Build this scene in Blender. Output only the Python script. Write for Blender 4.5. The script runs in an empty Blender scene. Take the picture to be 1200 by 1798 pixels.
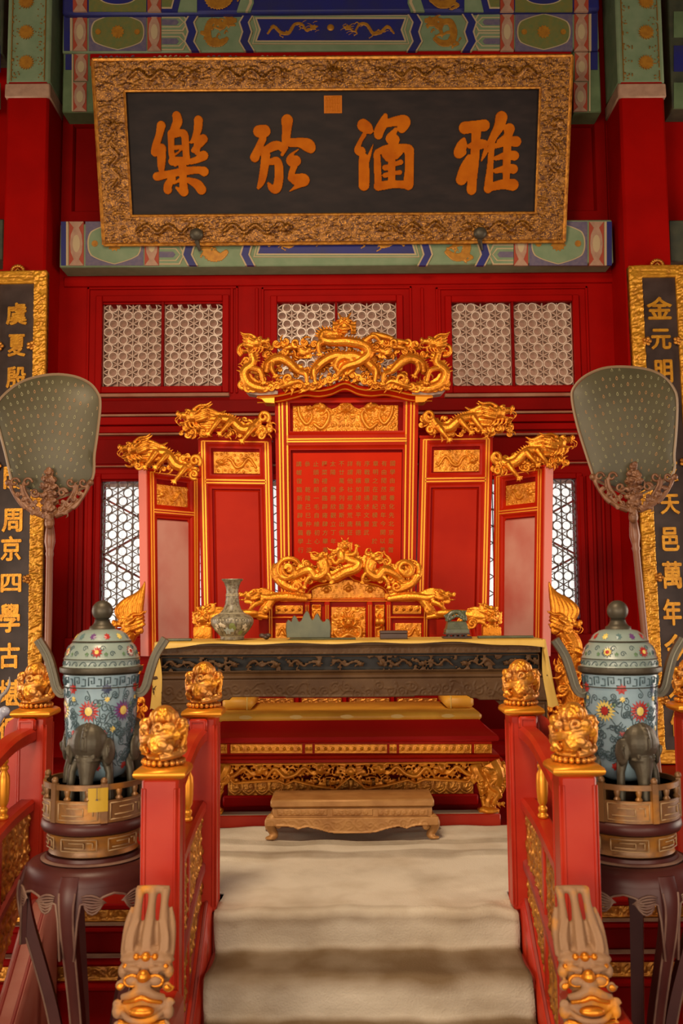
import bpy, bmesh, math, random
import numpy as np
from mathutils import Vector, Matrix

SC = bpy.context.scene
COL = SC.collection
pi = math.pi

# ------------------------------------------------------------------ camera
F = 1720.0                     # focal length in pixels of the 1200 x 1798 frame
PITCH = math.atan(163 / F)
CT, ST = math.cos(PITCH), math.sin(PITCH)
ZC = 1.95                      # eye height above the hall floor
cam_d = bpy.data.cameras.new('camera')
cam_d.sensor_fit = 'HORIZONTAL'
cam_d.sensor_width = 36.0
cam_d.lens = F / 1200 * 36.0
cam_d.clip_end = 200
cam_d.dof.use_dof = True
cam_d.dof.focus_distance = 6.2
cam_d.dof.aperture_fstop = 7.0
cam = bpy.data.objects.new('camera', cam_d)
COL.objects.link(cam)
ROLL = math.radians(0.45)
CR, SR = math.cos(ROLL), math.sin(ROLL)
cam.matrix_world = Matrix.Translation((0, 0, ZC)) @ Matrix.Rotation(pi / 2 + PITCH, 4, 'X') @ Matrix.Rotation(-ROLL, 4, 'Z')
SC.camera = cam

# ------------------------------------------------------------------ sky, lights, exposure
wd = bpy.data.worlds.new('overcast_sky')
SC.world = wd
wd.use_nodes = True
bg = wd.node_tree.nodes['Background']
bg.inputs[0].default_value = (1.0, 0.97, 0.94, 1)
bg.inputs[1].default_value = 1.1
SC.view_settings.view_transform = 'Standard'
SC.view_settings.look = 'None'
SC.view_settings.exposure = 0.0
SC.view_settings.gamma = 1.0
SC.view_settings.use_curve_mapping = False


def area(name, loc, target, sx, sy, power, col):
    l = bpy.data.lights.new(name, 'AREA')
    l.shape = 'RECTANGLE'
    l.size, l.size_y, l.energy, l.color = sx, sy, power, col
    o = bpy.data.objects.new(name, l)
    COL.objects.link(o)
    o.location = loc
    o.rotation_euler = (Vector(target) - Vector(loc)).to_track_quat('-Z', 'Y').to_euler()
    return o


# daylight through the open front doors behind the camera and the doors of the two side walls
area('front_left_door_daylight', (-4.4, -5.0, 2.3), (-0.2, 6.5, 1.3), 3.2, 3.4, 480, (1.0, 0.80, 0.56))
area('front_right_door_daylight', (4.9, -5.0, 2.3), (0.3, 6.5, 1.3), 2.6, 3.2, 180, (1.0, 0.80, 0.56))
area('left_door_daylight', (-6.5, 6.3, 2.1), (0, 6.4, 1.5), 3.0, 3.2, 150, (1.0, 0.84, 0.66))
area('right_door_daylight', (6.5, 6.3, 2.1), (0, 6.4, 1.5), 3.0, 3.2, 170, (1.0, 0.84, 0.66))
area('front_centre_door_daylight', (0.3, -5.0, 1.5), (0.2, 6.5, 1.2), 4.6, 2.6, 130, (1.0, 0.80, 0.56))
# the hall's own warm display lamp, hung from the front beam
lamp = area('display_lamp', (-0.9, 2.0, 5.5), (0.1, 6.2, 1.3), 1.3, 0.8, 92, (1.0, 0.76, 0.50))
lamp.data.spread = math.radians(112)


# ------------------------------------------------------------------ pixel ray -> point at distance Y
def W(px, py, Y):
    ax = (px - 600.0) / F
    az = -(py - 899.0) / F
    dx, dz = ax * CR + az * SR, -ax * SR + az * CR
    s = Y / (CT - ST * dz)
    return Vector((dx * s, Y, ZC + (ST + CT * dz) * s))


def S(Y):
    return Y / F               # metres per pixel at distance Y


# ------------------------------------------------------------------ materials
MATS = {}


def mat(name, base, rough=0.5, metal=0.0, col2=None, nscale=6.0, nlo=0.35, nhi=0.7, bump=0.0, bscale=60.0,
        spec=0.5, voro=0.0, vscale=120.0, dust=0.0, dustcol=(0.42, 0.3, 0.19), stretch=None, coat=0.0, tri=None):
    if name in MATS:
        return MATS[name]
    m = bpy.data.materials.new(name)
    m.use_nodes = True
    nt = m.node_tree
    N, L = nt.nodes, nt.links
    b = N['Principled BSDF']
    b.inputs['Base Color'].default_value = (*base, 1)
    b.inputs['Roughness'].default_value = rough
    b.inputs['Metallic'].default_value = metal
    b.inputs['Specular IOR Level'].default_value = spec
    if coat:
        b.inputs['Coat Weight'].default_value = coat
        b.inputs['Coat Roughness'].default_value = 0.15
    tc = N.new('ShaderNodeTexCoord')
    vec = tc.outputs['Object']
    if stretch:
        mp = N.new('ShaderNodeMapping')
        mp.inputs['Scale'].default_value = stretch
        L.new(vec, mp.inputs[0])
        vec = mp.outputs[0]
    cur = None

    def noise(scale, detail=4.0):
        n = N.new('ShaderNodeTexNoise')
        n.inputs['Scale'].default_value = scale
        n.inputs['Detail'].default_value = detail
        L.new(vec, n.inputs['Vector'])
        return n.outputs[0]

    def ramp(fac, lo, hi, c0, c1):
        r = N.new('ShaderNodeMapRange')
        r.inputs['From Min'].default_value = lo
        r.inputs['From Max'].default_value = hi
        L.new(fac, r.inputs['Value'])
        mx = N.new('ShaderNodeMix')
        mx.data_type = 'RGBA'
        L.new(r.outputs[0], mx.inputs[0])
        for idx, c in ((6, c0), (7, c1)):
            if isinstance(c, tuple):
                mx.inputs[idx].default_value = (*c, 1)
            else:
                L.new(c, mx.inputs[idx])
        return mx.outputs[2]
    if col2:
        cur = ramp(noise(nscale), nlo, nhi, base, col2)
    if tri:
        cur = ramp(noise(nscale * 2.7, 2.0), 0.55, 0.62, cur if cur else base, tri)
    if dust:
        cur = ramp(noise(9.0, 6.0), 0.62 - dust, 0.72 - dust * 0.6, cur if cur else base, dustcol)
        rr = N.new('ShaderNodeMapRange')
    if cur:
        L.new(cur, b.inputs['Base Color'])
    h = None
    if bump:
        h = noise(bscale, 3.0)
    if voro:
        v = N.new('ShaderNodeTexVoronoi')
        v.inputs['Scale'].default_value = vscale
        L.new(vec, v.inputs['Vector'])
        if h:
            a = N.new('ShaderNodeMath')
            a.operation = 'MULTIPLY_ADD'
            L.new(v.outputs['Distance'], a.inputs[0])
            a.inputs[1].default_value = -voro
            L.new(h, a.inputs[2])
            h = a.outputs[0]
        else:
            h = v.outputs['Distance']
    if h:
        bp = N.new('ShaderNodeBump')
        bp.inputs['Strength'].default_value = bump if bump else voro
        bp.inputs['Distance'].default_value = 0.004
        L.new(h, bp.inputs['Height'])
        L.new(bp.outputs[0], b.inputs['Normal'])
    MATS[name] = m
    return m


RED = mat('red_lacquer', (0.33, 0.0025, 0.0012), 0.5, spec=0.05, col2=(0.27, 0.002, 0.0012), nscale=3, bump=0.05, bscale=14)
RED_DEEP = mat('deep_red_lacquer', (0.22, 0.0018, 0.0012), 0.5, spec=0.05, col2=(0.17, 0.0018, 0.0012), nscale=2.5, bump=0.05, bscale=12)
RED_BRIGHT = mat('vermilion_panel', (0.56, 0.020, 0.0018), 0.5, spec=0.05, col2=(0.50, 0.015, 0.001), nscale=3)
RED_SCREEN = mat('screen_red_lacquer', (0.43, 0.015, 0.0015), 0.4, spec=0.08, col2=(0.35, 0.009, 0.001), nscale=3)
SHEEN_PINK = mat('pink_sheen_lacquer', (0.54, 0.24, 0.18), 0.35, spec=0.4, col2=(0.42, 0.07, 0.045), nscale=2.2, nlo=.42, nhi=.72)  # wing boards' pale reflection painted into the base colour
RED_RAIL = mat('worn_rail_lacquer', (0.43, 0.030, 0.011), 0.34, spec=0.25, col2=(0.36, 0.012, 0.004), nscale=5, bump=0.08, bscale=30)
DUSTRED = mat('dusty_red_wood', (0.33, 0.05, 0.035), 0.55, col2=(0.24, 0.018, 0.012), nscale=7, bump=0.1)
GOLD = mat('gilt_carving', (0.76, 0.28, 0.024), 0.42, 0.75, col2=(0.60, 0.19, 0.010), nscale=18, bump=0.25, bscale=90)
GOLD_SCALE = mat('gilt_scales', (0.76, 0.28, 0.024), 0.42, 0.75, col2=(0.62, 0.20, 0.010), nscale=14, bump=0.3, bscale=60, voro=1.0, vscale=85)
GOLD_RELIEF = mat('gilt_relief', (0.80, 0.31, 0.022), 0.40, 0.45, col2=(0.56, 0.18, 0.010), nscale=22, bump=0.2, bscale=110)
GOLD_LINE = mat('gilt_line', (0.78, 0.29, 0.018), 0.38, 0.6)
GOLD_OLD = mat('aged_gilt', (0.62, 0.26, 0.03), 0.36, 0.6, col2=(0.30, 0.10, 0.012), nscale=26, bump=0.5, bscale=90)
GOLD_PLAQUE = mat('plaque_gilt', (0.24, 0.090, 0.007), 0.42, 0.45, col2=(0.075, 0.022, 0.003), nscale=34, tri=(0.44, 0.18, 0.014), nlo=0.4, nhi=0.62, bump=0.6, bscale=70)
GOLD_CHAR = mat('orange_gilt_lettering', (0.46, 0.118, 0.004), 0.55, 0.1, spec=.04, col2=(0.36, 0.078, 0.003), nscale=9, bump=0.1)
GOLD_COUPLET = mat('couplet_gilt', (0.70, 0.32, 0.022), 0.38, 0.5, col2=(0.50, 0.20, 0.013), nscale=20, bump=0.5, bscale=80)
GOLD_DUST = mat('dusty_gilt', (0.80, 0.31, 0.022), 0.4, 0.7, col2=(0.52, 0.22, 0.05), nscale=16, nlo=0.4, nhi=0.62, bump=0.25, bscale=90)
GOLD_PALE = mat('pale_dusty_gilt', (0.30, 0.165, 0.085), 0.55, 0.05, spec=.2, col2=(0.60, 0.23, 0.018), nscale=9, nlo=0.5, nhi=0.64, bump=0.2, bscale=60)
STOOL = mat('dusty_gilt_wood', (0.45, 0.23, 0.07), 0.5, 0.25, col2=(0.33, 0.15, 0.04), nscale=12, bump=0.3, bscale=50)
ZITAN = mat('dark_carved_wood', (0.058, 0.027, 0.011), 0.45, spec=0.14, col2=(0.095, 0.050, 0.022), nscale=8, bump=0.2, bscale=70)
BLACKBOARD = mat('black_lacquer_board', (0.013, 0.008, 0.008), 0.5, spec=0.14, col2=(0.025, 0.015, 0.013), nscale=5, bump=0.08, bscale=12, stretch=(1, 1, 3))
BROWNBOARD = mat('faded_black_board', (0.028, 0.015, 0.012), 0.45, spec=0.3, col2=(0.06, 0.037, 0.031), nscale=6, bump=0.08, bscale=12)
STANDWOOD = mat('purple_brown_wood', (0.075, 0.019, 0.015), 0.4, spec=0.3, col2=(0.05, 0.011, 0.010), nscale=5, bump=0.06, bscale=20)
STANDEDGE = mat('dusty_wood_edge', (0.21, 0.12, 0.08), 0.6, col2=(0.13, 0.06, 0.045), nscale=14)
GALLERY = mat('worn_gilt_lacquer', (0.19, 0.090, 0.032), 0.42, 0.25, col2=(0.40, 0.16, 0.018), nscale=9, nlo=0.5, nhi=0.68, bump=0.2)
BRONZE = mat('patinated_bronze', (0.060, 0.050, 0.034), 0.45, 0.4, spec=.3, col2=(0.10, 0.082, 0.055), nscale=10, bump=0.2, bscale=60)
FANCARVE = mat('brown_carved_fan_mount', (0.20, 0.085, 0.035), 0.42, 0.2, col2=(0.12, 0.045, 0.02), nscale=20, bump=0.3)
POLEWOOD = mat('fan_pole_wood', (0.22, 0.085, 0.04), 0.36, col2=(0.16, 0.055, 0.028), nscale=8, stretch=(1, 1, .2))
JADE = mat('grey_green_jade', (0.085, 0.092, 0.043), 0.3, col2=(0.05, 0.058, 0.027), nscale=14, bump=0.1, spec=0.4)
JADE_DARK = mat('dark_green_jade', (0.075, 0.085, 0.045), 0.3, col2=(0.045, 0.05, 0.028), nscale=30, bump=0.3, bscale=90)
DARKBOX = mat('dark_box_wood', (0.06, 0.03, 0.022), 0.5, col2=(0.04, 0.02, 0.015))
SILK = mat('yellow_silk', (0.66, 0.33, 0.03), 0.5, col2=(0.55, 0.25, 0.02), nscale=8, bump=0.1, bscale=25)
SILK_PALE = mat('faded_yellow_silk', (0.60, 0.39, 0.08), 0.55, col2=(0.52, 0.32, 0.055), nscale=9, bump=0.1, bscale=25)
MEDALLION = mat('cream_silk_medallion', (0.62, 0.40, 0.10), 0.5)
CARPET_M = mat('beige_felt', (0.68, 0.61, 0.50), 0.95, spec=0.1, col2=(0.55, 0.47, 0.36), nscale=4.5, nlo=0.45, nhi=0.75, bump=0.7, bscale=130, tri=None)
_nt = CARPET_M.node_tree
_b = _nt.nodes['Principled BSDF']
_src = _b.inputs['Base Color'].links[0].from_socket
_at = _nt.nodes.new('ShaderNodeAttribute')
_at.attribute_name = 'trodden_shade'  # tread wear, with the shade under each step lip painted in
_ns = _nt.nodes.new('ShaderNodeTexNoise')
_ns.inputs['Scale'].default_value = 7.0
_ns.inputs['Detail'].default_value = 5.0
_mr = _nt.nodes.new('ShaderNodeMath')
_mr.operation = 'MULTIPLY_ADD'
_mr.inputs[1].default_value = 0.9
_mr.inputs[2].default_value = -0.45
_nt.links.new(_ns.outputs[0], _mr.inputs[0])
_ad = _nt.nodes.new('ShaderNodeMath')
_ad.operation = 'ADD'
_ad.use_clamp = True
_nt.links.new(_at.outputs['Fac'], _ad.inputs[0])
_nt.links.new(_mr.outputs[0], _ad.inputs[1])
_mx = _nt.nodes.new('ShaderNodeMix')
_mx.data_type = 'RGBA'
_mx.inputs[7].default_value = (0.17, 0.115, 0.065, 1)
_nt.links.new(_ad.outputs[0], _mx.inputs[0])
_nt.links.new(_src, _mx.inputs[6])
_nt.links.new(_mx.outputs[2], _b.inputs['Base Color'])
FLOOR_M = mat('grey_stone_floor', (0.22, 0.19, 0.16), 0.6, col2=(0.16, 0.14, 0.12), nscale=2)
PAPER = mat('yellow_paper', (0.46, 0.28, 0.008), 0.6)
PAINT = {
    'green': mat('painted_green', (0.13, 0.19, 0.085), 0.6, col2=(0.085, 0.13, 0.055), nscale=8, bump=0.2, bscale=50),
    'jade': mat('painted_pale_green', (0.16, 0.23, 0.12), 0.6, col2=(0.21, 0.27, 0.15), nscale=10),
    'olive': mat('painted_olive', (0.12, 0.15, 0.04), 0.6, col2=(0.18, 0.15, 0.03), nscale=24, bump=0.3, bscale=120),
    'blue': mat('painted_blue', (0.012, 0.014, 0.16), 0.5, col2=(0.02, 0.02, 0.11), nscale=6),
    'slate': mat('painted_slate_violet', (0.105, 0.085, 0.15), 0.6, col2=(0.16, 0.12, 0.16), nscale=30, bump=0.2, bscale=80),
    'cream': mat('painted_cream', (0.48, 0.36, 0.20), 0.6),
    'pink': mat('painted_pale_pink', (0.43, 0.25, 0.16), 0.6, col2=(0.34, 0.19, 0.12), nscale=20, bump=0.4, bscale=60),
    'rust': mat('painted_rust_red', (0.36, 0.05, 0.02), 0.6),
    'gold': mat('painted_gold', (0.50, 0.22, 0.02), 0.45, 0.3, col2=(0.36, 0.14, 0.015), nscale=30),
    'darkgold': mat('painted_dull_gold', (0.26, 0.13, 0.02), 0.5, 0.3),
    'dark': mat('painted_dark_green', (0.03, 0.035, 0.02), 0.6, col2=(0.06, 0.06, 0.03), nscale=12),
}

# ------------------------------------------------------------------ objects
ORG = {}


def link(o, parent=None):
    COL.objects.link(o)
    if parent is not None:
        o.parent = parent
    return o


def root(name, loc, label=None, cat=None, group=None, kind=None):
    o = bpy.data.objects.new(name, None)
    o.empty_display_size = 0.1
    link(o)
    o.location = loc
    ORG[o] = Vector(loc)
    tag(o, label, cat, group, kind)
    return o


def tag(o, label=None, cat=None, group=None, kind=None):
    for k, v in (('label', label), ('category', cat), ('group', group), ('kind', kind)):
        if v:
            o[k] = v
    return o


def origin(p):
    if p is None:
        return Vector((0, 0, 0))
    return ORG[p]


def set_mesh(name, mb, m, parent, smooth=38, fix=True):
    me = bpy.data.meshes.new(name)
    o = origin(parent)
    me.from_pydata([(v[0] - o[0], v[1] - o[1], v[2] - o[2]) for v in mb.v], [], mb.f)
    if fix:
        b = bmesh.new()
        b.from_mesh(me)
        bmesh.ops.recalc_face_normals(b, faces=b.faces)
        b.to_mesh(me)
        b.free()
    if smooth is not None:
        me.shade_smooth()
        if smooth < 180:
            me.set_sharp_from_angle(angle=math.radians(smooth))
    me.materials.append(m)
    return me


def mk(name, mb, m, parent=None, smooth=38, **kw):
    o = bpy.data.objects.new(name, set_mesh(name, mb, m, parent, smooth))
    link(o, parent)
    ORG[o] = origin(parent)
    tag(o, **kw)
    return o


def carve(name, mb, m, parent, voxel, smooth_it=0):
    """fuses overlapping closed shapes into one carved surface"""
    me = set_mesh(name, mb, m, parent, None, fix=False)
    t = bpy.data.objects.new(name, me)
    link(t)
    md = t.modifiers.new('fuse', 'REMESH')
    md.mode = 'VOXEL'
    md.voxel_size = voxel
    if smooth_it:
        s = t.modifiers.new('soften', 'SMOOTH')
        s.iterations = smooth_it
        s.factor = 0.4
    dg = bpy.context.evaluated_depsgraph_get()
    ne = bpy.data.meshes.new_from_object(t.evaluated_get(dg))
    bpy.data.objects.remove(t)
    bpy.data.meshes.remove(me)
    ne.name = name
    ne.shade_smooth()
    if not ne.materials:
        ne.materials.append(m)
    o = bpy.data.objects.new(name, ne)
    link(o, parent)
    ORG[o] = origin(parent)
    return o


def copy_tree(o, parent=None):
    c = o.copy()
    link(c, None)
    if parent is not None:
        c.parent = parent
    for ch in list(o.children):
        copy_tree(ch, c)
    return c


# ------------------------------------------------------------------ shapes
def spline(pts, n=8):
    """Catmull-Rom through rows of pts, n samples per span"""
    P = np.array(pts, float)
    if len(P) < 3:
        t = np.linspace(0, 1, n + 1)[:, None]
        return P[0] * (1 - t) + P[-1] * t
    Q = np.vstack([2 * P[0] - P[1], P, 2 * P[-1] - P[-2]])
    out = []
    for i in range(1, len(Q) - 2):
        t = np.linspace(0, 1, n, endpoint=False)[:, None]
        a, b, c, d = Q[i - 1], Q[i], Q[i + 1], Q[i + 2]
        out.append(0.5 * ((2 * b) + (c - a) * t + (2 * a - 5 * b + 4 * c - d) * t ** 2 + (3 * b - a - 3 * c + d) * t ** 3))
    out.append(P[-1:])
    return np.vstack(out)


class MB:
    def __init__(s):
        s.v, s.f = [], []

    def add(s, vs, fs):
        o = len(s.v)
        s.v += [tuple(v) for v in vs]
        s.f += [tuple(i + o for i in f) for f in fs]
        return s

    def hexa(s, a, b):
        """a, b: front and back four corners, same order"""
        return s.add(list(a) + list(b), [(0, 1, 2, 3), (7, 6, 5, 4), (0, 4, 5, 1), (1, 5, 6, 2), (2, 6, 7, 3), (3, 7, 4, 0)])

    def box(s, x0, x1, y0, y1, z0, z1, b=0.0):
        x0, x1 = min(x0, x1), max(x0, x1)
        y0, y1 = min(y0, y1), max(y0, y1)
        z0, z1 = min(z0, z1), max(z0, z1)
        b = min(b, (x1 - x0) * .45, (y1 - y0) * .45, (z1 - z0) * .45)
        if b <= 0:
            return s.hexa([(x0, y0, z0), (x1, y0, z0), (x1, y0, z1), (x0, y0, z1)], [(x0, y1, z0), (x1, y1, z0), (x1, y1, z1), (x0, y1, z1)])
        V, idx = [], {}
        lo, hi = (x0, y0, z0), (x1, y1, z1)
        for sx in (0, 1):
            for sy in (0, 1):
                for sz in (0, 1):
                    sg = (sx, sy, sz)
                    for ax in range(3):
                        p = []
                        for k in range(3):
                            e = hi[k] if sg[k] else lo[k]
                            p.append(e if k == ax else (e - b if sg[k] else e + b))
                        idx[sg + (ax,)] = len(V)
                        V.append(p)
        Fc = []
        for ax in range(3):
            u, w = [k for k in range(3) if k != ax]
            for sg in (0, 1):
                q = []
                for a, c in ((0, 0), (1, 0), (1, 1), (0, 1)):
                    k = [0, 0, 0]
                    k[ax], k[u], k[w] = sg, a, c
                    q.append(idx[tuple(k) + (ax,)])
                Fc.append(tuple(q))
            for a in (0, 1):
                for c in (0, 1):
                    k0, k1 = [0] * 3, [0] * 3
                    k0[ax], k1[ax] = 0, 1
                    k0[u] = k1[u] = a
                    k0[w] = k1[w] = c
                    Fc.append((idx[tuple(k0) + (u,)], idx[tuple(k1) + (u,)], idx[tuple(k1) + (w,)], idx[tuple(k0) + (w,)]))
        for sx in (0, 1):
            for sy in (0, 1):
                for sz in (0, 1):
                    Fc.append(tuple(idx[(sx, sy, sz, k)] for k in range(3)))
        return s.add(V, Fc)

    def pbox(s, x0, y0, x1, y1, Yf, Yb, b=0.0):
        """upright box whose front, at distance Yf, covers the pixel rectangle"""
        ym = (y0 + y1) / 2
        xm = (x0 + x1) / 2
        return s.box(W(x0, ym, Yf).x, W(x1, ym, Yf).x, Yf, Yb, W(xm, y1, Yf).z, W(xm, y0, Yf).z, b)

    def pquad(s, pts, Yf, Yb):
        """four pixel corners at Yf pushed straight back to Yb"""
        a = [W(x, y, Yf) for x, y in pts]
        return s.hexa(a, [Vector((p.x, Yb, p.z)) for p in a])

    def tube(s, pts, rad, n=8):
        P = [Vector(p) for p in pts]
        m = len(P)
        R = rad if hasattr(rad, '__len__') else [rad] * m
        t0 = (P[1] - P[0]).normalized()
        ref = Vector((0, 0, 1)) if abs(t0.z) < 0.9 else Vector((1, 0, 0))
        u = t0.cross(ref).normalized()
        V, Fc = [], []
        for i in range(m):
            t = (P[min(i + 1, m - 1)] - P[max(i - 1, 0)])
            if t.length < 1e-9:
                t = t0.copy()
            t.normalize()
            u = (u - t * u.dot(t))
            if u.length < 1e-6:
                u = t.orthogonal()
            u.normalize()
            w = t.cross(u)
            for k in range(n):
                a = 2 * pi * k / n
                V.append(P[i] + (u * math.cos(a) + w * math.sin(a)) * R[i])
        for i in range(m - 1):
            for k in range(n):
                k2 = (k + 1) % n
                Fc.append((i * n + k, i * n + k2, (i + 1) * n + k2, (i + 1) * n + k))
        Fc.append(tuple(range(n - 1, -1, -1)))
        Fc.append(tuple((m - 1) * n + k for k in range(n)))
        return s.add(V, Fc)

    def ell(s, c, r, M=None, nu=10, nv=6):
        c = Vector(c)
        V = [Vector((0, 0, -r[2]))]
        for j in range(1, nv):
            b = -pi / 2 + pi * j / nv
            for i in range(nu):
                a = 2 * pi * i / nu
                V.append(Vector((r[0] * math.cos(b) * math.cos(a), r[1] * math.cos(b) * math.sin(a), r[2] * math.sin(b))))
        V.append(Vector((0, 0, r[2])))
        if M is not None:
            V = [M @ v for v in V]
        V = [v + c for v in V]
        Fc = []
        for i in range(nu):
            i2 = (i + 1) % nu
            Fc.append((0, 1 + i2, 1 + i))
            for j in range(nv - 2):
                Fc.append((1 + j * nu + i, 1 + j * nu + i2, 1 + (j + 1) * nu + i2, 1 + (j + 1) * nu + i))
            Fc.append((1 + (nv - 2) * nu + i, 1 + (nv - 2) * nu + i2, len(V) - 1))
        return s.add(V, Fc)

    def lathe(s, prof, c, n=36, a0=0.0, a1=2 * pi):
        """prof: (radius, z) rows turned about the vertical through c"""
        full = abs(a1 - a0 - 2 * pi) < 1e-6
        m = n if full else n + 1
        V, Fc = [], []
        for r, z in prof:
            for i in range(m):
                a = a0 + (a1 - a0) * i / n
                V.append((c[0] + r * math.cos(a), c[1] + r * math.sin(a), c[2] + z))
        for j in range(len(prof) - 1):
            for i in range(n):
                i2 = (i + 1) % m
                Fc.append((j * m + i, j * m + i2, (j + 1) * m + i2, (j + 1) * m + i))
        if full:
            if prof[0][0] > 1e-6:
                Fc.append(tuple(range(n - 1, -1, -1)))
            if prof[-1][0] > 1e-6:
                Fc.append(tuple((len(prof) - 1) * m + i for i in range(n)))
        return s.add(V, Fc)

    def prism(s, front, back):
        n = len(front)
        Fc = [tuple(range(n)), tuple(range(2 * n - 1, n - 1, -1))]
        Fc += [(i, n + i, n + (i + 1) % n, (i + 1) % n) for i in range(n)]
        return s.add(list(front) + list(back), Fc)

    def pprism(s, pts, Yf, Yb):
        a = [W(x, y, Yf) for x, y in pts]
        return s.prism(a, [Vector((p.x, Yb, p.z)) for p in a])

    def loops(s, loops, cap0=False, cap1=False, close=True):
        """skin between equal-length rings"""
        n = len(loops[0])
        V = [p for l in loops for p in l]
        Fc = []
        for j in range(len(loops) - 1):
            for i in range(n if close else n - 1):
                i2 = (i + 1) % n
                Fc.append((j * n + i, j * n + i2, (j + 1) * n + i2, (j + 1) * n + i))
        if cap0:
            Fc.append(tuple(range(n - 1, -1, -1)))
        if cap1:
            Fc.append(tuple((len(loops) - 1) * n + i for i in range(n)))
        return s.add(V, Fc)

    def mold(s, q, prof, cap=False):
        """rectangular moulding: q = (x0, z0, x1, z1), prof = (inset, y) rows"""
        x0, z0, x1, z1 = q
        L = [[(x0 + i, y, z0 + i), (x1 - i, y, z0 + i), (x1 - i, y, z1 - i), (x0 + i, y, z1 - i)] for i, y in prof]
        return s.loops(L, cap1=cap)

    def strip(s, path, width, thick, n=8):
        """flat bar of given width (world x) along a path in the yz plane"""
        P = [Vector(p) for p in path]
        L = []
        for i, p in enumerate(P):
            t = (P[min(i + 1, len(P) - 1)] - P[max(i - 1, 0)]).normalized()
            nrm = Vector((1, 0, 0)).cross(t).normalized()
            if nrm.z < 0:
                nrm = -nrm
            c = min(width, thick) * 0.22
            h, w = thick / 2, width / 2
            ring = [(-w, -h + c), (-w, h - c), (-w + c, h), (w - c, h), (w, h - c), (w, -h + c), (w - c, -h), (-w + c, -h)]
            L.append([p + Vector((a, 0, 0)) + nrm * b for a, b in ring])
        return s.loops(L, True, True)


def rectxz(x0, y0, x1, y1, Y):
    """world (x0, z0, x1, z1) of a pixel rectangle at distance Y"""
    ym, xm = (y0 + y1) / 2, (x0 + x1) / 2
    return (W(x0, ym, Y).x, W(xm, y1, Y).z, W(x1, ym, Y).x, W(xm, y0, Y).z)


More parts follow.
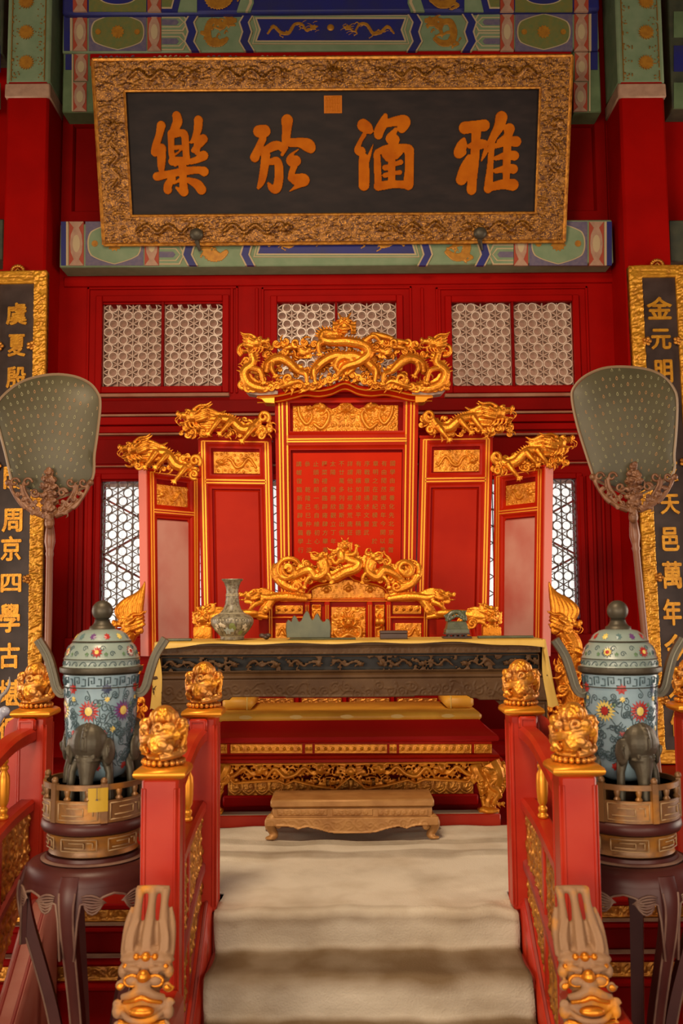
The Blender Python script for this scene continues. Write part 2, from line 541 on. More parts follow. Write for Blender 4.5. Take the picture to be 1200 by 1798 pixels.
# ------------------------------------------------------------------ low relief carving (height field on a real grid)
class Rel:
    def __init__(s, w, h, cell):
        s.w, s.h, s.c = w, h, cell
        s.nx, s.ny = int(round(w / cell)) + 1, int(round(h / cell)) + 1
        s.H = np.zeros((s.ny, s.nx))

    def st(s, x, y, r, b=0.0, k=1.0):
        c = s.c
        i0, i1 = max(0, int((x - r) / c)), min(s.nx, int((x + r) / c) + 2)
        j0, j1 = max(0, int((y - r) / c)), min(s.ny, int((y + r) / c) + 2)
        if i1 <= i0 or j1 <= j0:
            return
        X = np.arange(i0, i1) * c - x
        Yv = np.arange(j0, j1) * c - y
        d2 = X[None, :] ** 2 + Yv[:, None] ** 2
        h = np.where(d2 < r * r, b + k * np.sqrt(np.maximum(r * r - d2, 0)), 0)
        sub = s.H[j0:j1, i0:i1]
        np.maximum(sub, h, out=sub)

    def tube(s, pts, b=0.0, k=1.0, n=10):
        P = spline(pts, n)
        for i in range(len(P) - 1):
            d = math.hypot(P[i + 1][0] - P[i][0], P[i + 1][1] - P[i][1])
            m = max(1, int(d / max(s.c * 0.9, P[i][2] * 0.4)))
            for q in range(m):
                p = P[i] + (P[i + 1] - P[i]) * q / m
                s.st(p[0], p[1], max(p[2], s.c * .8), b, k)
        return s

    def spiral(s, x, y, R, turns=1.5, tr=None, a0=0.0, sg=1, b=0.0, k=1.0):
        tr = tr or R * 0.2
        n = int(14 * turns)
        s.tube([(x + R * (1 - 0.85 * t / n) * math.cos(a0 + sg * 2 * pi * turns * t / n),
                 y + R * (1 - 0.85 * t / n) * math.sin(a0 + sg * 2 * pi * turns * t / n), tr * (1 - .3 * t / n)) for t in range(n + 1)], b, k, 2)

    def cloud(s, x, y, R, rng, b=0.0):
        a = rng.uniform(0, 6.28)
        sg = rng.choice((-1, 1))
        s.st(x, y, R * 0.5, b, 0.7)
        s.spiral(x, y, R, 1.4, R * 0.2, a, sg, b)
        xx, yy = x + R * math.cos(a), y + R * math.sin(a)
        q = a - sg * 1.4
        s.tube([(xx, yy, R * .22), (xx + R * .7 * math.cos(q), yy + R * .7 * math.sin(q), R * .2),
                (xx + R * 1.4 * math.cos(q + .5), yy + R * 1.4 * math.sin(q + .5), R * .07)], b)

    def field(s, R, rng, b=0.0, gap=1.7):
        ys = np.arange(R * .8, s.h, R * gap)
        for j, y in enumerate(ys):
            for x in np.arange(R * (.8 if j % 2 else 1.6), s.w, R * gap * 1.1):
                s.cloud(x + rng.uniform(-.3, .3) * R, y + rng.uniform(-.3, .3) * R, R * rng.uniform(.7, 1.0), rng, b)

    def dragon(s, pts, r, sx=1, b=0.0, hs=1.0, legs=True, rng=random):
        """body through pts (x, y) from tail to head; sx is the way the head looks"""
        n = len(pts)
        full = [(x, y, r * (0.35 + 0.75 * math.sin(pi * min(1, (i + .6) / n) ** .7))) for i, (x, y) in enumerate(pts)]
        s.tube(full, b)
        P = spline(full, 10)
        for i in range(2, len(P) - 4, 2):                     # ridge of back fins
            t = P[min(i + 1, len(P) - 1)] - P[i - 1]
            L = math.hypot(t[0], t[1]) + 1e-9
            nx_, ny_ = -t[1] / L, t[0] / L
            s.st(P[i][0] + nx_ * P[i][2] * .95, P[i][1] + ny_ * P[i][2] * .95, r * .28, b)
        if legs:
            for f, sd in ((.3, -1), (.42, 1), (.72, -1), (.85, 1)):
                p = P[int(f * (len(P) - 1))]
                t = P[min(int(f * (len(P) - 1)) + 1, len(P) - 1)] - p
                L = math.hypot(t[0], t[1]) + 1e-9
                nx_, ny_ = -t[1] / L * sd, t[0] / L * sd
                kx, ky = p[0] + nx_ * r * 2, p[1] + ny_ * r * 1.6
                fx, fy = kx + sx * r * 1.4, ky - r * .9
                s.tube([(p[0], p[1], r * .6), (kx, ky, r * .5), (fx, fy, r * .36)], b)
                for q in range(4):
                    a = -1.6 + q * .75
                    s.tube([(fx, fy, r * .26), (fx + sx * r * .9 * math.cos(a), fy + r * .9 * math.sin(a), r * .12)], b, 1, 4)
        hx, hy = pts[-1]
        h = r * 1.5 * hs
        s.st(hx, hy, h, b, 1.0)
        s.tube([(hx, hy + h * .2, h * .75), (hx + sx * h * 1.1, hy + h * .25, h * .55), (hx + sx * h * 1.7, hy + h * .35, h * .38)], b)
        s.tube([(hx, hy - h * .5, h * .5), (hx + sx * h * 1.2, hy - h * .75, h * .28)], b)
        s.st(hx + sx * h * .55, hy + h * .75, h * .38, b + h * .5)
        for q in range(3):
            s.tube([(hx - sx * h * .3, hy + h * (.7 - q * .7), h * .32), (hx - sx * h * 1.5, hy + h * (1.5 - q * .9), h * .24), (hx - sx * h * 2.3, hy + h * (1.5 - q * 1.1), h * .08)], b)
        return s

    def face(s, x, y, h, b=0.0):
        """a dragon's face seen from the front"""
        s.st(x, y, h, b, .9)
        for q in (-1, 1):
            s.st(x + q * h * .45, y + h * .25, h * .3, b + h * .7)
            s.tube([(x + q * h * .15, y + h * .45, h * .16), (x + q * h * .6, y + h * .65, h * .18), (x + q * h, y + h * .5, h * .1)], b + h * .55)
            s.tube([(x + q * h * .35, y + h * .8, h * .2), (x + q * h * .55, y + h * 1.5, h * .16), (x + q * h * .95, y + h * 1.9, h * .08)], b)
            for a in (.2, -.25, -.7, -1.15):
                s.tube([(x + q * h * .7, y + h * a * .6, h * .25), (x + q * h * 1.4, y + h * (a * .9 + .2), h * .2), (x + q * h * 1.9, y + h * (a + .1), h * .08)], b)
            s.tube([(x + q * h * .2, y - h * .3, h * .14), (x + q * h * .8, y - h * .6, h * .1), (x + q * h * 1.3, y - h * .2, h * .06)], b + h * .4)
        s.st(x, y - h * .2, h * .33, b + h * .75)
        s.tube([(x - h * .6, y - h * .6, h * .13), (x, y - h * .5, h * .16), (x + h * .6, y - h * .6, h * .13)], b + h * .45)
        for q in (-.4, 0, .4):
            s.tube([(x + q * h, y - h * .8, h * .22), (x + q * h * 1.5, y - h * 1.4, h * .1)], b)

    def mirror(s):
        s.H = np.maximum(s.H, s.H[:, ::-1])
        return s

    def scallop(s, fn, keep_below=False):
        """mask of grid points under the curve v < fn(u)"""
        u = np.arange(s.nx) * s.c
        v = np.arange(s.ny) * s.c
        f = np.array([fn(x) for x in u])
        return (v[:, None] < f[None, :])

    def build(s, name, m, parent, corners, mask=None, hole=None, back=0.0, lift=0.0022, smooth=180):
        """corners: world BL, BR, TR, TL; heights along the outward normal"""
        BL, BR, TR, TL = [np.array(c, float) for c in corners]
        nrm = np.cross(BR - BL, TL - BL)
        nrm /= np.linalg.norm(nrm)
        if nrm[1] > 0:
            nrm = -nrm
        nx, ny = s.nx, s.ny
        u = np.linspace(0, 1, nx)[None, :, None]
        v = np.linspace(0, 1, ny)[:, None, None]
        base = BL * (1 - u) * (1 - v) + BR * u * (1 - v) + TR * u * v + TL * (1 - u) * v
        ok = np.ones((ny, nx), bool) if mask is None else mask.copy()
        if hole is not None:
            ok &= s.H > hole
        V = base + nrm * (s.H + lift)[:, :, None]
        q = ok[:-1, :-1] & ok[1:, :-1] & ok[:-1, 1:] & ok[1:, 1:]
        jj, ii = np.nonzero(q)
        a = jj * nx + ii
        faces = np.stack([a, a + 1, a + 1 + nx, a + nx], 1)
        n0 = nx * ny
        Bk = base - nrm * back + nrm * 0.0
        allv = np.vstack([V.reshape(-1, 3), Bk.reshape(-1, 3)])
        e = np.vstack([faces[:, [0, 1]], faces[:, [1, 2]], faces[:, [2, 3]], faces[:, [3, 0]]])
        key = np.minimum(e[:, 0], e[:, 1]).astype(np.int64) * n0 + np.maximum(e[:, 0], e[:, 1])
        _, idx, cnt = np.unique(key, return_index=True, return_counts=True)
        be = e[idx[cnt == 1]]
        sides = np.stack([be[:, 1], be[:, 0], be[:, 0] + n0, be[:, 1] + n0], 1)
        fl = np.vstack([faces, sides] + ([faces[:, ::-1] + n0] if back > 0 else []))
        used = np.zeros(len(allv), bool)
        used[fl.ravel()] = True
        remap = np.cumsum(used) - 1
        allv = allv[used] - np.array(origin(parent))
        fl = remap[fl]
        me = bpy.data.meshes.new(name)
        me.vertices.add(len(allv))
        me.vertices.foreach_set('co', allv.ravel())
        me.loops.add(fl.size)
        me.loops.foreach_set('vertex_index', fl.ravel().astype(np.int32))
        me.polygons.add(len(fl))
        me.polygons.foreach_set('loop_start', np.arange(0, fl.size, 4, dtype=np.int32))
        me.update(calc_edges=True)
        me.validate()
        me.shade_smooth()
        if smooth < 180:
            me.set_sharp_from_angle(angle=math.radians(smooth))
        me.materials.append(m)
        o = bpy.data.objects.new(name, me)
        link(o, parent)
        ORG[o] = origin(parent)
        return o


def pcorners(x0, y0, x1, y1, Y):
    a = rectxz(x0, y0, x1, y1, Y)
    return [(a[0], Y, a[1]), (a[2], Y, a[1]), (a[2], Y, a[3]), (a[0], Y, a[3])]


# ------------------------------------------------------------------ carving in the round, laid out in pixels at a distance Y
class Carve(MB):
    def __init__(s, Y):
        super().__init__()
        s.Y = Y
        s.s = S(Y)

    def P(s, x, y, d=0.0):
        p = W(x, y, s.Y)
        return Vector((p.x, s.Y - d * s.s, p.z))

    def tb(s, pts, n=7, k=5):
        pts = [p if len(p) == 4 else (*p, 0) for p in pts]
        Q = spline(pts, k)
        s.tube([s.P(q[0], q[1], q[3]) for q in Q], [max(q[2], .2) * s.s for q in Q], n)

    def el(s, x, y, d, rx, ry, rd, ang=0.0, nu=10, nv=6):
        M = Matrix.Rotation(-math.radians(ang), 3, 'Y')
        s.ell(s.P(x, y, d), (rx * s.s, rd * s.s, ry * s.s), M, nu, nv)

    def spi(s, x, y, R, turns=1.4, tr=None, d=0.0, sg=1, a0=0.0):
        tr = tr or R * .26
        n = int(9 * turns)
        s.tb([(x + R * (1 - .85 * t / n) * math.cos(a0 + sg * 2 * pi * turns * t / n),
               y + R * (1 - .85 * t / n) * math.sin(a0 + sg * 2 * pi * turns * t / n), tr, d + R * .35 * t / n) for t in range(n + 1)], 6, 2)

    def cloud(s, x, y, R, d=0.0, rng=random):
        a = rng.uniform(0, 6.28)
        sg = rng.choice((-1, 1))
        s.el(x, y, d, R * .75, R * .75, R * .5)
        s.spi(x, y, R, 1.3, R * .24, d + R * .2, sg, a)
        q = a - sg * 1.4
        xx, yy = x + R * math.cos(a), y + R * math.sin(a)
        s.tb([(xx, yy, R * .3, d), (xx + R * .8 * math.cos(q), yy + R * .8 * math.sin(q), R * .26, d),
              (xx + R * 1.6 * math.cos(q + .4), yy + R * 1.6 * math.sin(q + .4), R * .1, d)])

    def claw(s, x, y, d, h, ang):
        for q in range(4):
            a = math.radians(ang - 60 + q * 40)
            s.tb([(x, y, h * .42, d), (x + h * .8 * math.cos(a), y - h * .8 * math.sin(a), h * .34, d + h * .5),
                  (x + h * 1.5 * math.cos(a), y - h * 1.5 * math.sin(a), h * .12, d)], 6, 3)

    def leg(s, x, y, d, h, kx, ky, fx, fy):
        s.tb([(x, y, h, d), (kx, ky, h * .8, d + h), (fx, fy, h * .6, d + h * .8)])
        s.claw(fx, fy, d + h * .8, h * .95, math.degrees(math.atan2(-(fy - ky), fx - kx)))

    def head(s, x, y, d, h, sx=1, tilt=0.0, turn=0.0):
        """dragon head in profile: h = head size in pixels, sx = side it looks to"""
        ct, st_ = math.cos(math.radians(tilt)), math.sin(math.radians(tilt))

        def T(a, b, c=0.0):
            return (x + sx * (a * ct - b * st_) * h, y - (a * st_ + b * ct) * h, d + c * h)

        def E(a, b, c, ra, rb, rc, an=0):
            X, Yy, Dd = T(a, b, c)
            s.el(X, Yy, Dd, ra * h, rb * h, rc * h, (an + tilt) * sx)

        def TB(*pts):
            out = []
            for a, b, c, r in pts:
                X, Yy, Dd = T(a, b, c)
                out.append((X, Yy, r * h, Dd))
            s.tb(out, 7, 4)
        E(0, 0, 0, .55, .45, .45)
        E(.55, .08, 0, .5, .24, .3, 6)
        E(.98, .2, .05, .17, .2, .24)
        for c in (.22, -.22):
            E(.98, .33, c * .6, .1, .09, .1)
            E(.28, .36, c, .24, .12, .14, 15)
            E(.36, .22, c * 1.5, .13, .11, .1)
            TB((-.05, .38, c * .8, .13), (-.5, .62, c * 1.1, .11), (-1.0, .62, c * 1.4, .1), (-1.35, .82, c * 1.5, .04))
            TB((-.2, .1, c * 1.6, .16), (-.45, .22, c * 2.4, .1), (-.65, .4, c * 2.6, .04))
            TB((.9, .02, c, .06), (1.15, -.2, c * 1.6, .05), (1.0, -.5, c * 1.9, .04), (.75, -.55, c * 2, .02))
            for q, (b0, b1) in enumerate(((.15, .2), (-.12, -.05), (-.38, -.32))):
                TB((-.2, b0, c * 1.2, .17), (-.7, b1 + .05, c * 1.5, .16), (-1.15, b1 + .22, c * 1.3, .06))
            TB((.85, -.08, c * .8, .06), (.87, -.22, c * .8, .03))
        E(.42, -.36, 0, .46, .1, .22, -14)
        E(.82, -.42, 0, .14, .11, .18)
        for q in range(4):
            TB((.55 - q * .25, -.4, .05, .1), (.45 - q * .28, -.72, .1, .08), (.2 - q * .3, -.9, .05, .03))

    def face(s, x, y, d, h, horns=True, beard=True):
        """dragon / lion head looking out at us"""
        s.el(x, y, d, h * .85, h * .8, h * .8)
        s.el(x, y + h * .35, d + h * .5, h * .62, h * .42, h * .5)
        s.el(x, y + h * .12, d + h * .95, h * .26, h * .2, h * .2)
        s.el(x, y + h * .62, d + h * .75, h * .5, h * .12, h * .25)
        s.el(x, y + h * .85, d + h * .5, h * .42, h * .16, h * .3)
        s.tb([(x - h * .6, y + h * .5, h * .11, d + h * .7), (x, y + h * .36, h * .14, d + h * 1.0), (x + h * .6, y + h * .5, h * .11, d + h * .7)])
        for q in (-1, 1):
            s.el(x + q * h * .16, y + h * .2, d + h * 1.05, h * .12, h * .1, h * .1)
            s.el(x + q * h * .42, y - h * .18, d + h * .75, h * .19, h * .16, h * .16)
            s.tb([(x + q * h * .12, y - h * .25, h * .13, d + h * .85), (x + q * h * .45, y - h * .45, h * .16, d + h * .75), (x + q * h * .85, y - h * .4, h * .08, d + h * .4)])
            s.el(x + q * h * .95, y - h * .1, d, h * .25, h * .16, h * .14, q * 20)
            if horns:
                s.tb([(x + q * h * .3, y - h * .6, h * .16, d + h * .2), (x + q * h * .5, y - h * 1.1, h * .13, d), (x + q * h * .75, y - h * 1.45, h * .05, d)])
            for k in range(4):
                yy = y + h * (-.3 + .38 * k)
                s.tb([(x + q * h * .7, yy, h * .2, d + h * .2), (x + q * h * 1.1, yy - h * .05, h * .17, d), (x + q * h * 1.3, yy - h * .28, h * .07, d - h * .1)])
            s.el(x + q * h * .3, y - h * .72, d + h * .35, h * .2, h * .16, h * .2)
        s.el(x, y - h * .7, d + h * .5, h * .18, h * .16, h * .2)
        if beard:
            for k in range(-2, 3):
                s.tb([(x + k * h * .24, y + h * .85, h * .14, d + h * .4), (x + k * h * .3, y + h * 1.25, h * .12, d + h * .35), (x + k * h * .26, y + h * 1.5, h * .05, d + h * .2)])

    def dragon(s, pts, r, sx=1, hh=None, tilt=0, fins=True, head=True):
        """body through (x, y, d) from tail to neck"""
        n = len(pts)
        full = [(p[0], p[1], r * (.3 + .75 * math.sin(pi * min(1.0, (i + .7) / n) ** .75)), p[2] if len(p) > 2 else 0) for i, p in enumerate(pts)]
        s.tb(full, 9, 6)
        Q = spline(full, 6)
        if fins:
            for i in range(2, len(Q) - 2):
                t = Q[i + 1] - Q[i - 1]
                L = math.hypot(t[0], t[1]) + 1e-9
                nx_, ny_ = t[1] / L, -t[0] / L
                if ny_ > 0:
                    nx_, ny_ = -nx_, -ny_
                s.tb([(Q[i][0] + nx_ * r * .7, Q[i][1] + ny_ * r * .7, r * .32, Q[i][3]), (Q[i][0] + nx_ * r * 1.5 - t[0] / L * r * .5, Q[i][1] + ny_ * r * 1.5, r * .1, Q[i][3])], 5, 2)
        if head:
            p = pts[-1]
            s.head(p[0], p[1], (p[2] if len(p) > 2 else 0) + r * .3, hh or r * 2.2, sx, tilt)


def beads(mb, pts, r):
    for p in pts:
        mb.ell(p, (r, r, r), None, 8, 5)


def text_mesh(txt, offset=0.0, extrude=0.05, bevel=0.0):
    """(verts, faces) of a character drawn with Blender's own font, centred, one unit tall"""
    c = bpy.data.curves.new('lettering', 'FONT')
    c.body = txt
    c.offset = offset
    c.extrude = extrude
    c.bevel_depth = bevel
    c.resolution_u = 3
    o = bpy.data.objects.new('lettering', c)
    COL.objects.link(o)
    dg = bpy.context.evaluated_depsgraph_get()
    me = bpy.data.meshes.new_from_object(o.evaluated_get(dg))
    v = np.array([p.co[:] for p in me.vertices]) if len(me.vertices) else np.zeros((0, 3))
    f = [tuple(p.vertices) for p in me.polygons]
    bpy.data.objects.remove(o)
    bpy.data.meshes.remove(me)
    if len(v):
        lo, hi = v.min(0), v.max(0)
        v[:, :2] -= (lo[:2] + hi[:2]) / 2
    return v, f


# ================================================================== the hall
WY = 8.0                                            # inner face of the back wall
rng = random.Random(7)

m = MB()
m.box(-7, 7, -2.6, 11, -0.2, 0)
mk('floor', m, FLOOR_M, kind='structure')
for nm, x0, x1 in (('wall_left', -7.3, -7.0), ('wall_right', 7.0, 7.3)):
    m = MB()
    m.box(x0, x1, -2.6, 3.4, 0, 8)
    m.box(x0, x1, 7.2, WY + .15, 0, 8)
    m.box(x0, x1, 3.4, 7.2, 4.0, 8)
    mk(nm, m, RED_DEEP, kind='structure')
m = MB()
m.box(-7, -5.6, -2.6, -2.4, 0, 8)
m.box(6.2, 7, -2.6, -2.4, 0, 8)
m.box(-2.2, 2.9, -2.6, -2.4, 3.0, 4.3)
m.box(-5.6, 6.2, -2.6, -2.4, 4.3, 8)
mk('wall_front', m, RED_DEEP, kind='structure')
m = MB()
m.box(-7.3, 7.3, -2.6, WY + .15, 8, 8.2)
mk('ceiling', m, PAINT['dark'], kind='structure')
# eaves outside, behind the upper lattice, and the pale terrace they shade
m = MB()
m.hexa([(-9, WY + .3, ZC + 3.3), (9, WY + .3, ZC + 3.3), (9, WY + .3, ZC + 3.5), (-9, WY + .3, ZC + 3.5)],
       [(-9, WY + 2.9, ZC + 1.33), (9, WY + 2.9, ZC + 1.33), (9, WY + 2.9, ZC + 1.5), (-9, WY + 2.9, ZC + 1.5)])
mk('roof_eaves', m, mat('weathered_eave_boards', (0.80, 0.62, 0.48), 0.8, col2=(0.70, 0.52, 0.39), nscale=3), kind='structure')
m = MB()
m.box(-9, 9, WY + .15, WY + 7, -0.3, -0.02)
mk('terrace', m, mat('pale_stone_terrace', (0.6, 0.58, 0.54), 0.8), kind='structure')

# ---- back wall: bands of boarding round the six openings
UP = [(180, 531, 391, 679), (487, 531, 697, 679), (794, 531, 1007, 679)]
LO = [(177, 842, 391, 1102), (470, 842, 717, 1102), (795, 842, 1015, 1088)]
xL, xR = -6.9, 6.9
zt = lambda y: W(600, y, WY).z
xw = lambda x, y: W(x, y, WY).x
wall = MB()
wall.box(xL, xR, WY, WY + .15, zt(531), 8.0)
wall.box(xL, xR, WY, WY + .15, zt(842), zt(679))
wall.box(xL, xR, WY, WY + .15, 0, zt(1102))
wall.box(xw(795, 1090), xw(1015, 1090), WY, WY + .15, zt(1102), zt(1088))
for row, (ya, yb) in ((UP, (531, 679)), (LO, (842, 1102))):
    xs = [xL]
    for r in row:
        xs += [xw(r[0], (ya + yb) / 2), xw(r[2], (ya + yb) / 2)]
    xs.append(xR)
    for i in range(0, len(xs), 2):
        wall.box(xs[i], xs[i + 1], WY, WY + .15, zt(yb), zt(ya))
wall_back = mk('wall_back', wall, RED, kind='structure')


def wpart(name, x0, y0, x1, y1, d, material, b=.006):
    m = MB()
    m.pbox(x0, y0, x1, y1, WY - d, WY, b)
    return mk(name, m, material, wall_back)


# horizontal rails, dusty ledges and stiles of the boarding
for y0, y1, d, mt in ((482, 500, .018, RED), (700, 722, .03, RED_DEEP), (729, 743, .05, RED), (745, 757, .035, RED),
                      (768, 812, .012, RED_DEEP), (1116, 1150, .05, RED), (1180, 1330, .02, RED_DEEP)):
    wpart('rail', 112, y0, 1082, y1, d, mt)
for y0, y1, d in ((690, 696, .06), (724, 728, .05), (760, 763.5, .06), (814, 817, .04)):
    for xa, xb in ((173, 402), (782, 1012)) if y0 == 690 else (((112, 1080),) if y0 != 760 else ((172, 345), (865, 1015))):
        wpart('ledge', xa, y0, xb, y1, d, mat('dusty_ledge_wood', (0.36, 0.17, 0.09), 0.6, col2=(0.28, 0.07, 0.03), nscale=5), .003)
for xa in (118, 134, 150, 164, 1024, 1038, 1054, 1070):
    wpart('stile', xa, 835, xa + 9, 1330, .036, RED_DEEP if xa < 150 or xa > 1038 else RED)
for xa in (404, 448, 740, 770):
    wpart('stile', xa, 505, xa + 6, 690, .014, RED)
# recessed boards behind the hanging tablet
for xa, xb in ((112, 330), (330, 590), (590, 850), (850, 1062)):
    m = MB()
    q = rectxz(xa, 206, xb, 392, WY)
    m.mold(q, [(0, WY), (0, WY - .05), (.085, WY - .05), (.1, WY - .02), (.1, WY - .004)], True)
    mk('panel', m, RED_DEEP, wall_back)

# ---- windows
GLASS = bpy.data.materials.new('window_glass')
GLASS.use_nodes = True
_n, _l = GLASS.node_tree.nodes, GLASS.node_tree.links
_n.remove(_n['Principled BSDF'])
_t = _n.new('ShaderNodeBsdfTransparent')
_t.inputs[0].default_value = (.96, .96, .95, 1)
_g = _n.new('ShaderNodeBsdfGlossy')
_g.inputs['Roughness'].default_value = .15
_mx = _n.new('ShaderNodeMixShader')
_mx.inputs[0].default_value = .03
_l.new(_t.outputs[0], _mx.inputs[1])
_l.new(_g.outputs[0], _mx.inputs[2])
_l.new(_mx.outputs[0], _n['Material Output'].inputs[0])
LAT_UP = mat('pale_lattice_ring', (0.80, 0.64, 0.52), 0.28, col2=(0.70, 0.53, 0.41), nscale=5, spec=.6)
LAT_BAR = mat('brown_lattice_bar', (0.52, 0.36, 0.27), 0.4, col2=(0.44, 0.28, 0.20), nscale=5)
PAPERPANE = bpy.data.materials.new('oiled_window_paper')
PAPERPANE.use_nodes = True
_n, _l = PAPERPANE.node_tree.nodes, PAPERPANE.node_tree.links
_n.remove(_n['Principled BSDF'])
_t = _n.new('ShaderNodeBsdfTranslucent')
_t.inputs[0].default_value = (.95, .71, .55, 1)
_g = _n.new('ShaderNodeBsdfGlossy')
_g.inputs['Roughness'].default_value = .25
_mx = _n.new('ShaderNodeMixShader')
_mx.inputs[0].default_value = .04
_l.new(_t.outputs[0], _mx.inputs[1])
_l.new(_g.outputs[0], _mx.inputs[2])
_l.new(_mx.outputs[0], _n['Material Output'].inputs[0])
LAT_LO = mat('brown_lattice_wood', (0.10, 0.05, 0.03), 0.45, col2=(0.16, 0.08, 0.05), nscale=5)

VSP = 30.0 * S(WY) * .99
RR = VSP / (2 * math.sqrt(3))


def ring_mesh(name, r0, r1, dep, mt):
    m = MB()
    n = 20
    L = []
    for r, y in ((r1, 0), (r1, dep), (r0, dep), (r0, 0)):
        L.append([(r * math.cos(2 * pi * i / n), y, r * math.sin(2 * pi * i / n)) for i in range(n)])
    L.append(L[0])
    m.loops(L)
    return set_mesh(name, m, mt, None, 40)


RING_UP = ring_mesh('lattice_ring', RR * .80, RR * .98, .09, LAT_UP)
RING_LO = ring_mesh('lattice_ring', RR * .88, RR * .99, .03, LAT_LO)


def clip_bar(p, d, q):
    """segment of the line p + t d inside the rectangle q, or None"""
    t0, t1 = -9, 9
    for k, (lo, hi) in enumerate(((q[0], q[2]), (q[1], q[3]))):
        if abs(d[k]) < 1e-9:
            if not lo <= p[k] <= hi:
                return None
            continue
        a, b = (lo - p[k]) / d[k], (hi - p[k]) / d[k]
        t0, t1 = max(t0, min(a, b)), min(t1, max(a, b))
    if t1 - t0 < .01:
        return None
    return t0, t1


def make_window(n, r, up, xlim=None, mull=None):
    q = rectxz(*r, WY)
    fr = MB()
    w = .055 if up else .05
    x0, z0, x1, z1 = q
    for a in ((x0 - w, x0, z0 - w, z1 + w), (x1, x1 + w, z0 - w, z1 + w), (x0, x1, z1, z1 + w), (x0, x1, z0 - w, z0)):
        fr.box(a[0], a[1], WY - .03, WY + .02, a[2], a[3], .006)
    win = mk('window_%d' % n, fr, RED, kind='structure')
    if up:
        o = MB()
        W2 = .13
        for a in ((x0 - W2, x0 - W2 + .02, z0 - .06, z1 + W2), (x1 + W2 - .02, x1 + W2, z0 - .06, z1 + W2), (x0 - W2, x1 + W2, z1 + W2 - .02, z1 + W2)):
            o.box(a[0], a[1], WY - .02, WY, a[2], a[3], .004)
        mk('window_moulding', o, RED, win)
    halves = [(x0, x1)]
    if mull:
        xm = W(mull, (r[1] + r[3]) / 2, WY).x
        m = MB()
        m.box(xm - .011, xm + .011, WY - .02, WY + .08, z0, z1, .003)
        mk('mullion', m, RED_DEEP, win)
        halves = [(x0, xm - .011), (xm + .011, x1)]
    dep = .055 if up else .03
    yb = WY + .03
    g = MB()
    g.box(x0, x1, WY + .125, WY + .129, z0, z1)
    mk('paper_pane' if up else 'glass_pane', g, PAPERPANE if up else GLASS, win)
    bars = MB()
    col = VSP * math.sqrt(3) / 2
    bw = .0085 if up else .006
    for hx0, hx1 in halves:
        hq = (hx0, z0, hx1, z1)
        ncol = max(1, round((hx1 - hx0) / col))
        cw = (hx1 - hx0) / ncol
        k = 0
        for i in range(ncol + 1):
            X = hx0 + i * cw
            bars.box(X - bw / 2, X + bw / 2, yb, yb + dep, z0, z1)
        slope = VSP / 2 / cw
        for sg in (-1, 1):
            for j in range(-14, 60):
                p = (hx0, z1 - VSP * .25 - j * VSP)
                cl = clip_bar(p, (1, -sg * slope), hq)
                if cl:
                    a = Vector((p[0] + cl[0], 0, p[1] - sg * slope * cl[0]))
                    b = Vector((p[0] + cl[1], 0, p[1] - sg * slope * cl[1]))
                    t = (b - a).normalized()
                    nn = Vector((-t.z, 0, t.x)) * bw / 2
                    bars.hexa([(p_.x, yb + .001, p_.z) for p_ in (a - nn, b - nn, b + nn, a + nn)], [(p_.x, yb + dep - .001, p_.z) for p_ in (a - nn, b - nn, b + nn, a + nn)])
        # a ring in every triangle of the grid
        for i in range(ncol):
            for j in range(-1, 60):
                zb = z1 - VSP * .25 - j * VSP / 2 + (0 if i % 2 == 0 else 0)
                odd = (i + j) % 2
                X = hx0 + (i + (2 / 3 if not odd else 1 / 3)) * cw
                Z = zb - 0.0
                if Z - RR * .4 < z0 or Z + RR * .4 > z1:
                    continue
                if xlim and not xlim[0] <= X <= xlim[1]:
                    continue
                o = bpy.data.objects.new('lattice_ring', RING_UP if up else RING_LO)
                link(o, win)
                o.location = (X, yb, Z)
    mk('lattice_grille', bars, LAT_BAR if up else LAT_LO, win, smooth=None, kind='stuff')
    return win


def shutter_bars(win, x0, x1, ys):
    """thin slanting bars of the outer shutter, behind the lattice"""
    for k, (ya, yb) in enumerate(ys):
        a, b = W(x0, ya, WY + .09), W(x1, yb, WY + .09)
        t = (b - a).normalized()
        nn = Vector((-t.z, 0, t.x)) * .008
        m = MB()
        m.hexa([a - nn, b - nn, b + nn, a + nn], [p + Vector((0, .012, 0)) for p in (a - nn, b - nn, b + nn, a + nn)])
        mk('shutter_bar', m, DUSTRED, win)


make_window(1, UP[0], True, mull=286)
make_window(2, UP[1], True, mull=591)
make_window(3, UP[2], True, mull=901)
w4 = make_window(4, LO[0], False, xlim=(-9, xw(330, 950)))
shutter_bars(w4, 177, 330, ((872, 955), (977, 893), (977, 1060), (1082, 998)))
make_window(5, LO[1], False, xlim=(9, 9))
w6 = make_window(6, LO[2], False, xlim=(xw(900, 950), 9))
shutter_bars(w6, 870, 1015, ((955, 875), (898, 975), (1055, 975), (1000, 1078)))

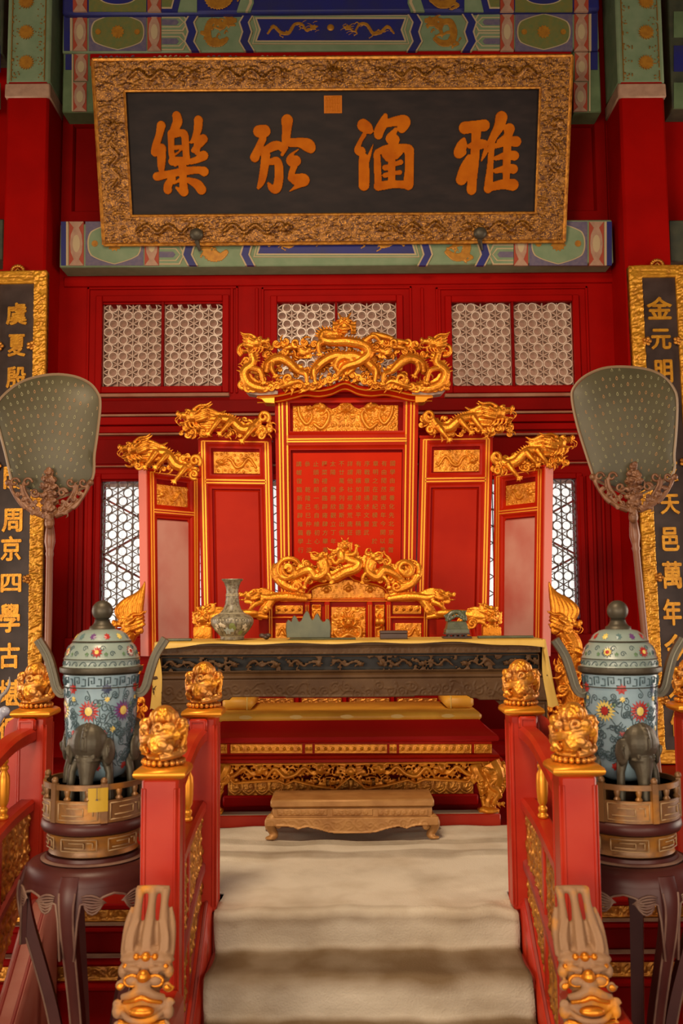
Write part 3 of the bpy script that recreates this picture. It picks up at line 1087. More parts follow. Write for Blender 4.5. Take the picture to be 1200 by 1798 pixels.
# ---- columns with painted heads
CY = 7.6
for side, x0, x1 in (('left', 8, 83), ('right', 1093, 1173)):
    X0, X1 = W(x0, 300, CY).x, W(x1, 300, CY).x
    m = MB()
    m.box(X0, X1, CY, WY + .1, 0, 8, .02)
    c = mk('column_' + side, m, RED, kind='structure')
    zb0, zb1 = W((x0 + x1) / 2, 172, CY).z, W((x0 + x1) / 2, 147, CY).z
    m = MB()
    m.box(X0 - .006, X1 + .006, CY - .006, WY - .01, zb1, 8, .02)
    mk('painted_head', m, PAINT['jade'], c)
    m = MB()
    m.box(X0 - .012, X1 + .012, CY - .012, WY - .01, zb0, zb1, .01)
    mk('painted_band', m, PAINT['pink'], c)
    for y in (3, 57, 110):
        p = W((x0 + x1) / 2 + (1 if side == 'left' else 2), y, CY - .006)
        s = MB()
        k = 18
        s.prism([(p.x + (.065 if i % 2 else .048) * math.cos(pi * i / k), CY - .016, p.z + (.065 if i % 2 else .048) * math.sin(pi * i / k)) for i in range(2 * k)],
                [(p.x + (.065 if i % 2 else .048) * math.cos(pi * i / k), CY - .004, p.z + (.065 if i % 2 else .048) * math.sin(pi * i / k)) for i in range(2 * k)])
        mk('painted_sun', s, PAINT['gold'], c, smooth=None)
    wd_, ht_ = X1 - X0, 8 - zb1
    R = Rel(wd_ - .05, 1.0, .008)
    for yy in np.arange(.06, .98, .115):
        for q in (.05, wd_ - .10):
            R.spiral(q, yy, .045, 1.5, .006, rng.uniform(0, 6), 1 if q < .1 else -1)
    R.tube([(.012, 0, .008), (.012, .5, .008), (.012, 1, .008)])
    R.tube([(wd_ - .062, 0, .008), (wd_ - .062, .5, .008), (wd_ - .062, 1, .008)])
    R.H = np.minimum(R.H, .005)
    xa = X0 + .025
    R.build('painted_scroll', PAINT['darkgold'], c, [(xa, CY - .007, zb1 + .02), (xa + R.w, CY - .007, zb1 + .02), (xa + R.w, CY - .007, zb1 + 1.02), (xa, CY - .007, zb1 + 1.02)], hole=.001)


# ---- painted beams
def paint(par, pts, Y, col, t=.006, name='painted_field'):
    m = MB()
    m.pprism(pts, Y - t, Y + .01)
    return mk(name, m, PAINT[col], par, smooth=None)


def hoop(par, x0, x1, y0, y1, Y):
    paint(par, [(x0, y0), (x0, y1), (x1, y1), (x1, y0)], Y, 'rust', .006, 'painted_hoop')
    c, h, w = (x0 + x1) / 2, (y1 - y0), (x1 - x0) / 2
    L = [(-.98, 0), (-.35, .14), (-.75, .3), (-.85, .5), (-.75, .7), (-.35, .86), (-.98, 1)]
    pts = [(c + a * w, y0 + b * h) for a, b in L] + [(c - a * w, y0 + b * h) for a, b in reversed(L)]
    paint(par, pts, Y, 'pink', .011, 'painted_hoop')
    e = [(c + w * .5 * math.cos(2 * pi * i / 18), y0 + h * .5 + h * .2 * math.sin(2 * pi * i / 18)) for i in range(18)]
    paint(par, e, Y, 'cream', .014, 'painted_hoop')


def lozenge(par, x0, x1, y0, y1, Y, field, inner):
    paint(par, [(x0, y0), (x0, y1), (x1, y1), (x1, y0)], Y, field)
    c, d, w, h = (x0 + x1) / 2, (y0 + y1) / 2, (x1 - x0) / 2, (y1 - y0) / 2
    for k, col, t in ((1.0, 'cream', .01), (.95, inner, .014)):
        pts = []
        for i in range(48):
            a = 2 * pi * i / 48
            rr = k * (1 - .05 * abs(math.cos(3 * a)))
            pts.append((c + w * .98 * rr * math.copysign(abs(math.cos(a)) ** 1.25, math.cos(a)), d + h * .95 * rr * math.copysign(abs(math.sin(a)) ** .8, math.sin(a))))
        paint(par, pts, Y, col, t)
    for dx, r in ((0, .36), (-.68, .16), (.68, .16)):
        pts = [(c + dx * w + h * r * (1 if i % 2 else .78) * math.cos(pi * i / 12), d + h * r * (1 if i % 2 else .78) * math.sin(pi * i / 12)) for i in range(24)]
        paint(par, pts, Y, 'gold', .019, 'painted_sun')


def zig(par, xa, xb, y0, y1, Y, col, t, tip=10):
    ys = [y0 + (y1 - y0) * k / 4 for k in range(5)]
    of = [tip, 0, tip * .55, 0, tip]
    paint(par, [(xa + o, y) for o, y in zip(of, ys)] + [(xb + o, y) for o, y in zip(reversed(of), reversed(ys))], Y, col, t)


def flat_dragon(par, x0, y0, x1, y1, Y, sx, r=.16, curl=False, name='painted_dragon'):
    q = rectxz(x0, y0, x1, y1, Y)
    w, h = q[2] - q[0], q[3] - q[1]
    R = Rel(w, h, .0045)
    if curl:
        P = [(.72, .28), (.52, .15), (.28, .2), (.2, .5), (.3, .78), (.52, .76), (.6, .6), (.78, .78)]
    else:
        P = [(.06, .3), (.16, .62), (.27, .35), (.4, .3), (.5, .72), (.62, .74), (.7, .4), (.8, .58)]
    P = [(x * w if sx > 0 else (1 - x) * w, y * h) for x, y in P]
    R.dragon(P, h * r * .55, sx)
    for k in range(7):
        a, b = rng.uniform(.05, .95) * w, rng.uniform(.15, .85) * h
        R.tube([(a, b, h * .03), (a + .05 * w, b + .08 * h, h * .03), (a + .1 * w, b + .02 * h, h * .012)])
    R.H = np.minimum(R.H, .007)
    R.build(name, PAINT['gold'], par, [(q[0], Y, q[1]), (q[2], Y, q[1]), (q[2], Y, q[3]), (q[0], Y, q[3])], hole=.001, lift=.0)


def painted_beam(name, cx, y0, y1, Y, X0, X1, L, label=None):
    """L: left-hand stations in pixels; the right half mirrors them about cx"""
    m = MB()
    m.pbox(X0, y0, X1, y1, Y, Y + .22, .01)
    bm_ = mk(name, m, PAINT['jade'], kind='structure')
    h = y1 - y0
    for sg in (1, -1):
        M = lambda x: x if sg > 0 else 2 * cx - x
        R2 = lambda a, b: (min(M(a), M(b)), max(M(a), M(b)))
        paint(bm_, [(M(L['edge'][0]), y0), (M(L['edge'][0]), y1), (M(L['edge'][1]), y1), (M(L['edge'][1]), y0)], Y, 'blue')
        a, b = R2(L['edge'][1], L['edge'][1] + 4)
        paint(bm_, [(a, y0), (a, y1), (b, y1), (b, y0)], Y, 'cream')
        hoop(bm_, *R2(*L['h1']), y0, y1, Y)
        lozenge(bm_, *R2(*L['loz']), y0, y1, Y, 'slate', L.get('inner', 'olive'))
        hoop(bm_, *R2(*L['h2']), y0, y1, Y)
        # striped green arrows
        a, b = L['arr']
        for k in (0, 1):
            ya, yb = y0 + h * (.02 + .5 * k), y0 + h * (.48 + .5 * k)
            for ins, col, t in ((0, 'cream', .008), (2.2, 'jade', .011), (6.5, 'cream', .014), (8.3, 'jade', .017)):
                if yb - ya - 2 * ins < 3:
                    continue
                p = [(a, ya + ins), (a, yb - ins), (b - 6 - ins, yb - ins), (b + 2 - ins, (ya + yb) / 2), (b - 6 - ins, ya + ins)]
                paint(bm_, [(M(x), y) for x, y in p], Y, col, t)
            p = [(a, (ya + yb) / 2 - 5), (a, (ya + yb) / 2 + 5), (b - 18, (ya + yb) / 2 + 5), (b - 14, (ya + yb) / 2), (b - 18, (ya + yb) / 2 - 5)]
            paint(bm_, [(M(x), y) for x, y in p], Y, 'slate', .02)
        for z0_, z1_ in (L['z1'], L['z2']):
            tip = 10 * sg
            if sg > 0:
                zig(bm_, z0_ - 3, z1_ + 3, y0, y1, Y, 'cream', .018, tip)
                zig(bm_, z0_, z1_, y0, y1, Y, 'blue', .022, tip)
            else:
                zig(bm_, M(z1_ + 3), M(z0_ - 3), y0, y1, Y, 'cream', .018, tip)
                zig(bm_, M(z1_), M(z0_), y0, y1, Y, 'blue', .022, tip)
        a, b = R2(*L['drg'])
        flat_dragon(bm_, a, y0 + 3, b, y1 - 3, Y, sg, .17, True)
    a, b = L['mid'], 2 * cx - L['mid']
    ya, yb = y0 + h * .15, y1 - h * .26
    yc = (ya + yb) / 2
    hexp = lambda i: [(a + i, ya + i * .8), (a + 7 + i, yc), (a + i, yb - i * .8), (b - i, yb - i * .8), (b - 7 - i, yc), (b - i, ya + i * .8)]
    for i, col, t in ((-7, 'cream', .010), (-5, 'jade', .013), (-2, 'cream', .018), (1.5, 'blue', .023)):
        paint(bm_, hexp(i), Y, col, t)
    for sg in (1, -1):
        p = (a + 14, cx - 10) if sg > 0 else (cx + 10, b - 14)
        flat_dragon(bm_, p[0], ya + 2, p[1], yb - 2, Y - .02, sg, .16)
    m = MB()
    pc = W(cx, yc, Y)
    m.ell((pc.x, Y - .028, pc.z), (.03, .008, .03))
    mk('painted_pearl', m, PAINT['gold'], bm_)
    return bm_


BY = 7.72
LAYU = dict(edge=(112, 123), h1=(128, 153), loz=(156, 257), h2=(259, 283), arr=(284, 328), z1=(326, 339), z2=(422, 435), drg=(352, 416), mid=450)
painted_beam('beam_upper', 581, 22, 89, BY, 110, 1052, LAYU)
m = MB()
m.pbox(110, -90, 1052, 21, BY - .06, BY + .25, .02)
tb = mk('beam_top', m, PAINT['blue'], kind='structure')
for sg in (1, -1):
    M = lambda x: x if sg > 0 else 2 * 581 - x
    R2 = lambda a, b: (min(M(a), M(b)), max(M(a), M(b)))
    hoop(tb, *R2(128, 153), -60, 20, BY - .06)
    a, b = R2(156, 257)
    paint(tb, [(a, -60), (a, 20), (b, 20), (b, -60)], BY - .06, 'olive')
    p = [((a + b) / 2 + 34 * math.cos(pi * i / 16), -6 + 14 * math.sin(pi * i / 16)) for i in range(32)]
    paint(tb, p, BY - .06, 'cream', .009)
    paint(tb, [((a + b) / 2 + 31 * math.cos(pi * i / 16), -6 + 12.5 * math.sin(pi * i / 16)) for i in range(32)], BY - .06, 'blue', .013)
    hoop(tb, *R2(259, 283), -60, 20, BY - .06)
    a, b = R2(284, 346)
    paint(tb, [(a, -60), (a, 20), (b, 20), (b, -60)], BY - .06, 'jade')
    p = [(284, -60), (284, 20), (312, 20), (318, -5), (312, -60)]
    paint(tb, [(M(x), y) for x, y in p], BY - .06, 'blue', .009)
    p = [(284, -60), (284, 15), (302, 15), (308, -8), (302, -60)]
    paint(tb, [(M(x), y) for x, y in p], BY - .06, 'cream', .012)
    p = [(284, -60), (284, 12), (300, 12), (305, -8), (300, -60)]
    paint(tb, [(M(x), y) for x, y in p], BY - .06, 'olive', .015)
    a, b = R2(352, 424)
    flat_dragon(tb, a, -45, b, 18, BY - .07, sg, .2, True)
    p = [(420, -60), (424, -5), (416, 20), (440, 20), (446, 5), (440, -60)]
    paint(tb, [(M(x), y) for x, y in p], BY - .06, 'jade', .009)
    p = [(432, -60), (438, 4), (431, 20), (435, 20), (443, 5), (437, -60)]
    paint(tb, [(M(x), y) for x, y in p], BY - .06, 'cream', .012)
paint(tb, [(448, -8), (448, -3), (714, -3), (714, -8)], BY - .06, 'slate', .008)

# dropped brackets at both ends of the upper beam
for nm, x0, x1 in (('bracket_left', 110, 166), ('bracket_right', 1008, 1055)):
    m = MB()
    m.pbox(x0, 89, x1, 197, BY + .03, WY, .01)
    b = mk(nm, m, PAINT['green'], kind='structure')
    xa = x0 + 20 if nm.endswith('left') else x0 + 2
    hoop(b, xa, xa + 24, 92, 142, BY + .03)
    hoop(b, xa - 2, xa + 22, 144, 195, BY + .03)
    xe = x0 + 5 if nm.endswith('left') else x1 - 17
    paint(b, [(xe, 90), (xe, 122), (xe + 12, 122), (xe + 12, 90)], BY + .03, 'blue', .008)
    xe = x0 + 16 if nm.endswith('left') else x1 - 20
    paint(b, [(xe, 92), (xe, 195), (xe + 2.5, 195), (xe + 2.5, 92)], BY + .03, 'cream', .01)
# red board with little painted clouds under the upper beam
m = MB()
m.pbox(158, 89, 1004, 112, BY + .02, WY, .004)
rb = mk('trim_1', m, RED, kind='structure')
for k in range(9):
    xc = 205 + 95 * k
    q = rectxz(xc - 40, 96, xc + 40, 106, BY + .02)
    R = Rel(q[2] - q[0], q[3] - q[1], .004)
    for j in range(7):
        R.spiral(R.w * (.14 + .12 * j), R.h * .42, R.h * .36, 1.3, R.h * .1, rng.uniform(0, 6), 1)
    R.tube([(R.w * .02, R.h * .15, R.h * .06), (R.w * .5, R.h * .1, R.h * .1), (R.w * .98, R.h * .15, R.h * .06)])
    R.H = np.minimum(R.H, .006)
    R.build('painted_cloud', PAINT['cream'] if k % 2 else PAINT['slate'], rb, pcorners(xc - 40, 96, xc + 40, 106, BY + .018), hole=.001)

LAYD = dict(edge=(107, 116), h1=(121, 147), loz=(150, 252), h2=(254, 279), arr=(280, 322), z1=(322, 335), z2=(424, 436), drg=(348, 416), mid=452, inner='jade')
painted_beam('beam_lower', 591, 389, 466, BY + .05, 105, 1077, LAYD)
# beams of the next bays, seen past the columns
for nm, x0, x1 in (('beam_next_left', -300, 6), ('beam_next_right', 1176, 1500)):
    m = MB()
    m.pbox(x0, 385, x1, 458, BY + .05, WY, .01)
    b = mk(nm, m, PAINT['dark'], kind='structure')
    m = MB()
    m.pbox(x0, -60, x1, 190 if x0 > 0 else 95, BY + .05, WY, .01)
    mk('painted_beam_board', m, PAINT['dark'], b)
    xa = 1184 if x0 > 0 else 0
    for ya, col in ((20, 'green'), (80, 'blue'), (145, 'green')):
        paint(b, [(xa, ya), (xa, ya + 45), (xa + 60 if x0 > 0 else -60, ya + 45), (xa + 60 if x0 > 0 else -60, ya)][::1], BY + .05, col, .008)

# ================================================================== the hanging tablet
PT, PB = 7.29, 7.74
tl, tr, br, bl = W(161, 104, PT), W(1009, 102, PT), W(984, 424, PB), W(187, 430, PB)
ct = (tl + tr) / 2
cb = (bl + br) / 2
axu = Vector((1, 0, 0))
axv = (Vector((0, ct.y, ct.z)) - Vector((0, cb.y, cb.z)))
PH = axv.length
axv.normalize()
axn = Vector((0, -axv.z, axv.y))
if axn.y > 0:
    axn = -axn
PW = (tr.x - tl.x + br.x - bl.x) / 2
p0 = Vector(((tl.x + bl.x) / 2, cb.y, cb.z))           # lower left corner
plq = root('hanging_tablet', p0 + axu * PW / 2, 'wide black tablet with four orange gilt characters in a carved gold frame above the throne', 'tablet')


def pl(u, v, n=0.0):
    return p0 + axu * u + axv * v + axn * n


def pl_px(px, py):
    """tablet coordinates of a pixel"""
    a = Vector((0, 0, ZC))
    d = W(px, py, 7.5) - a
    t = (p0 - a).dot(axn) / d.dot(axn)
    h = a + d * t - p0
    return h.dot(axu), h.dot(axv)


m = MB()
m.hexa([pl(0.02, 0.02, .0), pl(PW - .02, .02, 0), pl(PW - .02, PH - .02, 0), pl(.02, PH - .02, 0)],
       [pl(0.02, 0.02, -.06), pl(PW - .02, .02, -.06), pl(PW - .02, PH - .02, -.06), pl(.02, PH - .02, -.06)])
mk('board', m, BLACKBOARD, plq)
iu0, iv1 = pl_px(220, 161)
iu1, iv0 = pl_px(940, 374)
R = Rel(PW, PH, .0075)
mk_in = (np.arange(R.nx) * R.c)[None, :], (np.arange(R.ny) * R.c)[:, None]
ring_ = ~((mk_in[0] > iu0) & (mk_in[0] < iu1) & (mk_in[1] > iv0) & (mk_in[1] < iv1))
rg = random.Random(3)
for k in range(3400):                                    # choppy gilt waves
    x, y = rg.uniform(0, PW), rg.uniform(0, PH)
    if not (iu0 - .02 < x < iu1 + .02 and iv0 - .02 < y < iv1 + .02):
        l = rg.uniform(.02, .05)
        a = rg.uniform(-.35, .35)
        R.tube([(x - l * math.cos(a), y - l * math.sin(a), .005), (x, y + .01, rg.uniform(.007, .012)), (x + l * math.cos(a), y + l * math.sin(a), .004)], 0, 1, 3)
fw = iu0


def frame_dragon(cx, cy, w, sx, vert=False, sy=1):
    P = [(-.5, -.1), (-.36, .22), (-.2, -.16), (-.03, .2), (.14, -.18), (.28, .16), (.42, .05)]
    pts = []
    for a, b in P:
        a *= sx * w
        b *= .16
        pts.append((cx + (b if vert else a), cy + (a * sy if vert else b)))
    R.dragon(pts, .016, sx, .010, 1.2)


for cx, sx in ((.55, 1), (1.25, 1), (PW - 1.25, -1), (PW - .55, -1)):
    frame_dragon(cx, PH - (PH - iv1) * .52, .55, sx)
    frame_dragon(cx, iv0 * .5, .55, sx)
for cx in (fw * .52, PW - fw * .5):
    frame_dragon(cx, PH * .5, .5, 1, True)
R.spiral(PW / 2, PH - .13, .06, 1.3, .02)
R.face(PW / 2, PH - .12, .05, .01)
hh = .03 + .035 * np.clip(np.minimum.reduce([np.broadcast_to(np.abs(mk_in[0] - iu0), R.H.shape) + 0 * R.H, np.abs(mk_in[0] - iu1) + 0 * R.H + 0, np.abs(mk_in[1] - iv0) + 0 * R.H, np.abs(mk_in[1] - iv1) + 0 * R.H]) / .2, 0, 1)
R.H = R.H * .7 + .03
R.build('carved_frame', GOLD_PLAQUE, plq, [pl(0, 0, .0), pl(PW, 0, 0), pl(PW, PH, 0), pl(0, PH, 0)], mask=ring_, back=.05)
m = MB()
for a, b in (((iu0, iv0), (iu1, iv0)), ((iu1, iv0), (iu1, iv1)), ((iu1, iv1), (iu0, iv1)), ((iu0, iv1), (iu0, iv0))):
    m.tube([pl(*a, .03), pl(*b, .03)], .011, 6)
for a, b in (((0, 0), (PW, 0)), ((PW, 0), (PW, PH)), ((PW, PH), (0, PH)), ((0, PH), (0, 0))):
    m.tube([pl(*a, .03), pl(*b, .03)], .016, 6)
mk('frame_edging', m, GOLD_OLD, plq)

# the four characters, brush stroke by brush stroke (x, y, half width in a 1200-wide crop of 140 pixels)
CH = {
    'le': ((250, 190), [
        [(290, 262, 74), (250, 400, 62), (190, 560, 65), (172, 668, 74)], [(285, 592, 68), (272, 720, 74), (262, 830, 68), (258, 920, 52)],
        [(540, 122, 74), (550, 205, 80), (505, 300, 72), (450, 400, 60)], [(440, 380, 62), (432, 560, 54), (438, 720, 52), (490, 850, 45)],
        [(500, 390, 60), (620, 372, 60), (655, 420, 66), (662, 600, 62), (668, 740, 60), (682, 820, 48)], [(460, 592, 40), (600, 582, 40)],
        [(440, 795, 70), (560, 790, 72), (680, 790, 68)], [(480, 695, 26), (540, 660, 22), (600, 610, 20)],
        [(880, 188, 75), (862, 330, 68), (800, 470, 50), (735, 520, 22)], [(845, 380, 60), (840, 700, 52)],
        [(945, 465, 76), (860, 560, 62), (770, 645, 40)], [(940, 712, 80), (850, 765, 60), (720, 805, 50)],
        [(185, 1020, 72), (400, 980, 62), (650, 940, 68), (850, 928, 62), (950, 952, 82)], [(600, 880, 70), (600, 1100, 66), (600, 1270, 84)],
        [(430, 1050, 58), (355, 1150, 70), (345, 1232, 72)], [(560, 1065, 36), (440, 1130, 24)], [(485, 1190, 26), (560, 1250, 50)],
        [(690, 1080, 52), (820, 1140, 80), (892, 1232, 85)]]),
    'yu': ((425, 190), [
        [(255, 348, 94), (350, 345, 98)], [(310, 460, 62), (240, 600, 65), (170, 750, 80)], [(330, 640, 60), (470, 570, 75), (560, 560, 65), (600, 610, 50)],
        [(350, 700, 75), (320, 900, 70), (280, 1080, 62), (215, 1205, 28)], [(430, 800, 55), (520, 790, 65), (550, 900, 72), (540, 1080, 75), (500, 1205, 76), (430, 1195, 58), (372, 1110, 20)],
        [(660, 590, 44), (595, 710, 30)], [(690, 190, 94), (680, 330, 76), (665, 460, 70), (650, 550, 60)],
        [(740, 520, 70), (880, 520, 76), (1005, 560, 102), (1050, 612, 74)], [(850, 622, 16), (760, 690, 34), (740, 785, 84), (820, 792, 88)],
        [(790, 860, 55), (750, 960, 55), (740, 1060, 65)], [(800, 1070, 86), (930, 1080, 96), (850, 1150, 52), (700, 1250, 12)]]),
    'han': ((610, 190), [
        [(235, 258, 94), (290, 295, 88), (345, 345, 48)], [(250, 400, 40), (190, 500, 38), (150, 620, 55), (210, 650, 78)],
        [(240, 740, 74), (246, 900, 86), (246, 1188, 86)], [(300, 780, 38), (345, 650, 26), (392, 515, 4)],
        [(565, 122, 40), (530, 230, 75), (475, 340, 80), (462, 410, 68)], [(600, 230, 62), (740, 200, 75), (850, 212, 92), (805, 320, 72)],
        [(720, 325, 36), (640, 455, 74), (705, 478, 78), (650, 590, 62)], [(450, 660, 52), (600, 605, 60), (880, 605, 68), (930, 645, 76)],
        [(925, 650, 76), (928, 900, 72), (908, 1182, 86)], [(440, 690, 56), (450, 900, 60), (462, 1200, 60)], [(460, 1165, 74), (700, 1140, 62), (900, 1150, 65)],
        [(650, 620, 64), (662, 880, 60), (660, 1100, 62)], [(780, 665, 52), (720, 740, 40)], [(795, 810, 44), (700, 840, 36)], [(560, 700, 52), (600, 770, 40)],
        [(560, 890, 46), (640, 880, 46)], [(560, 1005, 42), (640, 985, 40)], [(785, 962, 40), (680, 975, 30)]]),
    'ya': ((790, 190), [
        [(222, 290, 90), (400, 268, 84), (518, 254, 86)], [(390, 340, 74), (385, 560, 70), (370, 800, 74), (345, 1100, 74), (340, 1240, 74)],
        [(212, 462, 34), (182, 560, 82), (142, 668, 76), (215, 650, 52)], [(295, 562, 40), (420, 540, 76), (520, 530, 62)], [(545, 610, 42), (512, 700, 34), (470, 795, 12)],
        [(300, 740, 58), (232, 900, 80), (182, 1085, 86)], [(750, 140, 90), (722, 270, 80), (655, 400, 64), (600, 520, 58)],
        [(620, 500, 54), (610, 800, 50), (592, 1100, 64), (582, 1222, 66)], [(870, 312, 82), (842, 420, 62), (720, 512, 48)], [(850, 460, 64), (845, 1150, 55)],
        [(685, 560, 42), (850, 500, 65), (992, 500, 80)], [(690, 745, 38), (850, 700, 60), (970, 712, 74)], [(690, 935, 42), (850, 900, 60), (958, 912, 74)],
        [(600, 1185, 62), (800, 1140, 75), (968, 1150, 90)]]),
}
for nm, (og, strokes) in CH.items():
    u0, v1 = pl_px(og[0], og[1])
    u1, v0 = pl_px(og[0] + 140, og[1] + 170)
    R = Rel(u1 - u0, v1 - v0, .0042)
    k = (u1 - u0) / 1200
    for st in strokes:
        R.tube([(x * k, (1457 - y) * (v1 - v0) / 1457, r * k) for x, y, r in st], 0, 1, 8)
    R.H = np.where(R.H > 0, np.minimum(R.H, .012) + .004, 0)
    R.build('lettering', GOLD_CHAR, plq, [pl(u0, v0, 0), pl(u1, v0, 0), pl(u1, v1, 0), pl(u0, v1, 0)], hole=.001)
# imperial seal: a square of orange gilt with raised seal strokes
u0, v1 = pl_px(569, 168)
u1, v0 = pl_px(601, 199)
R = Rel(u1 - u0, v1 - v0, .003)
R.H[:] = .006
for i in range(6):
    x = R.w * (.14 + .145 * i)
    R.tube([(x, R.h * .1, .005), (x, R.h * .5, .005), (x, R.h * .9, .005)], .006)
for i in range(5):
    y = R.h * (.12 + .19 * i)
    R.tube([(R.w * (.1 if i % 2 else .5), y, .005), (R.w * (.5 if i % 2 else .9), y, .005)], .006)
R.build('seal', mat('seal_orange_gilt', (0.46, 0.13, 0.008), 0.5, .1, spec=.1), plq, [pl(u0, v0, 0), pl(u1, v0, 0), pl(u1, v1, 0), pl(u0, v1, 0)])
for px_, py_ in ((347, 412), (842, 410)):
    u, v = pl_px(px_, py_)
    m = MB()
    M = Matrix((axu, axv, axn)).transposed()
    m.ell(pl(u, v, .06), (.055, .05, .03), M, 16, 8)
    m.tube([pl(u, v, .02), pl(u, v - .06, .05), pl(u + .02, v - .13, .03)], [.022, .02, .01], 8)
    mk('boss', m, BRONZE, plq)

# ================================================================== couplet boards on the columns
GOLDREL = {}


def couplet(ax, ay, bx, by, wpx, chars, label, Y, lean):
    """centre line from pixel (ax, ay) to (bx, by); wpx = half widths (outer, inner) in pixels"""
    a, b = W(ax, ay, Y), W(bx, by, Y - lean)
    up = (a - b)
    L = up.length
    up.normalize()
    rt = Vector((1, 0, 0))
    rt = (rt - up * rt.dot(up)).normalized()
    nn = rt.cross(up)
    if nn.y > 0:
        nn = -nn
    hw, hi = wpx[0] * S(Y), wpx[1] * S(Y)
    T = lambda u, v, n: b + rt * u + up * v + nn * n
    r = root('couplet_board', b, label, 'couplet', 'gilt couplet boards on the two columns')
    m = MB()
    m.hexa([T(-hw, 0, 0), T(hw, 0, 0), T(hw, L, 0), T(-hw, L, 0)], [T(-hw, 0, -.05), T(hw, 0, -.05), T(hw, L, -.05), T(-hw, L, -.05)])
    mk('board', m, BROWNBOARD, r)
    R = Rel(2 * hw, L, .0065)
    rg = random.Random(5)
    fw_ = hw - hi
    for k in range(1500):
        x = rg.choice((rg.uniform(0, fw_), rg.uniform(2 * hw - fw_, 2 * hw)))
        y = rg.uniform(0, L)
        a_ = rg.uniform(.1, .9)
        l = rg.uniform(.012, .03)
        R.tube([(x - l * math.cos(a_), y - l * math.sin(a_), .004), (x, y, rg.uniform(.008, .013)), (x + l * math.cos(a_), y + l * math.sin(a_), .004)], 0, 1, 2)
    for k in range(160):
        y = rg.choice((rg.uniform(0, fw_), rg.uniform(L - fw_, L)))
        R.tube([(rg.uniform(0, 2 * hw), y, .01), (rg.uniform(0, 2 * hw), y, .006)], 0, 1, 2)
    R.H = R.H + .022
    U, V = np.arange(R.nx) * R.c, np.arange(R.ny) * R.c
    mask = ~((U[None, :] > fw_) & (U[None, :] < 2 * hw - fw_) & (V[:, None] > fw_) & (V[:, None] < L - fw_))
    R.build('carved_frame', GOLD_COUPLET, r, [T(-hw, 0, 0), T(hw, 0, 0), T(hw, L, 0), T(-hw, L, 0)], mask=mask, back=.05)
    for v in (.12, .36, .59, .84):
        for q in (-1, 1):
            m = MB()
            c = T(q * (hi - .012), L * v, .03)
            for k in range(5):
                m.ell(c + rt * (.022 * math.cos(k * 1.256)) + up * (.022 * math.sin(k * 1.256)), (.016, .012, .016), None, 8, 5)
            m.ell(c, (.014, .02, .014), None, 8, 5)
            mk('bat_boss', m, GOLD_OLD, r)
    m = MB()
    for k in range(9):
        an = pi * k / 8
        m.ell(T(.045 * math.cos(an), L + .012 + .04 * math.sin(an), 0), (.014, .012, .014), None, 8, 5)
    m.tube([T(-.03, L, 0), T(0, L + .03, 0), T(.03, L, 0)], .008, 6)
    mk('hook', m, GOLD_OLD, r)
    for ch, px, py, hpx, wp in chars:
        v0, f0 = text_mesh(ch, .006, .05, 0)
        v, f = np.zeros((0, 3)), []
        for i_, (ox, oz) in enumerate(((0, 0), (.024, 0), (-.024, 0), (0, .02), (0, -.02))):
            f += [tuple(a + len(v) for a in g) for g in f0]
            v = np.vstack([v, v0 + np.array([ox, oz, -.002 * i_])])
        hh_, ww = (v[:, 1].max() - v[:, 1].min()), (v[:, 0].max() - v[:, 0].min())
        ky, kx = hpx * S(Y) / hh_, wp * S(Y) / ww
        # place along the board at the pixel's height
        t = (by - py) / (by - ay)
        u = (px - (bx + (ax - bx) * t)) * S(Y)
        vv = L * t
        m = MB()
        m.add([T(u + p[0] * kx, vv + p[1] * ky, .008 + p[2] * .12) for p in v], f)
        mk('lettering', m, GOLD_COUPLET, r, smooth=None)
    return r


lc = [('虞', 30, 556, 41, 38), ('夏', 30, 614, 41, 32), ('殷', 29, 672, 40, 36), ('闕', 27, 732, 40, 34), ('有', 26, 792, 40, 34), ('閒', 24, 852, 40, 34),
      ('周', 22, 927, 42, 36), ('京', 20, 976, 44, 36), ('四', 20, 1036, 32, 36), ('學', 18, 1096, 50, 36), ('古', 17, 1160, 44, 36), ('堪', 17, 1222, 44, 36), ('循', 16, 1284, 44, 36)]
couplet(31, 478, 15, 1340, (54, 31), lc, 'couplet board on the left column, beginning with the character 虞', 7.52, .1)
rc = [('金', 1158, 546, 42, 46), ('元', 1161, 603, 38, 36), ('明', 1166, 662, 44, 32), ('宅', 1168, 722, 40, 34), ('於', 1171, 782, 40, 34), ('茲', 1174, 840, 40, 34),
      ('天', 1177, 899, 36, 34), ('邑', 1178, 960, 42, 30), ('萬', 1181, 1022, 48, 34), ('年', 1181, 1086, 46, 32), ('今', 1187, 1146, 46, 40), ('大', 1191, 1210, 44, 34), ('備', 1195, 1274, 44, 34)]
couplet(1155, 468, 1200, 1340, (53, 30), rc, 'couplet board on the right column, beginning with the character 金', 7.52, .1)


# ================================================================== dais, stairs, carpet
DZ = 0.75
DF = 4.10
dais = MB()
dais.box(-3.2, 3.3, DF, WY, DZ - .025, DZ, .006)
dais.box(-3.17, 3.27, DF + .03, WY, .665, DZ - .025)
dais.box(-3.2, 3.3, DF - .01, WY, .635, .67, .012)
dais.box(-3.15, 3.25, DF + .05, WY, .54, .64)
dais.box(-3.2, 3.3, DF - .005, WY, .505, .545, .012)
dais.box(-3.17, 3.27, DF + .03, WY, .43, .51)
dais.box(-3.2, 3.3, DF, WY, .405, .435, .01)
dais.box(-3.15, 3.25, DF + .05, WY, .24, .41)
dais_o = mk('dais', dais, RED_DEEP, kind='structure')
m = MB()
m.box(-3.25, 3.35, DF - .05, WY, 0, .245, .02)
mk('plinth', m, mat('dusty_plinth', (0.40, 0.27, 0.17), 0.7, col2=(0.3, 0.16, 0.07), nscale=8), dais_o)
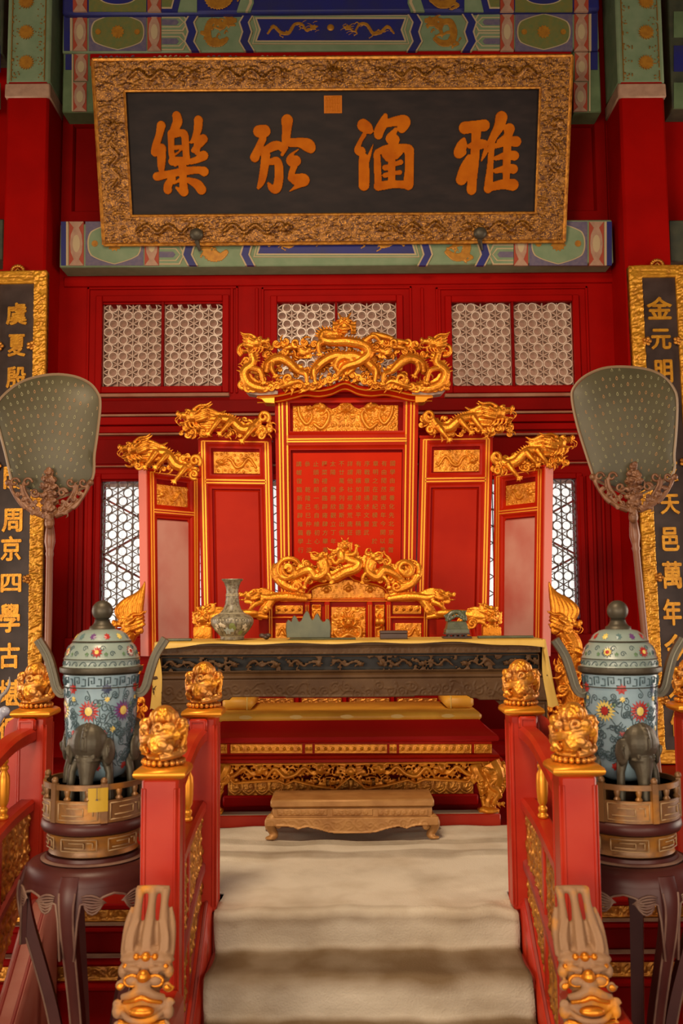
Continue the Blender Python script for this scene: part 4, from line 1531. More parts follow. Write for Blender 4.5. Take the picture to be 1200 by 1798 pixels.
for z in (.6725, .5475):
    m = MB()
    m.box(-3.2, 3.3, DF - .012, DF + .03, z - .0035, z)
    mk('ledge', m, STANDEDGE, dais_o)
rg = random.Random(11)
for xa, xb in ((-2.3, -.66), (.80, 2.4)):
    for za, zb, R0 in ((.672, .728, .024), (.44, .503, .026), (.252, .40, .03)):
        if R0 == .03:
            for k in range(int((xb - xa) / .42)):
                R = Rel(.06, zb - za, .005)
                R.field(.022, rg)
                x = xa + .15 + .42 * k
                R.build('carved_post', GOLD_OLD, dais_o, [(x, DF + .05, za), (x + .06, DF + .05, za), (x + .06, DF + .05, zb), (x, DF + .05, zb)])
            continue
        R = Rel(xb - xa, zb - za, .005)
        R.tube([(0, .006, .006), (R.w / 2, .006, .006), (R.w, .006, .006)], 0, 1, 40)
        n = int(R.w / .1)
        for k in range(n):
            x = (k + .5) * R.w / n
            R.spiral(x - .025, R.h * .55, R0, 1.4, .005, 0, 1)
            R.spiral(x + .03, R.h * .5, R0 * .8, 1.4, .005, 3.1, -1)
            R.tube([(x - .05, R.h * .2, .004), (x, R.h * .85, .007), (x + .05, R.h * .25, .004)])
        R.build('carved_band', GOLD_OLD, dais_o, [(xa, DF + .03, za), (xb, DF + .03, za), (xb, DF + .03, zb), (xa, DF + .03, zb)])

SX0, SX1 = -.52, .69
TREAD, RISE, EDGE = .28, .15, 3.98
st = MB()
for k in range(5):
    st.box(SX0, SX1, EDGE - TREAD * k, DF + .2, 0, DZ - RISE * k, .006)
stairs = mk('stairs', st, DUSTRED, kind='structure')


def string_board(x0, x1, name, mt=None):
    m = MB()
    w = x1 - x0
    prof = [(4.06, .78), (3.985, .795), (3.92, .765), (3.8, .66), (3.6, .5), (3.35, .33), (3.1, .19), (2.85, .08), (2.75, .03)]
    P = spline([(a, b) for a, b in prof], 3)
    L = []
    for y, z in P:
        L.append([(x0, y, 0), (x0, y, z - .02), (x0 + .012, y, z), (x1 - .012, y, z), (x1, y, z - .02), (x1, y, 0)])
    m.loops(L, True, True)
    o = mk(name, m, mt or RED_RAIL, kind='structure')
    r = MB()
    for xx in (x0 + .022, x1 - .022):
        r.tube([(xx, y, z) for y, z in P], .007, 6)
    mk('bead_moulding', r, DUSTRED, o)
    return o


string_board(SX0 - .07, SX0, 'stair_string_left')
string_board(SX1, SX1 + .07, 'stair_string_right')

# one felt runner laid over the dais and down the steps, rucked in folds
prof = [(5.405, DZ + .008), (5.3, DZ + .008), (5.12, DZ + .010), (5.06, DZ + .016), (5.04, DZ + .008), (4.86, DZ + .008), (4.80, DZ + .02), (4.77, DZ + .012), (4.74, DZ + .008),
        (4.45, DZ + .009), (4.2, DZ + .008), (4.115, DZ + .008), (4.105, DZ + .008), (4.06, DZ + .010), (3.99, DZ + .012), (3.962, DZ + .006), (3.952, DZ - .02)]
for k in range(1, 5):
    z = DZ - RISE * k
    yb = EDGE - TREAD * (k - 1)
    yf = EDGE - TREAD * k
    prof += [(yb - .032, z + .075), (yb - .036, z + .035), (yb - .05, z + .014), (yb - .1, z + .009), (yf + .07, z + .009), (yf + .02, z + .012), (yf - .014, z + .008), (yf - .026, z - .02)]
prof += [(EDGE - TREAD * 4 - .03, .02)]
P = []
for i in range(len(prof) - 1):
    a, b = np.array(prof[i]), np.array(prof[i + 1])
    n = max(1, int(np.linalg.norm(b - a) / .02))
    P += [tuple(a + (b - a) * q / n) for q in range(n)]
P.append(prof[-1])
nxs = 60
rg = np.random.default_rng(4)
ph = rg.uniform(0, 6.28, 12)
V, Fc = [], []
for i, (y, z) in enumerate(P):
    for j in range(nxs + 1):
        t = j / nxs
        xa_, xb_ = (-.505, .675) if y < 4.11 else ((-.505 - .31 * min(1, max(0, (y - 4.2) / .15)), .675 + .33 * min(1, max(0, (y - 4.2) / .15))))
        x = xa_ + (xb_ - xa_) * t + .006 * math.sin(i * .35 + (2 if t > .5 else 0)) * (1 if t in (0, 1) else 0)
        w = .0035 * math.sin(9 * t + ph[0] + i * .06) + .003 * math.sin(23 * t + ph[1] + i * .11) + .002 * math.sin(41 * t + i * .23)
        if abs(y - 4.79) < .06 or abs(y - 5.05) < .05:
            w += .005 * math.sin(6 * t + 1) + .004 * math.sin(17 * t)
        ex = .015 * math.sin(7 * t + ph[2]) if 3.93 < y < 3.99 else 0
        zz = z + max(-.006, w) + (.016 * max(0, t - .86) / .14 * math.sin(30 * t) if 3.95 < y < 4.05 else 0)
        V.append((x, y - abs(w) * .8 - ex * .3, zz))
for i in range(len(P) - 1):
    for j in range(nxs):
        a = i * (nxs + 1) + j
        Fc.append((a, a + 1, a + nxs + 2, a + nxs + 1))
m = MB()
m.add(V, Fc)
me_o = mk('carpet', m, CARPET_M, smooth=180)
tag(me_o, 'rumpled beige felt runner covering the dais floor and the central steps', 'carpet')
wear_shade = me_o.data.attributes.new('trodden_shade', 'FLOAT', 'POINT')
for v in me_o.data.vertices:
    y, z = P[v.index // (nxs + 1)]
    w = 0.0
    if z < DZ - .004:
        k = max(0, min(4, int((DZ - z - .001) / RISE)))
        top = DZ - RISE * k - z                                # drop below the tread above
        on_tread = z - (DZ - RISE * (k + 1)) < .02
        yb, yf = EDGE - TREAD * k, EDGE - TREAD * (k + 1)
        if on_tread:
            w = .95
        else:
            w = .42 + .45 * max(0, 1 - top / .05)  # riser top darkened: shadow of the tread lip painted into the felt
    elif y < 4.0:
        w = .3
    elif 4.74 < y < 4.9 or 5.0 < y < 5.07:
        w = .45  # darker strips along the two folds
    wear_shade.data[v.index].value = w
sol = me_o.modifiers.new('thickness', 'SOLIDIFY')
sol.thickness = .009
sol.offset = 0


# ================================================================== the folding screen behind the throne
scr = root('throne_screen', (0.02, 7.0, DZ), 'red lacquered folding screen with gilt dragon crests standing behind the throne', 'screen')
SY = 7.0


def T4(TL, TR, BR, BL):
    TL, TR, BR, BL = map(Vector, (TL, TR, BR, BL))
    n = (TR - TL).cross(BL - TL).normalized()
    if n.y > 0:
        n = -n

    def T(a, b, d=0.0):
        return (TL * (1 - a) + TR * a) * (1 - b) + (BL * (1 - a) + BR * a) * b + n * d
    return T


def slab(m, T, a0, b0, a1, b1, d0, d1):
    m.hexa([T(a0, b1, d1), T(a1, b1, d1), T(a1, b0, d1), T(a0, b0, d1)], [T(a0, b1, d0), T(a1, b1, d0), T(a1, b0, d0), T(a0, b0, d0)])


def bevel_field(m, T, a0, b0, a1, b1, ia, ib, d0, d1):
    """a raised board with sloping edges"""
    m.loops([[T(a0, b1, d0), T(a1, b1, d0), T(a1, b0, d0), T(a0, b0, d0)],
             [T(a0 + ia, b1 - ib, d1), T(a1 - ia, b1 - ib, d1), T(a1 - ia, b0 + ib, d1), T(a0 + ia, b0 + ib, d1)]], False, True)


def relief_on(T, a0, b0, a1, b1, d, parent, kind, seed, m=None, cell=.0032, mask=None):
    p = [T(a0, b1, d), T(a1, b1, d), T(a1, b0, d), T(a0, b0, d)]
    w, h = (p[1] - p[0]).length, (p[3] - p[0]).length
    R = Rel(w, h, cell)
    rg = random.Random(seed)
    R.H[:] = .002
    if kind == 'dragon':
        R.field(h * .15, rg, .0)
        Pn = [(.1, .3), (.25, .7), (.4, .35), (.52, .3), (.62, .62), (.75, .72), (.82, .5)]
        if seed % 2:
            Pn = [(1 - x, y) for x, y in Pn]
        R.dragon([(x * w, y * h) for x, y in Pn], h * .07, 1 if seed % 2 == 0 else -1, .003, 1.25)
    elif kind == 'scroll':
        n = max(2, int(w / (h * .8)))
        for k in range(n):
            x = (k + .5) * w / n
            R.spiral(x - h * .15, h * .5, h * .36, 1.4, h * .075, 0, 1)
            R.spiral(x + h * .3, h * .45, h * .28, 1.3, h * .065, 3, -1)
            R.st(x, h * .5, h * .16)
            R.tube([(x - h * .4, h * .15, h * .05), (x, h * .85, h * .08), (x + h * .4, h * .2, h * .05)])
        for x0, y0, x1, y1 in ((0, 0, w, 0), (0, h, w, h), (0, 0, 0, h), (w, 0, w, h)):
            R.tube([(x0, y0, h * .06), ((x0 + x1) / 2, (y0 + y1) / 2, h * .06), (x1, y1, h * .06)], .001, 1, 30)
    elif kind == 'front':
        R.field(h * .13, rg)
        R.dragon([(w * .1, h * .25), (w * .25, h * .12), (w * .5, h * .22), (w * .8, h * .14), (w * .86, h * .4), (w * .68, h * .45)], h * .075, 1, .003, .1)
        R.face(w * .5, h * .58, h * .16, .006)
    R.H *= 1.5
    return R.build('carved_relief', m or GOLD_RELIEF, parent, p, mask=mask, back=.008)


def screen_panel(name, T, wpost, seed, thick=.075, rail=(.19, .222), top=.026, rel=(.2, .06, .84, .165), brd=(.2, .245), relkind='dragon', board_mat=None):
    base = MB()
    slab(base, T, 0, 0, 1, 1, -thick, -.03)
    p = mk(name, base, RED_DEEP, scr)
    f = MB()
    slab(f, T, 0, 0, wpost, 1, -.035, 0)
    slab(f, T, 1 - wpost, 0, 1, 1, -.035, 0)
    slab(f, T, wpost, 0, 1 - wpost, top, -.035, 0)
    slab(f, T, wpost, rail[0], 1 - wpost, rail[1], -.035, 0)
    slab(f, T, -.012, -.008, 1.012, .003, -thick - .004, .010)
    mk('frame', f, RED_SCREEN, p)
    mo = MB()
    for b0, b1 in ((top, rail[0]), (rail[1], 1.0)):
        mo.loops([[T(wpost, b1, -.002), T(1 - wpost, b1, -.002), T(1 - wpost, b0, -.002), T(wpost, b0, -.002)],
                  [T(wpost + .02, b1 - .01, -.012), T(1 - wpost - .02, b1 - .01, -.012), T(1 - wpost - .02, b0 + .008, -.012), T(wpost + .02, b0 + .008, -.012)],
                  [T(wpost + .05, b1 - .02, -.014), T(1 - wpost - .05, b1 - .02, -.014), T(1 - wpost - .05, b0 + .018, -.014), T(wpost + .05, b0 + .018, -.014)],
                  [T(wpost + .055, b1 - .022, -.03), T(1 - wpost - .055, b1 - .022, -.03), T(1 - wpost - .055, b0 + .02, -.03), T(wpost + .055, b0 + .02, -.03)]])
    mk('moulding', mo, RED_SCREEN, p)
    g = MB()
    for a in (wpost * .42, wpost * .72):
        for q in (a, 1 - a):
            slab(g, T, q - .011, .012, q + .011, 1, 0, .005)
    slab(g, T, wpost * .42, .009, 1 - wpost * .42, .015, 0, .005)
    rm = (rail[0] + rail[1]) / 2
    slab(g, T, wpost * .72, rm - .011, 1 - wpost * .72, rm - .004, 0, .005)
    slab(g, T, wpost * .72, rm + .003, 1 - wpost * .72, rm + .010, 0, .005)
    mk('gilt_line', g, GOLD_LINE, p)
    b = MB()
    bevel_field(b, T, brd[0], brd[1], 1 - brd[0] + .02, .995, .02, .008, -.03, -.016)
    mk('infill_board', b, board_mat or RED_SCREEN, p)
    relief_on(T, *rel, -.028, p, relkind, seed)
    return p


WP = 1140
TmL = T4(W(348, 770, SY), W(477, 772, SY), W(485, WP, SY), W(355, WP, SY))
screen_panel('screen_panel', TmL, .12, 3)
TmR = T4(W(738, 768, SY), W(866, 766, SY), W(858, WP, SY), W(729, WP, SY))
screen_panel('screen_panel', TmR, .12, 2)
TwL = T4(W(258, 824, 6.63), W(351, 837, SY), W(352, WP, SY), W(262, WP + 12, 6.63))
screen_panel('screen_panel', TwL, .15, 5, rail=(.205, .24), rel=(.17, .07, .80, .185), brd=(.18, .265), board_mat=SHEEN_PINK)
TwR = T4(W(868, 834, SY), W(957, 819, 6.63), W(952, WP + 12, 6.63), W(866, WP, SY))
screen_panel('screen_panel', TwR, .15, 4, rail=(.205, .24), rel=(.2, .07, .83, .185), brd=(.18, .265), board_mat=SHEEN_PINK)
# end strips of the two wings, front reflection painted in as paler lacquer
for T, a in ((TwL, 0), (TwR, 1)):
    m = MB()
    s_ = -1 if a == 0 else 1
    slab(m, T, a if a == 0 else a, .0, a + .02 * s_, 1, -.078, .002)
    mk('end_strip', m, mat('salmon_sheen_lacquer', (0.60, 0.10, 0.05), 0.4, spec=.3), scr)

# centre panel
ctr = MB()
Tc = T4(W(483, 700, SY), W(735, 698, SY), W(728, WP, SY), W(490, WP, SY))
slab(ctr, Tc, 0, -.02, 1, 1, -.09, -.04)
cp = mk('centre_panel', ctr, RED_DEEP, scr)
f = MB()
slab(f, Tc, 0, -.01, .074, 1, -.045, .02)
slab(f, Tc, .926, -.01, 1, 1, -.045, .02)
slab(f, Tc, .07, .150, .93, .192, -.045, .012)
mk('frame', f, RED_SCREEN, cp)
mo = MB()
for b0, b1 in ((.0, .150), (.192, 1.0)):
    mo.loops([[Tc(a0, bb1, d), Tc(1 - a0, bb1, d), Tc(1 - a0, bb0, d), Tc(a0, bb0, d)] for a0, bb0, bb1, d in
              ((.074, b0, b1, .010), (.088, b0 + .008, b1 - .008, -.004), (.104, b0 + .017, b1 - .017, -.006), (.106, b0 + .018, b1 - .018, -.042))])
mk('moulding', mo, RED_SCREEN, cp)
g = MB()
for a in (.030, .052, .083):
    for q in (a, 1 - a):
        slab(g, Tc, q - .0055, .0, q + .0055, 1, .0 if a > .07 else .02, .012 if a > .07 else .025)
slab(g, Tc, .078, .164, .922, .170, .012, .018)
slab(g, Tc, .078, .174, .922, .180, .012, .018)
mk('gilt_line', g, GOLD_LINE, cp)
b = MB()
bevel_field(b, Tc, .115, .218, .897, .995, .006, .003, -.04, -.008)
brd_ = mk('inscribed_board', b, RED_BRIGHT, cp)
# gilt relief with an ogee head
px0, px1, py0, py1 = 514, 700, 697, 764
a0, a1 = (px0 - 483) / 252, (px1 - 483) / 252
b0, b1 = (py0 - 699) / 441, (py1 - 699) / 441
pc = [Tc(a0, b1, -.038), Tc(a1, b1, -.038), Tc(a1, b0, -.038), Tc(a0, b0, -.038)]
w, h = (pc[1] - pc[0]).length, (pc[3] - pc[0]).length
R = Rel(w, h, .0032)
rg = random.Random(21)
R.H[:] = .002
R.field(h * .11, rg)
for x, y in ((.06, .2), (.06, .6)):
    R.cloud(x * w, y * h, h * .12, rg)
R.dragon([(w * .05, h * .75), (w * .07, h * .5), (w * .13, h * .3), (w * .18, h * .5), (w * .15, h * .72)], h * .05, 1, .004, 1.1)
R.dragon([(w * .20, h * .3), (w * .27, h * .18), (w * .33, h * .38), (w * .34, h * .6), (w * .28, h * .75)], h * .055, -1, .004, 1.3)
R.mirror()
R.face(w * .5, h * .72, h * .13, .006)
R.tube([(w * .5, h * .85, h * .05), (w * .5, h * .97, h * .02)])
top = lambda u: h * (.80 + .08 * math.cos(abs(u / w - .5) * 25) * (abs(u / w - .5) < .33) + .12 * max(0, 1 - abs(u / w - .5) * 14))
R.H *= 1.4
R.build('carved_relief', GOLD_RELIEF, cp, pc, mask=R.scallop(top), back=.008)

# inscription: columns of small gilt characters, right to left
INS = ['國學由來養化先北京是首', '有由閒然鄉古年今開以善', '章明之在箴紀模宣　於', '序戰章國通述文豐武', '有用橫如境永平稱德', '詳謂他社襟友荒唐狂', '不廿萬多列藝斯出儀', '太陽　發冊欣觀立丁年',
       '釋菜禮成臨辟雍肆方畢事', '止頭勤前一毛自維初心', '叅　　乾隆己巳仲春上浣', '講幄復臨新建辟雍篇學行']
ins = MB()
Tins = Tc
x_first, x_last = 690, 525
for ci, col in enumerate(INS):
    pxc = x_first + (x_last - x_first) * ci / 11
    for ri, ch in enumerate(col):
        if ch == '　':
            continue
        pyc = 816 + 15.2 * ri
        v, fcs = text_mesh(ch, -.004, .01)
        if not len(v):
            continue
        xx = pxc + (607 - pxc) * .045 * (pyc - 816) / 170
        a, bb = (xx - 483 - 7 * (pyc - 700) / 440) / (252 - 14 * (pyc - 700) / 440), (pyc - 699) / 441
        c = Tc(a, bb, -.0065)
        k = .042
        ins.add([c + Vector((p[0] * k + p[1] * k * .04, -p[2] * .12, p[1] * k)) for p in v], fcs)
mk('lettering', ins, mat('inscription_gilt', (0.30, 0.15, 0.018), 0.5, .0, spec=.15), brd_, smooth=None)

# ogee crown board and the gilt crest on it
OG = [(452, 692), (487, 690), (514, 684), (536, 679), (560, 681), (582, 677), (606, 668), (630, 677), (652, 680), (676, 678), (698, 682), (725, 688), (759, 689)]
up = spline(OG, 5)
cr = MB()
L = []
for x, y in up:
    fy = 18 if 482 < x < 734 else 14
    L.append([W(x, y, SY - .10), W(x, y + 4, SY - .115), W(x, y + 7, SY - .10), W(x, y + 12, SY - .075), W(x, y + fy, SY - .06), W(x, y + fy, SY + .06), W(x, y, SY + .06)])
cr.loops(L, True, True)
crown = mk('crown_board', cr, RED_SCREEN, scr)
g = MB()
for dy, yy, r in ((5.5, SY - .116, .006), (15, SY - .068, .005)):
    g.tube([W(x, y + dy, yy) for x, y in up], r, 6)
mk('gilt_line', g, GOLD_LINE, crown)
for sg in (-1, 1):
    m = MB()
    P_ = [(152, 692), (155, 698), (146, 700), (140, 706), (124, 707), (124, 692)]
    m.pprism([(606 + sg * x, y - sg * .6) for x, y in P_], SY - .11, SY + .02)
    mk('corbel', m, GOLD_LINE, crown)
rg = random.Random(2)
c = Carve(6.90)
for k in range(120):
    x = rg.uniform(430, 782)
    ylo = 688 - 22 * max(0, 1 - abs(x - 606) / 60)
    y = rg.uniform(606, ylo)
    c.cloud(x, y, rg.uniform(4.5, 8), rg.uniform(-14, -3), rg)
for x, y in ((486, 604), (502, 600), (520, 608), (536, 602), (552, 606), (568, 610), (646, 604), (662, 608), (680, 602), (700, 606), (716, 602), (730, 606), (470, 622), (500, 618), (744, 622), (712, 618), (530, 622), (682, 622)):
    c.cloud(x, y, 8, 0, rg)
    c.el(x + 6, y + 4, -4, 12, 3.5, 5, rg.uniform(-25, 25))
for k in range(34):
    x = 436 + 10.2 * k
    y = 689 - 24 * max(0, 1 - abs(x - 606) / 55) - 4 * (abs(x - 606) < 120)
    c.cloud(x, y - 5, 7.5, 8, rg)
for sg in (-1, 1):
    X = lambda x: x if sg < 0 else 1212 - x
    # end dragon looking inwards
    c.dragon([(X(490), 676, 2), (X(462), 684, 6), (X(438), 676, 8), (X(430), 656, 10), (X(446), 640, 12), (X(442), 620, 12), (X(452), 606, 14)], 8.5, 1 if sg < 0 else -1, 21, 0)
    c.leg(X(440), 648, 12, 6, X(458), 655, X(464), 674)
    c.spi(X(430), 615, 12, 1.2, 4, 4, 1 if sg < 0 else -1, 2)
    c.spi(X(428), 676, 9, 1.3, 3.5, 6, 1, 1)
    # second dragon, head down among the clouds
    c.dragon([(X(468), 655, 4), (X(474), 640, 8), (X(492), 633, 12), (X(510), 642, 14), (X(526), 656, 14), (X(540), 650, 14)], 8, 1 if sg < 0 else -1, 8, 10, True, False)
    c.leg(X(528), 656, 14, 6, X(538), 662, X(540), 676)
    c.leg(X(480), 636, 10, 6, X(478), 650, X(484), 662)
    c.spi(X(507), 668, 11, 1.4, 3.6, 12, 1, 0)
    c.tb([(X(490), 682, 4, 8), (X(505), 678, 5, 12), (X(525), 672, 4.5, 12), (X(538), 680, 3, 10)])
    # inner dragon climbing to the centre
    c.dragon([(X(548), 668, 6), (X(556), 650, 10), (X(572), 636, 13), (X(594), 628, 15), (X(616), 634, 15), (X(622), 648, 13), (X(610), 660, 11)], 7.8, 1, 8, 0, True, False)
    c.leg(X(560), 645, 12, 6, X(552), 655, X(554), 674)
    c.head(X(540), 620, 10, 15, 1 if sg < 0 else -1, 0)
    c.el(X(512), 610, 4, 16, 5, 5, -12 * sg)
    c.spi(X(520), 605, 8, 1.3, 3, 8, 1, 1)
c.dragon([(592, 662, 8), (606, 648, 14), (630, 640, 16), (648, 626, 18), (640, 612, 18), (612, 606, 20), (582, 606, 20), (566, 600, 18), (572, 588, 16), (600, 592, 14), (606, 586, 12)], 8.5, 1, 8, 0, True, False)
c.leg(640, 604, 18, 6, 656, 596, 668, 606)
c.leg(570, 604, 18, 6, 560, 610, 562, 626)
c.el(672, 592, 6, 24, 6, 6, -14)
c.el(700, 600, 2, 22, 5, 5, -8)
c.el(652, 630, 2, 12, 12, 6)
for k in range(9):                                      # loose spray behind
    c.tb([(560 + 12 * k, 612, 2, -6), (555 + 12 * k, 606, 1.6, -8), (548 + 12 * k, 604, 1, -10)], 5, 2)
c.face(605, 576, 14, 16, True, False)
carve('carved_crest', c, GOLD_SCALE, scr, .0043)
for sg in (-1, 1):
    m = MB()
    m.pprism([(606 + sg * 178, 682), (606 + sg * 170, 691), (606 + sg * 152, 694), (606 + sg * 118, 692), (606 + sg * 118, 686)], SY - .12, SY - .02)
    mk('crest_base', m, mat('bare_grey_wood', (0.34, 0.24, 0.19), 0.7), scr)


def side_crest(pts, head, sx, Y, box, seed, tilt):
    c = Carve(Y)
    rg = random.Random(seed)
    x0, y0, x1, y1, sl = box                             # slope: baseline drop across the box
    for k in range(60):
        t = rg.random()
        x = x0 + (x1 - x0) * t
        yb = y1 + sl * t
        c.cloud(x, rg.uniform(yb - 34 + 12 * t * 0, yb - 4), rg.uniform(4.5, 7.5), rg.uniform(-6, 8), rg)
    c.dragon(pts, 8, sx, head, tilt)
    n = len(pts)
    for i, dy in ((1, 24), (3, 22), (4, 26)):
        if i < n:
            p = pts[i]
            c.leg(p[0], p[1], p[2] + 4, 6, p[0] + sx * 8, p[1] + dy * .5, p[0] + sx * 18, p[1] + dy)
    h = pts[-1]
    for k in range(7):                                    # beard and cheek curls under the head
        c.cloud(h[0] - sx * rg.uniform(-14, 30), h[1] + rg.uniform(14, 34), rg.uniform(6, 9), rg.uniform(4, 14), rg)
    for k in range(5):                                    # mane flowing back
        c.tb([(h[0] - sx * 8, h[1] - 8 + 7 * k, 5, 14), (h[0] - sx * 26, h[1] - 12 + 8 * k, 4.5, 14), (h[0] - sx * 44, h[1] - 6 + 6 * k, 3.5, 10), (h[0] - sx * 56, h[1] - 12 + 8 * k, 1.2, 6)])
    c.spi(pts[0][0] - sx * 4, pts[0][1] - 2, 11, 1.4, 4, 6, sx, 1)
    c.spi(pts[0][0] - sx * 2, pts[0][1] + 22, 9, 1.4, 3.5, 6, -sx, 1)
    return carve('carved_crest', c, GOLD_SCALE, scr, .0045)


side_crest([(460, 736, 4), (446, 752, 8), (426, 756, 10), (408, 742, 12), (388, 738, 12), (366, 738, 14), (342, 734, 16)], 26, -1, 6.9, (318, 0, 476, 770, 2), 4, -4)
side_crest([(758, 734, 4), (768, 750, 8), (788, 754, 10), (806, 740, 12), (828, 734, 12), (850, 730, 14), (872, 728, 16)], 26, 1, 6.9, (740, 0, 900, 768, -2), 5, 4)
side_crest([(340, 812, 2), (328, 822, 6), (310, 818, 8), (296, 800, 10), (278, 796, 12), (258, 794, 14), (240, 790, 16)], 25, -1, 6.68, (222, 0, 350, 824, 12), 6, -8)
side_crest([(876, 806, 2), (890, 816, 6), (906, 812, 8), (922, 796, 10), (940, 792, 12), (958, 788, 14), (978, 780, 16)], 25, 1, 6.68, (866, 0, 992, 834, -14), 7, 8)


def side_bracket(X, sx, Y):
    """flame-maned beast bracket bracing the screen wing; X mirrors pixel columns"""
    c = Carve(Y)
    rg = random.Random(9)
    for k in range(6):                                    # flame mane
        x = 967 + 7.5 * k
        c.tb([(X(970 + 6 * k), 1092, 6, 4 + k), (X(972 + 7.5 * k), 1072, 6.5, 5 + k), (X(969 + 5.5 * k), 1050 + k, 5.5, 5), (X(966 + 2.6 * k), 1032 + 2.5 * k, 3.5, 3), (X(964 + .6 * k), 1021 + 3 * k, 1.2, 2)], 8, 5)
    c.head(X(992), 1096, 8, 25, sx, -6)
    for k in range(10):
        c.spi(X(968 + 3.2 * k), 1098 + 10 * math.sin(k), 6, 1.2, 2.6, 14, sx, k)
    c.tb([(X(990), 1108, 16, 0), (X(1004), 1132, 18, 2), (X(1002), 1160, 17, 3), (X(990), 1190, 16, 3), (X(1004), 1218, 18, 3), (X(1002), 1262, 20, 2)], 9)
    c.leg(X(1004), 1140, 12, 8, X(1022), 1150, X(1024), 1176)
    c.leg(X(996), 1196, 12, 8, X(1012), 1206, X(1022), 1226)
    for k in range(44):
        y = rg.uniform(1126, 1300)
        wv = 16 + (y - 1126) * .17
        c.cloud(X(996 + rg.uniform(-wv, wv)), y, rg.uniform(7, 12), rg.uniform(6, 18), rg)
    for yy, r in ((1186, 12), (1254, 14), (1290, 16)):
        c.spi(X(1008), yy, r, 1.6, r * .26, 18, sx, 1)
    c.tb([(X(996), 1250, 26, 0), (X(996), 1300, 30, 0), (X(994), 1380, 32, 0)], 9)
    return carve('carved_bracket', c, GOLD_SCALE, scr, .0048)


side_bracket(lambda x: x, 1, 6.5)
side_bracket(lambda x: 1219 - x, -1, 6.5)
# moulded base the screen stands on
m = MB()
for z0, z1, o in ((DZ, DZ + .10, .06), (DZ + .10, DZ + .20, .0), (DZ + .20, DZ + .30, .05)):
    m.box(-1.45 - o, 1.55 + o, 6.58 - o, 7.15 + o, z0, z1, .02)
mk('base', m, RED, scr)

# ================================================================== throne
thr = root('throne', (.05, 6.0, DZ), 'broad red and gilt dragon throne in front of the folding screen', 'throne')
TCX = 616.0
YF = 5.50


def rect_loop(hw, y, yf, yb=6.55):
    p = W(TCX, y, YF)
    x0, x1 = W(TCX - hw, y, YF).x, W(TCX + hw, y, YF).x
    return [(x0, yf, p.z), (x1, yf, p.z), (x1, yb, p.z), (x0, yb, p.z)]


m = MB()
m.loops([rect_loop(h, y, YF + i) for h, y, i in ((226, 1266, .12), (232, 1270, .10), (240, 1280, .075), (250, 1289, .03), (259, 1294, .0), (261, 1299, -.006), (259, 1303, 0), (252, 1305, .02))], True, True)
mk('seat_board', m, mat('seat_red_lacquer', (0.36, 0.004, 0.003), 0.42, spec=.25), thr)
m = MB()
m.loops([rect_loop(h, y, YF + i) for h, y, i in ((249, 1304, .028), (249, 1326, .028))], True, True)
waist = mk('waist', m, RED_SCREEN, thr)
m = MB()
m.loops([rect_loop(h, y, YF + i) for h, y, i in ((252, 1325, .02), (261, 1327, .0), (262, 1330, -.004), (262, 1332, 0), (266, 1333, -.01), (267, 1338, -.012), (267, 1340, .05))], True, True)
mk('waist_moulding', m, RED_SCREEN, thr)
WB = W(TCX, 1314, YF + .028)
for x0, x1 in ((388, 399), (366, 385), (405, 531), (536, 549), (553, 680), (684, 697), (701, 828), (833, 864)):
    T = T4(W(x0, 1306.5, YF + .026), W(x1, 1306.5, YF + .026), W(x1, 1322.5, YF + .026), W(x0, 1322.5, YF + .026))
    relief_on(T, 0, 0, 1, 1, 0, waist, 'scroll', 3, GOLD_RELIEF, .004)
# carved apron
ax0, ax1 = TCX - 271, TCX + 271
pc = pcorners(ax0, 1339, ax1, 1392, YF - .012)
w, h = pc[1][0] - pc[0][0], pc[3][2] - pc[0][2]
R = Rel(w, h, .0045)
k = w / 542
OFS = [0, 12, 26, 60, 100, 113, 130, 190, 205, 215, 260, 271]
OYS = [1364, 1373, 1385, 1380, 1370, 1376, 1369, 1372, 1374, 1364, 1364, 1364]
edge = lambda u: (1392 - np.interp(abs(u / k - 271), OFS, OYS)) / 53 * h
rg = random.Random(31)
R.field(.026, rg, .0)
R.H[:1] = .0
for c0 in (.105, .30):
    R.dragon([(w * (c0 - .07), h * .55), (w * (c0 - .045), h * .82), (w * (c0 - .015), h * .55), (w * (c0 + .02), h * .62), (w * (c0 + .05), h * .85), (w * (c0 + .08), h * .62), (w * (c0 + .10), h * .78)], .0125, 1, .006, 1.25)
R.mirror()
R.st(w / 2, h * .72, .028, .004)
R.spiral(w / 2, h * .72, .026, 1.5, .006, 0, 1, .02)
for q in (-1, 1):
    for j in range(4):
        R.tube([(w / 2 + q * .03, h * (.6 + .1 * j), .006), (w / 2 + q * .06, h * (.68 + .08 * j), .005), (w / 2 + q * .085, h * (.6 + .1 * j), .002)], .004)
R.tube([(u, edge(u), .010) for u in np.linspace(0.17, w - .17, 90)], .008, 1, 3)
mask = (np.arange(R.ny) * R.c)[:, None] > np.array([edge(x) - .008 for x in np.arange(R.nx) * R.c])[None, :]
R.tube([(0, h - .006, .007), (w / 2, h - .006, .007), (w, h - .006, .007)], .003, 1, 60)
R.build('apron', GOLD_RELIEF, thr, pc, mask=mask, hole=.0012, back=.03)
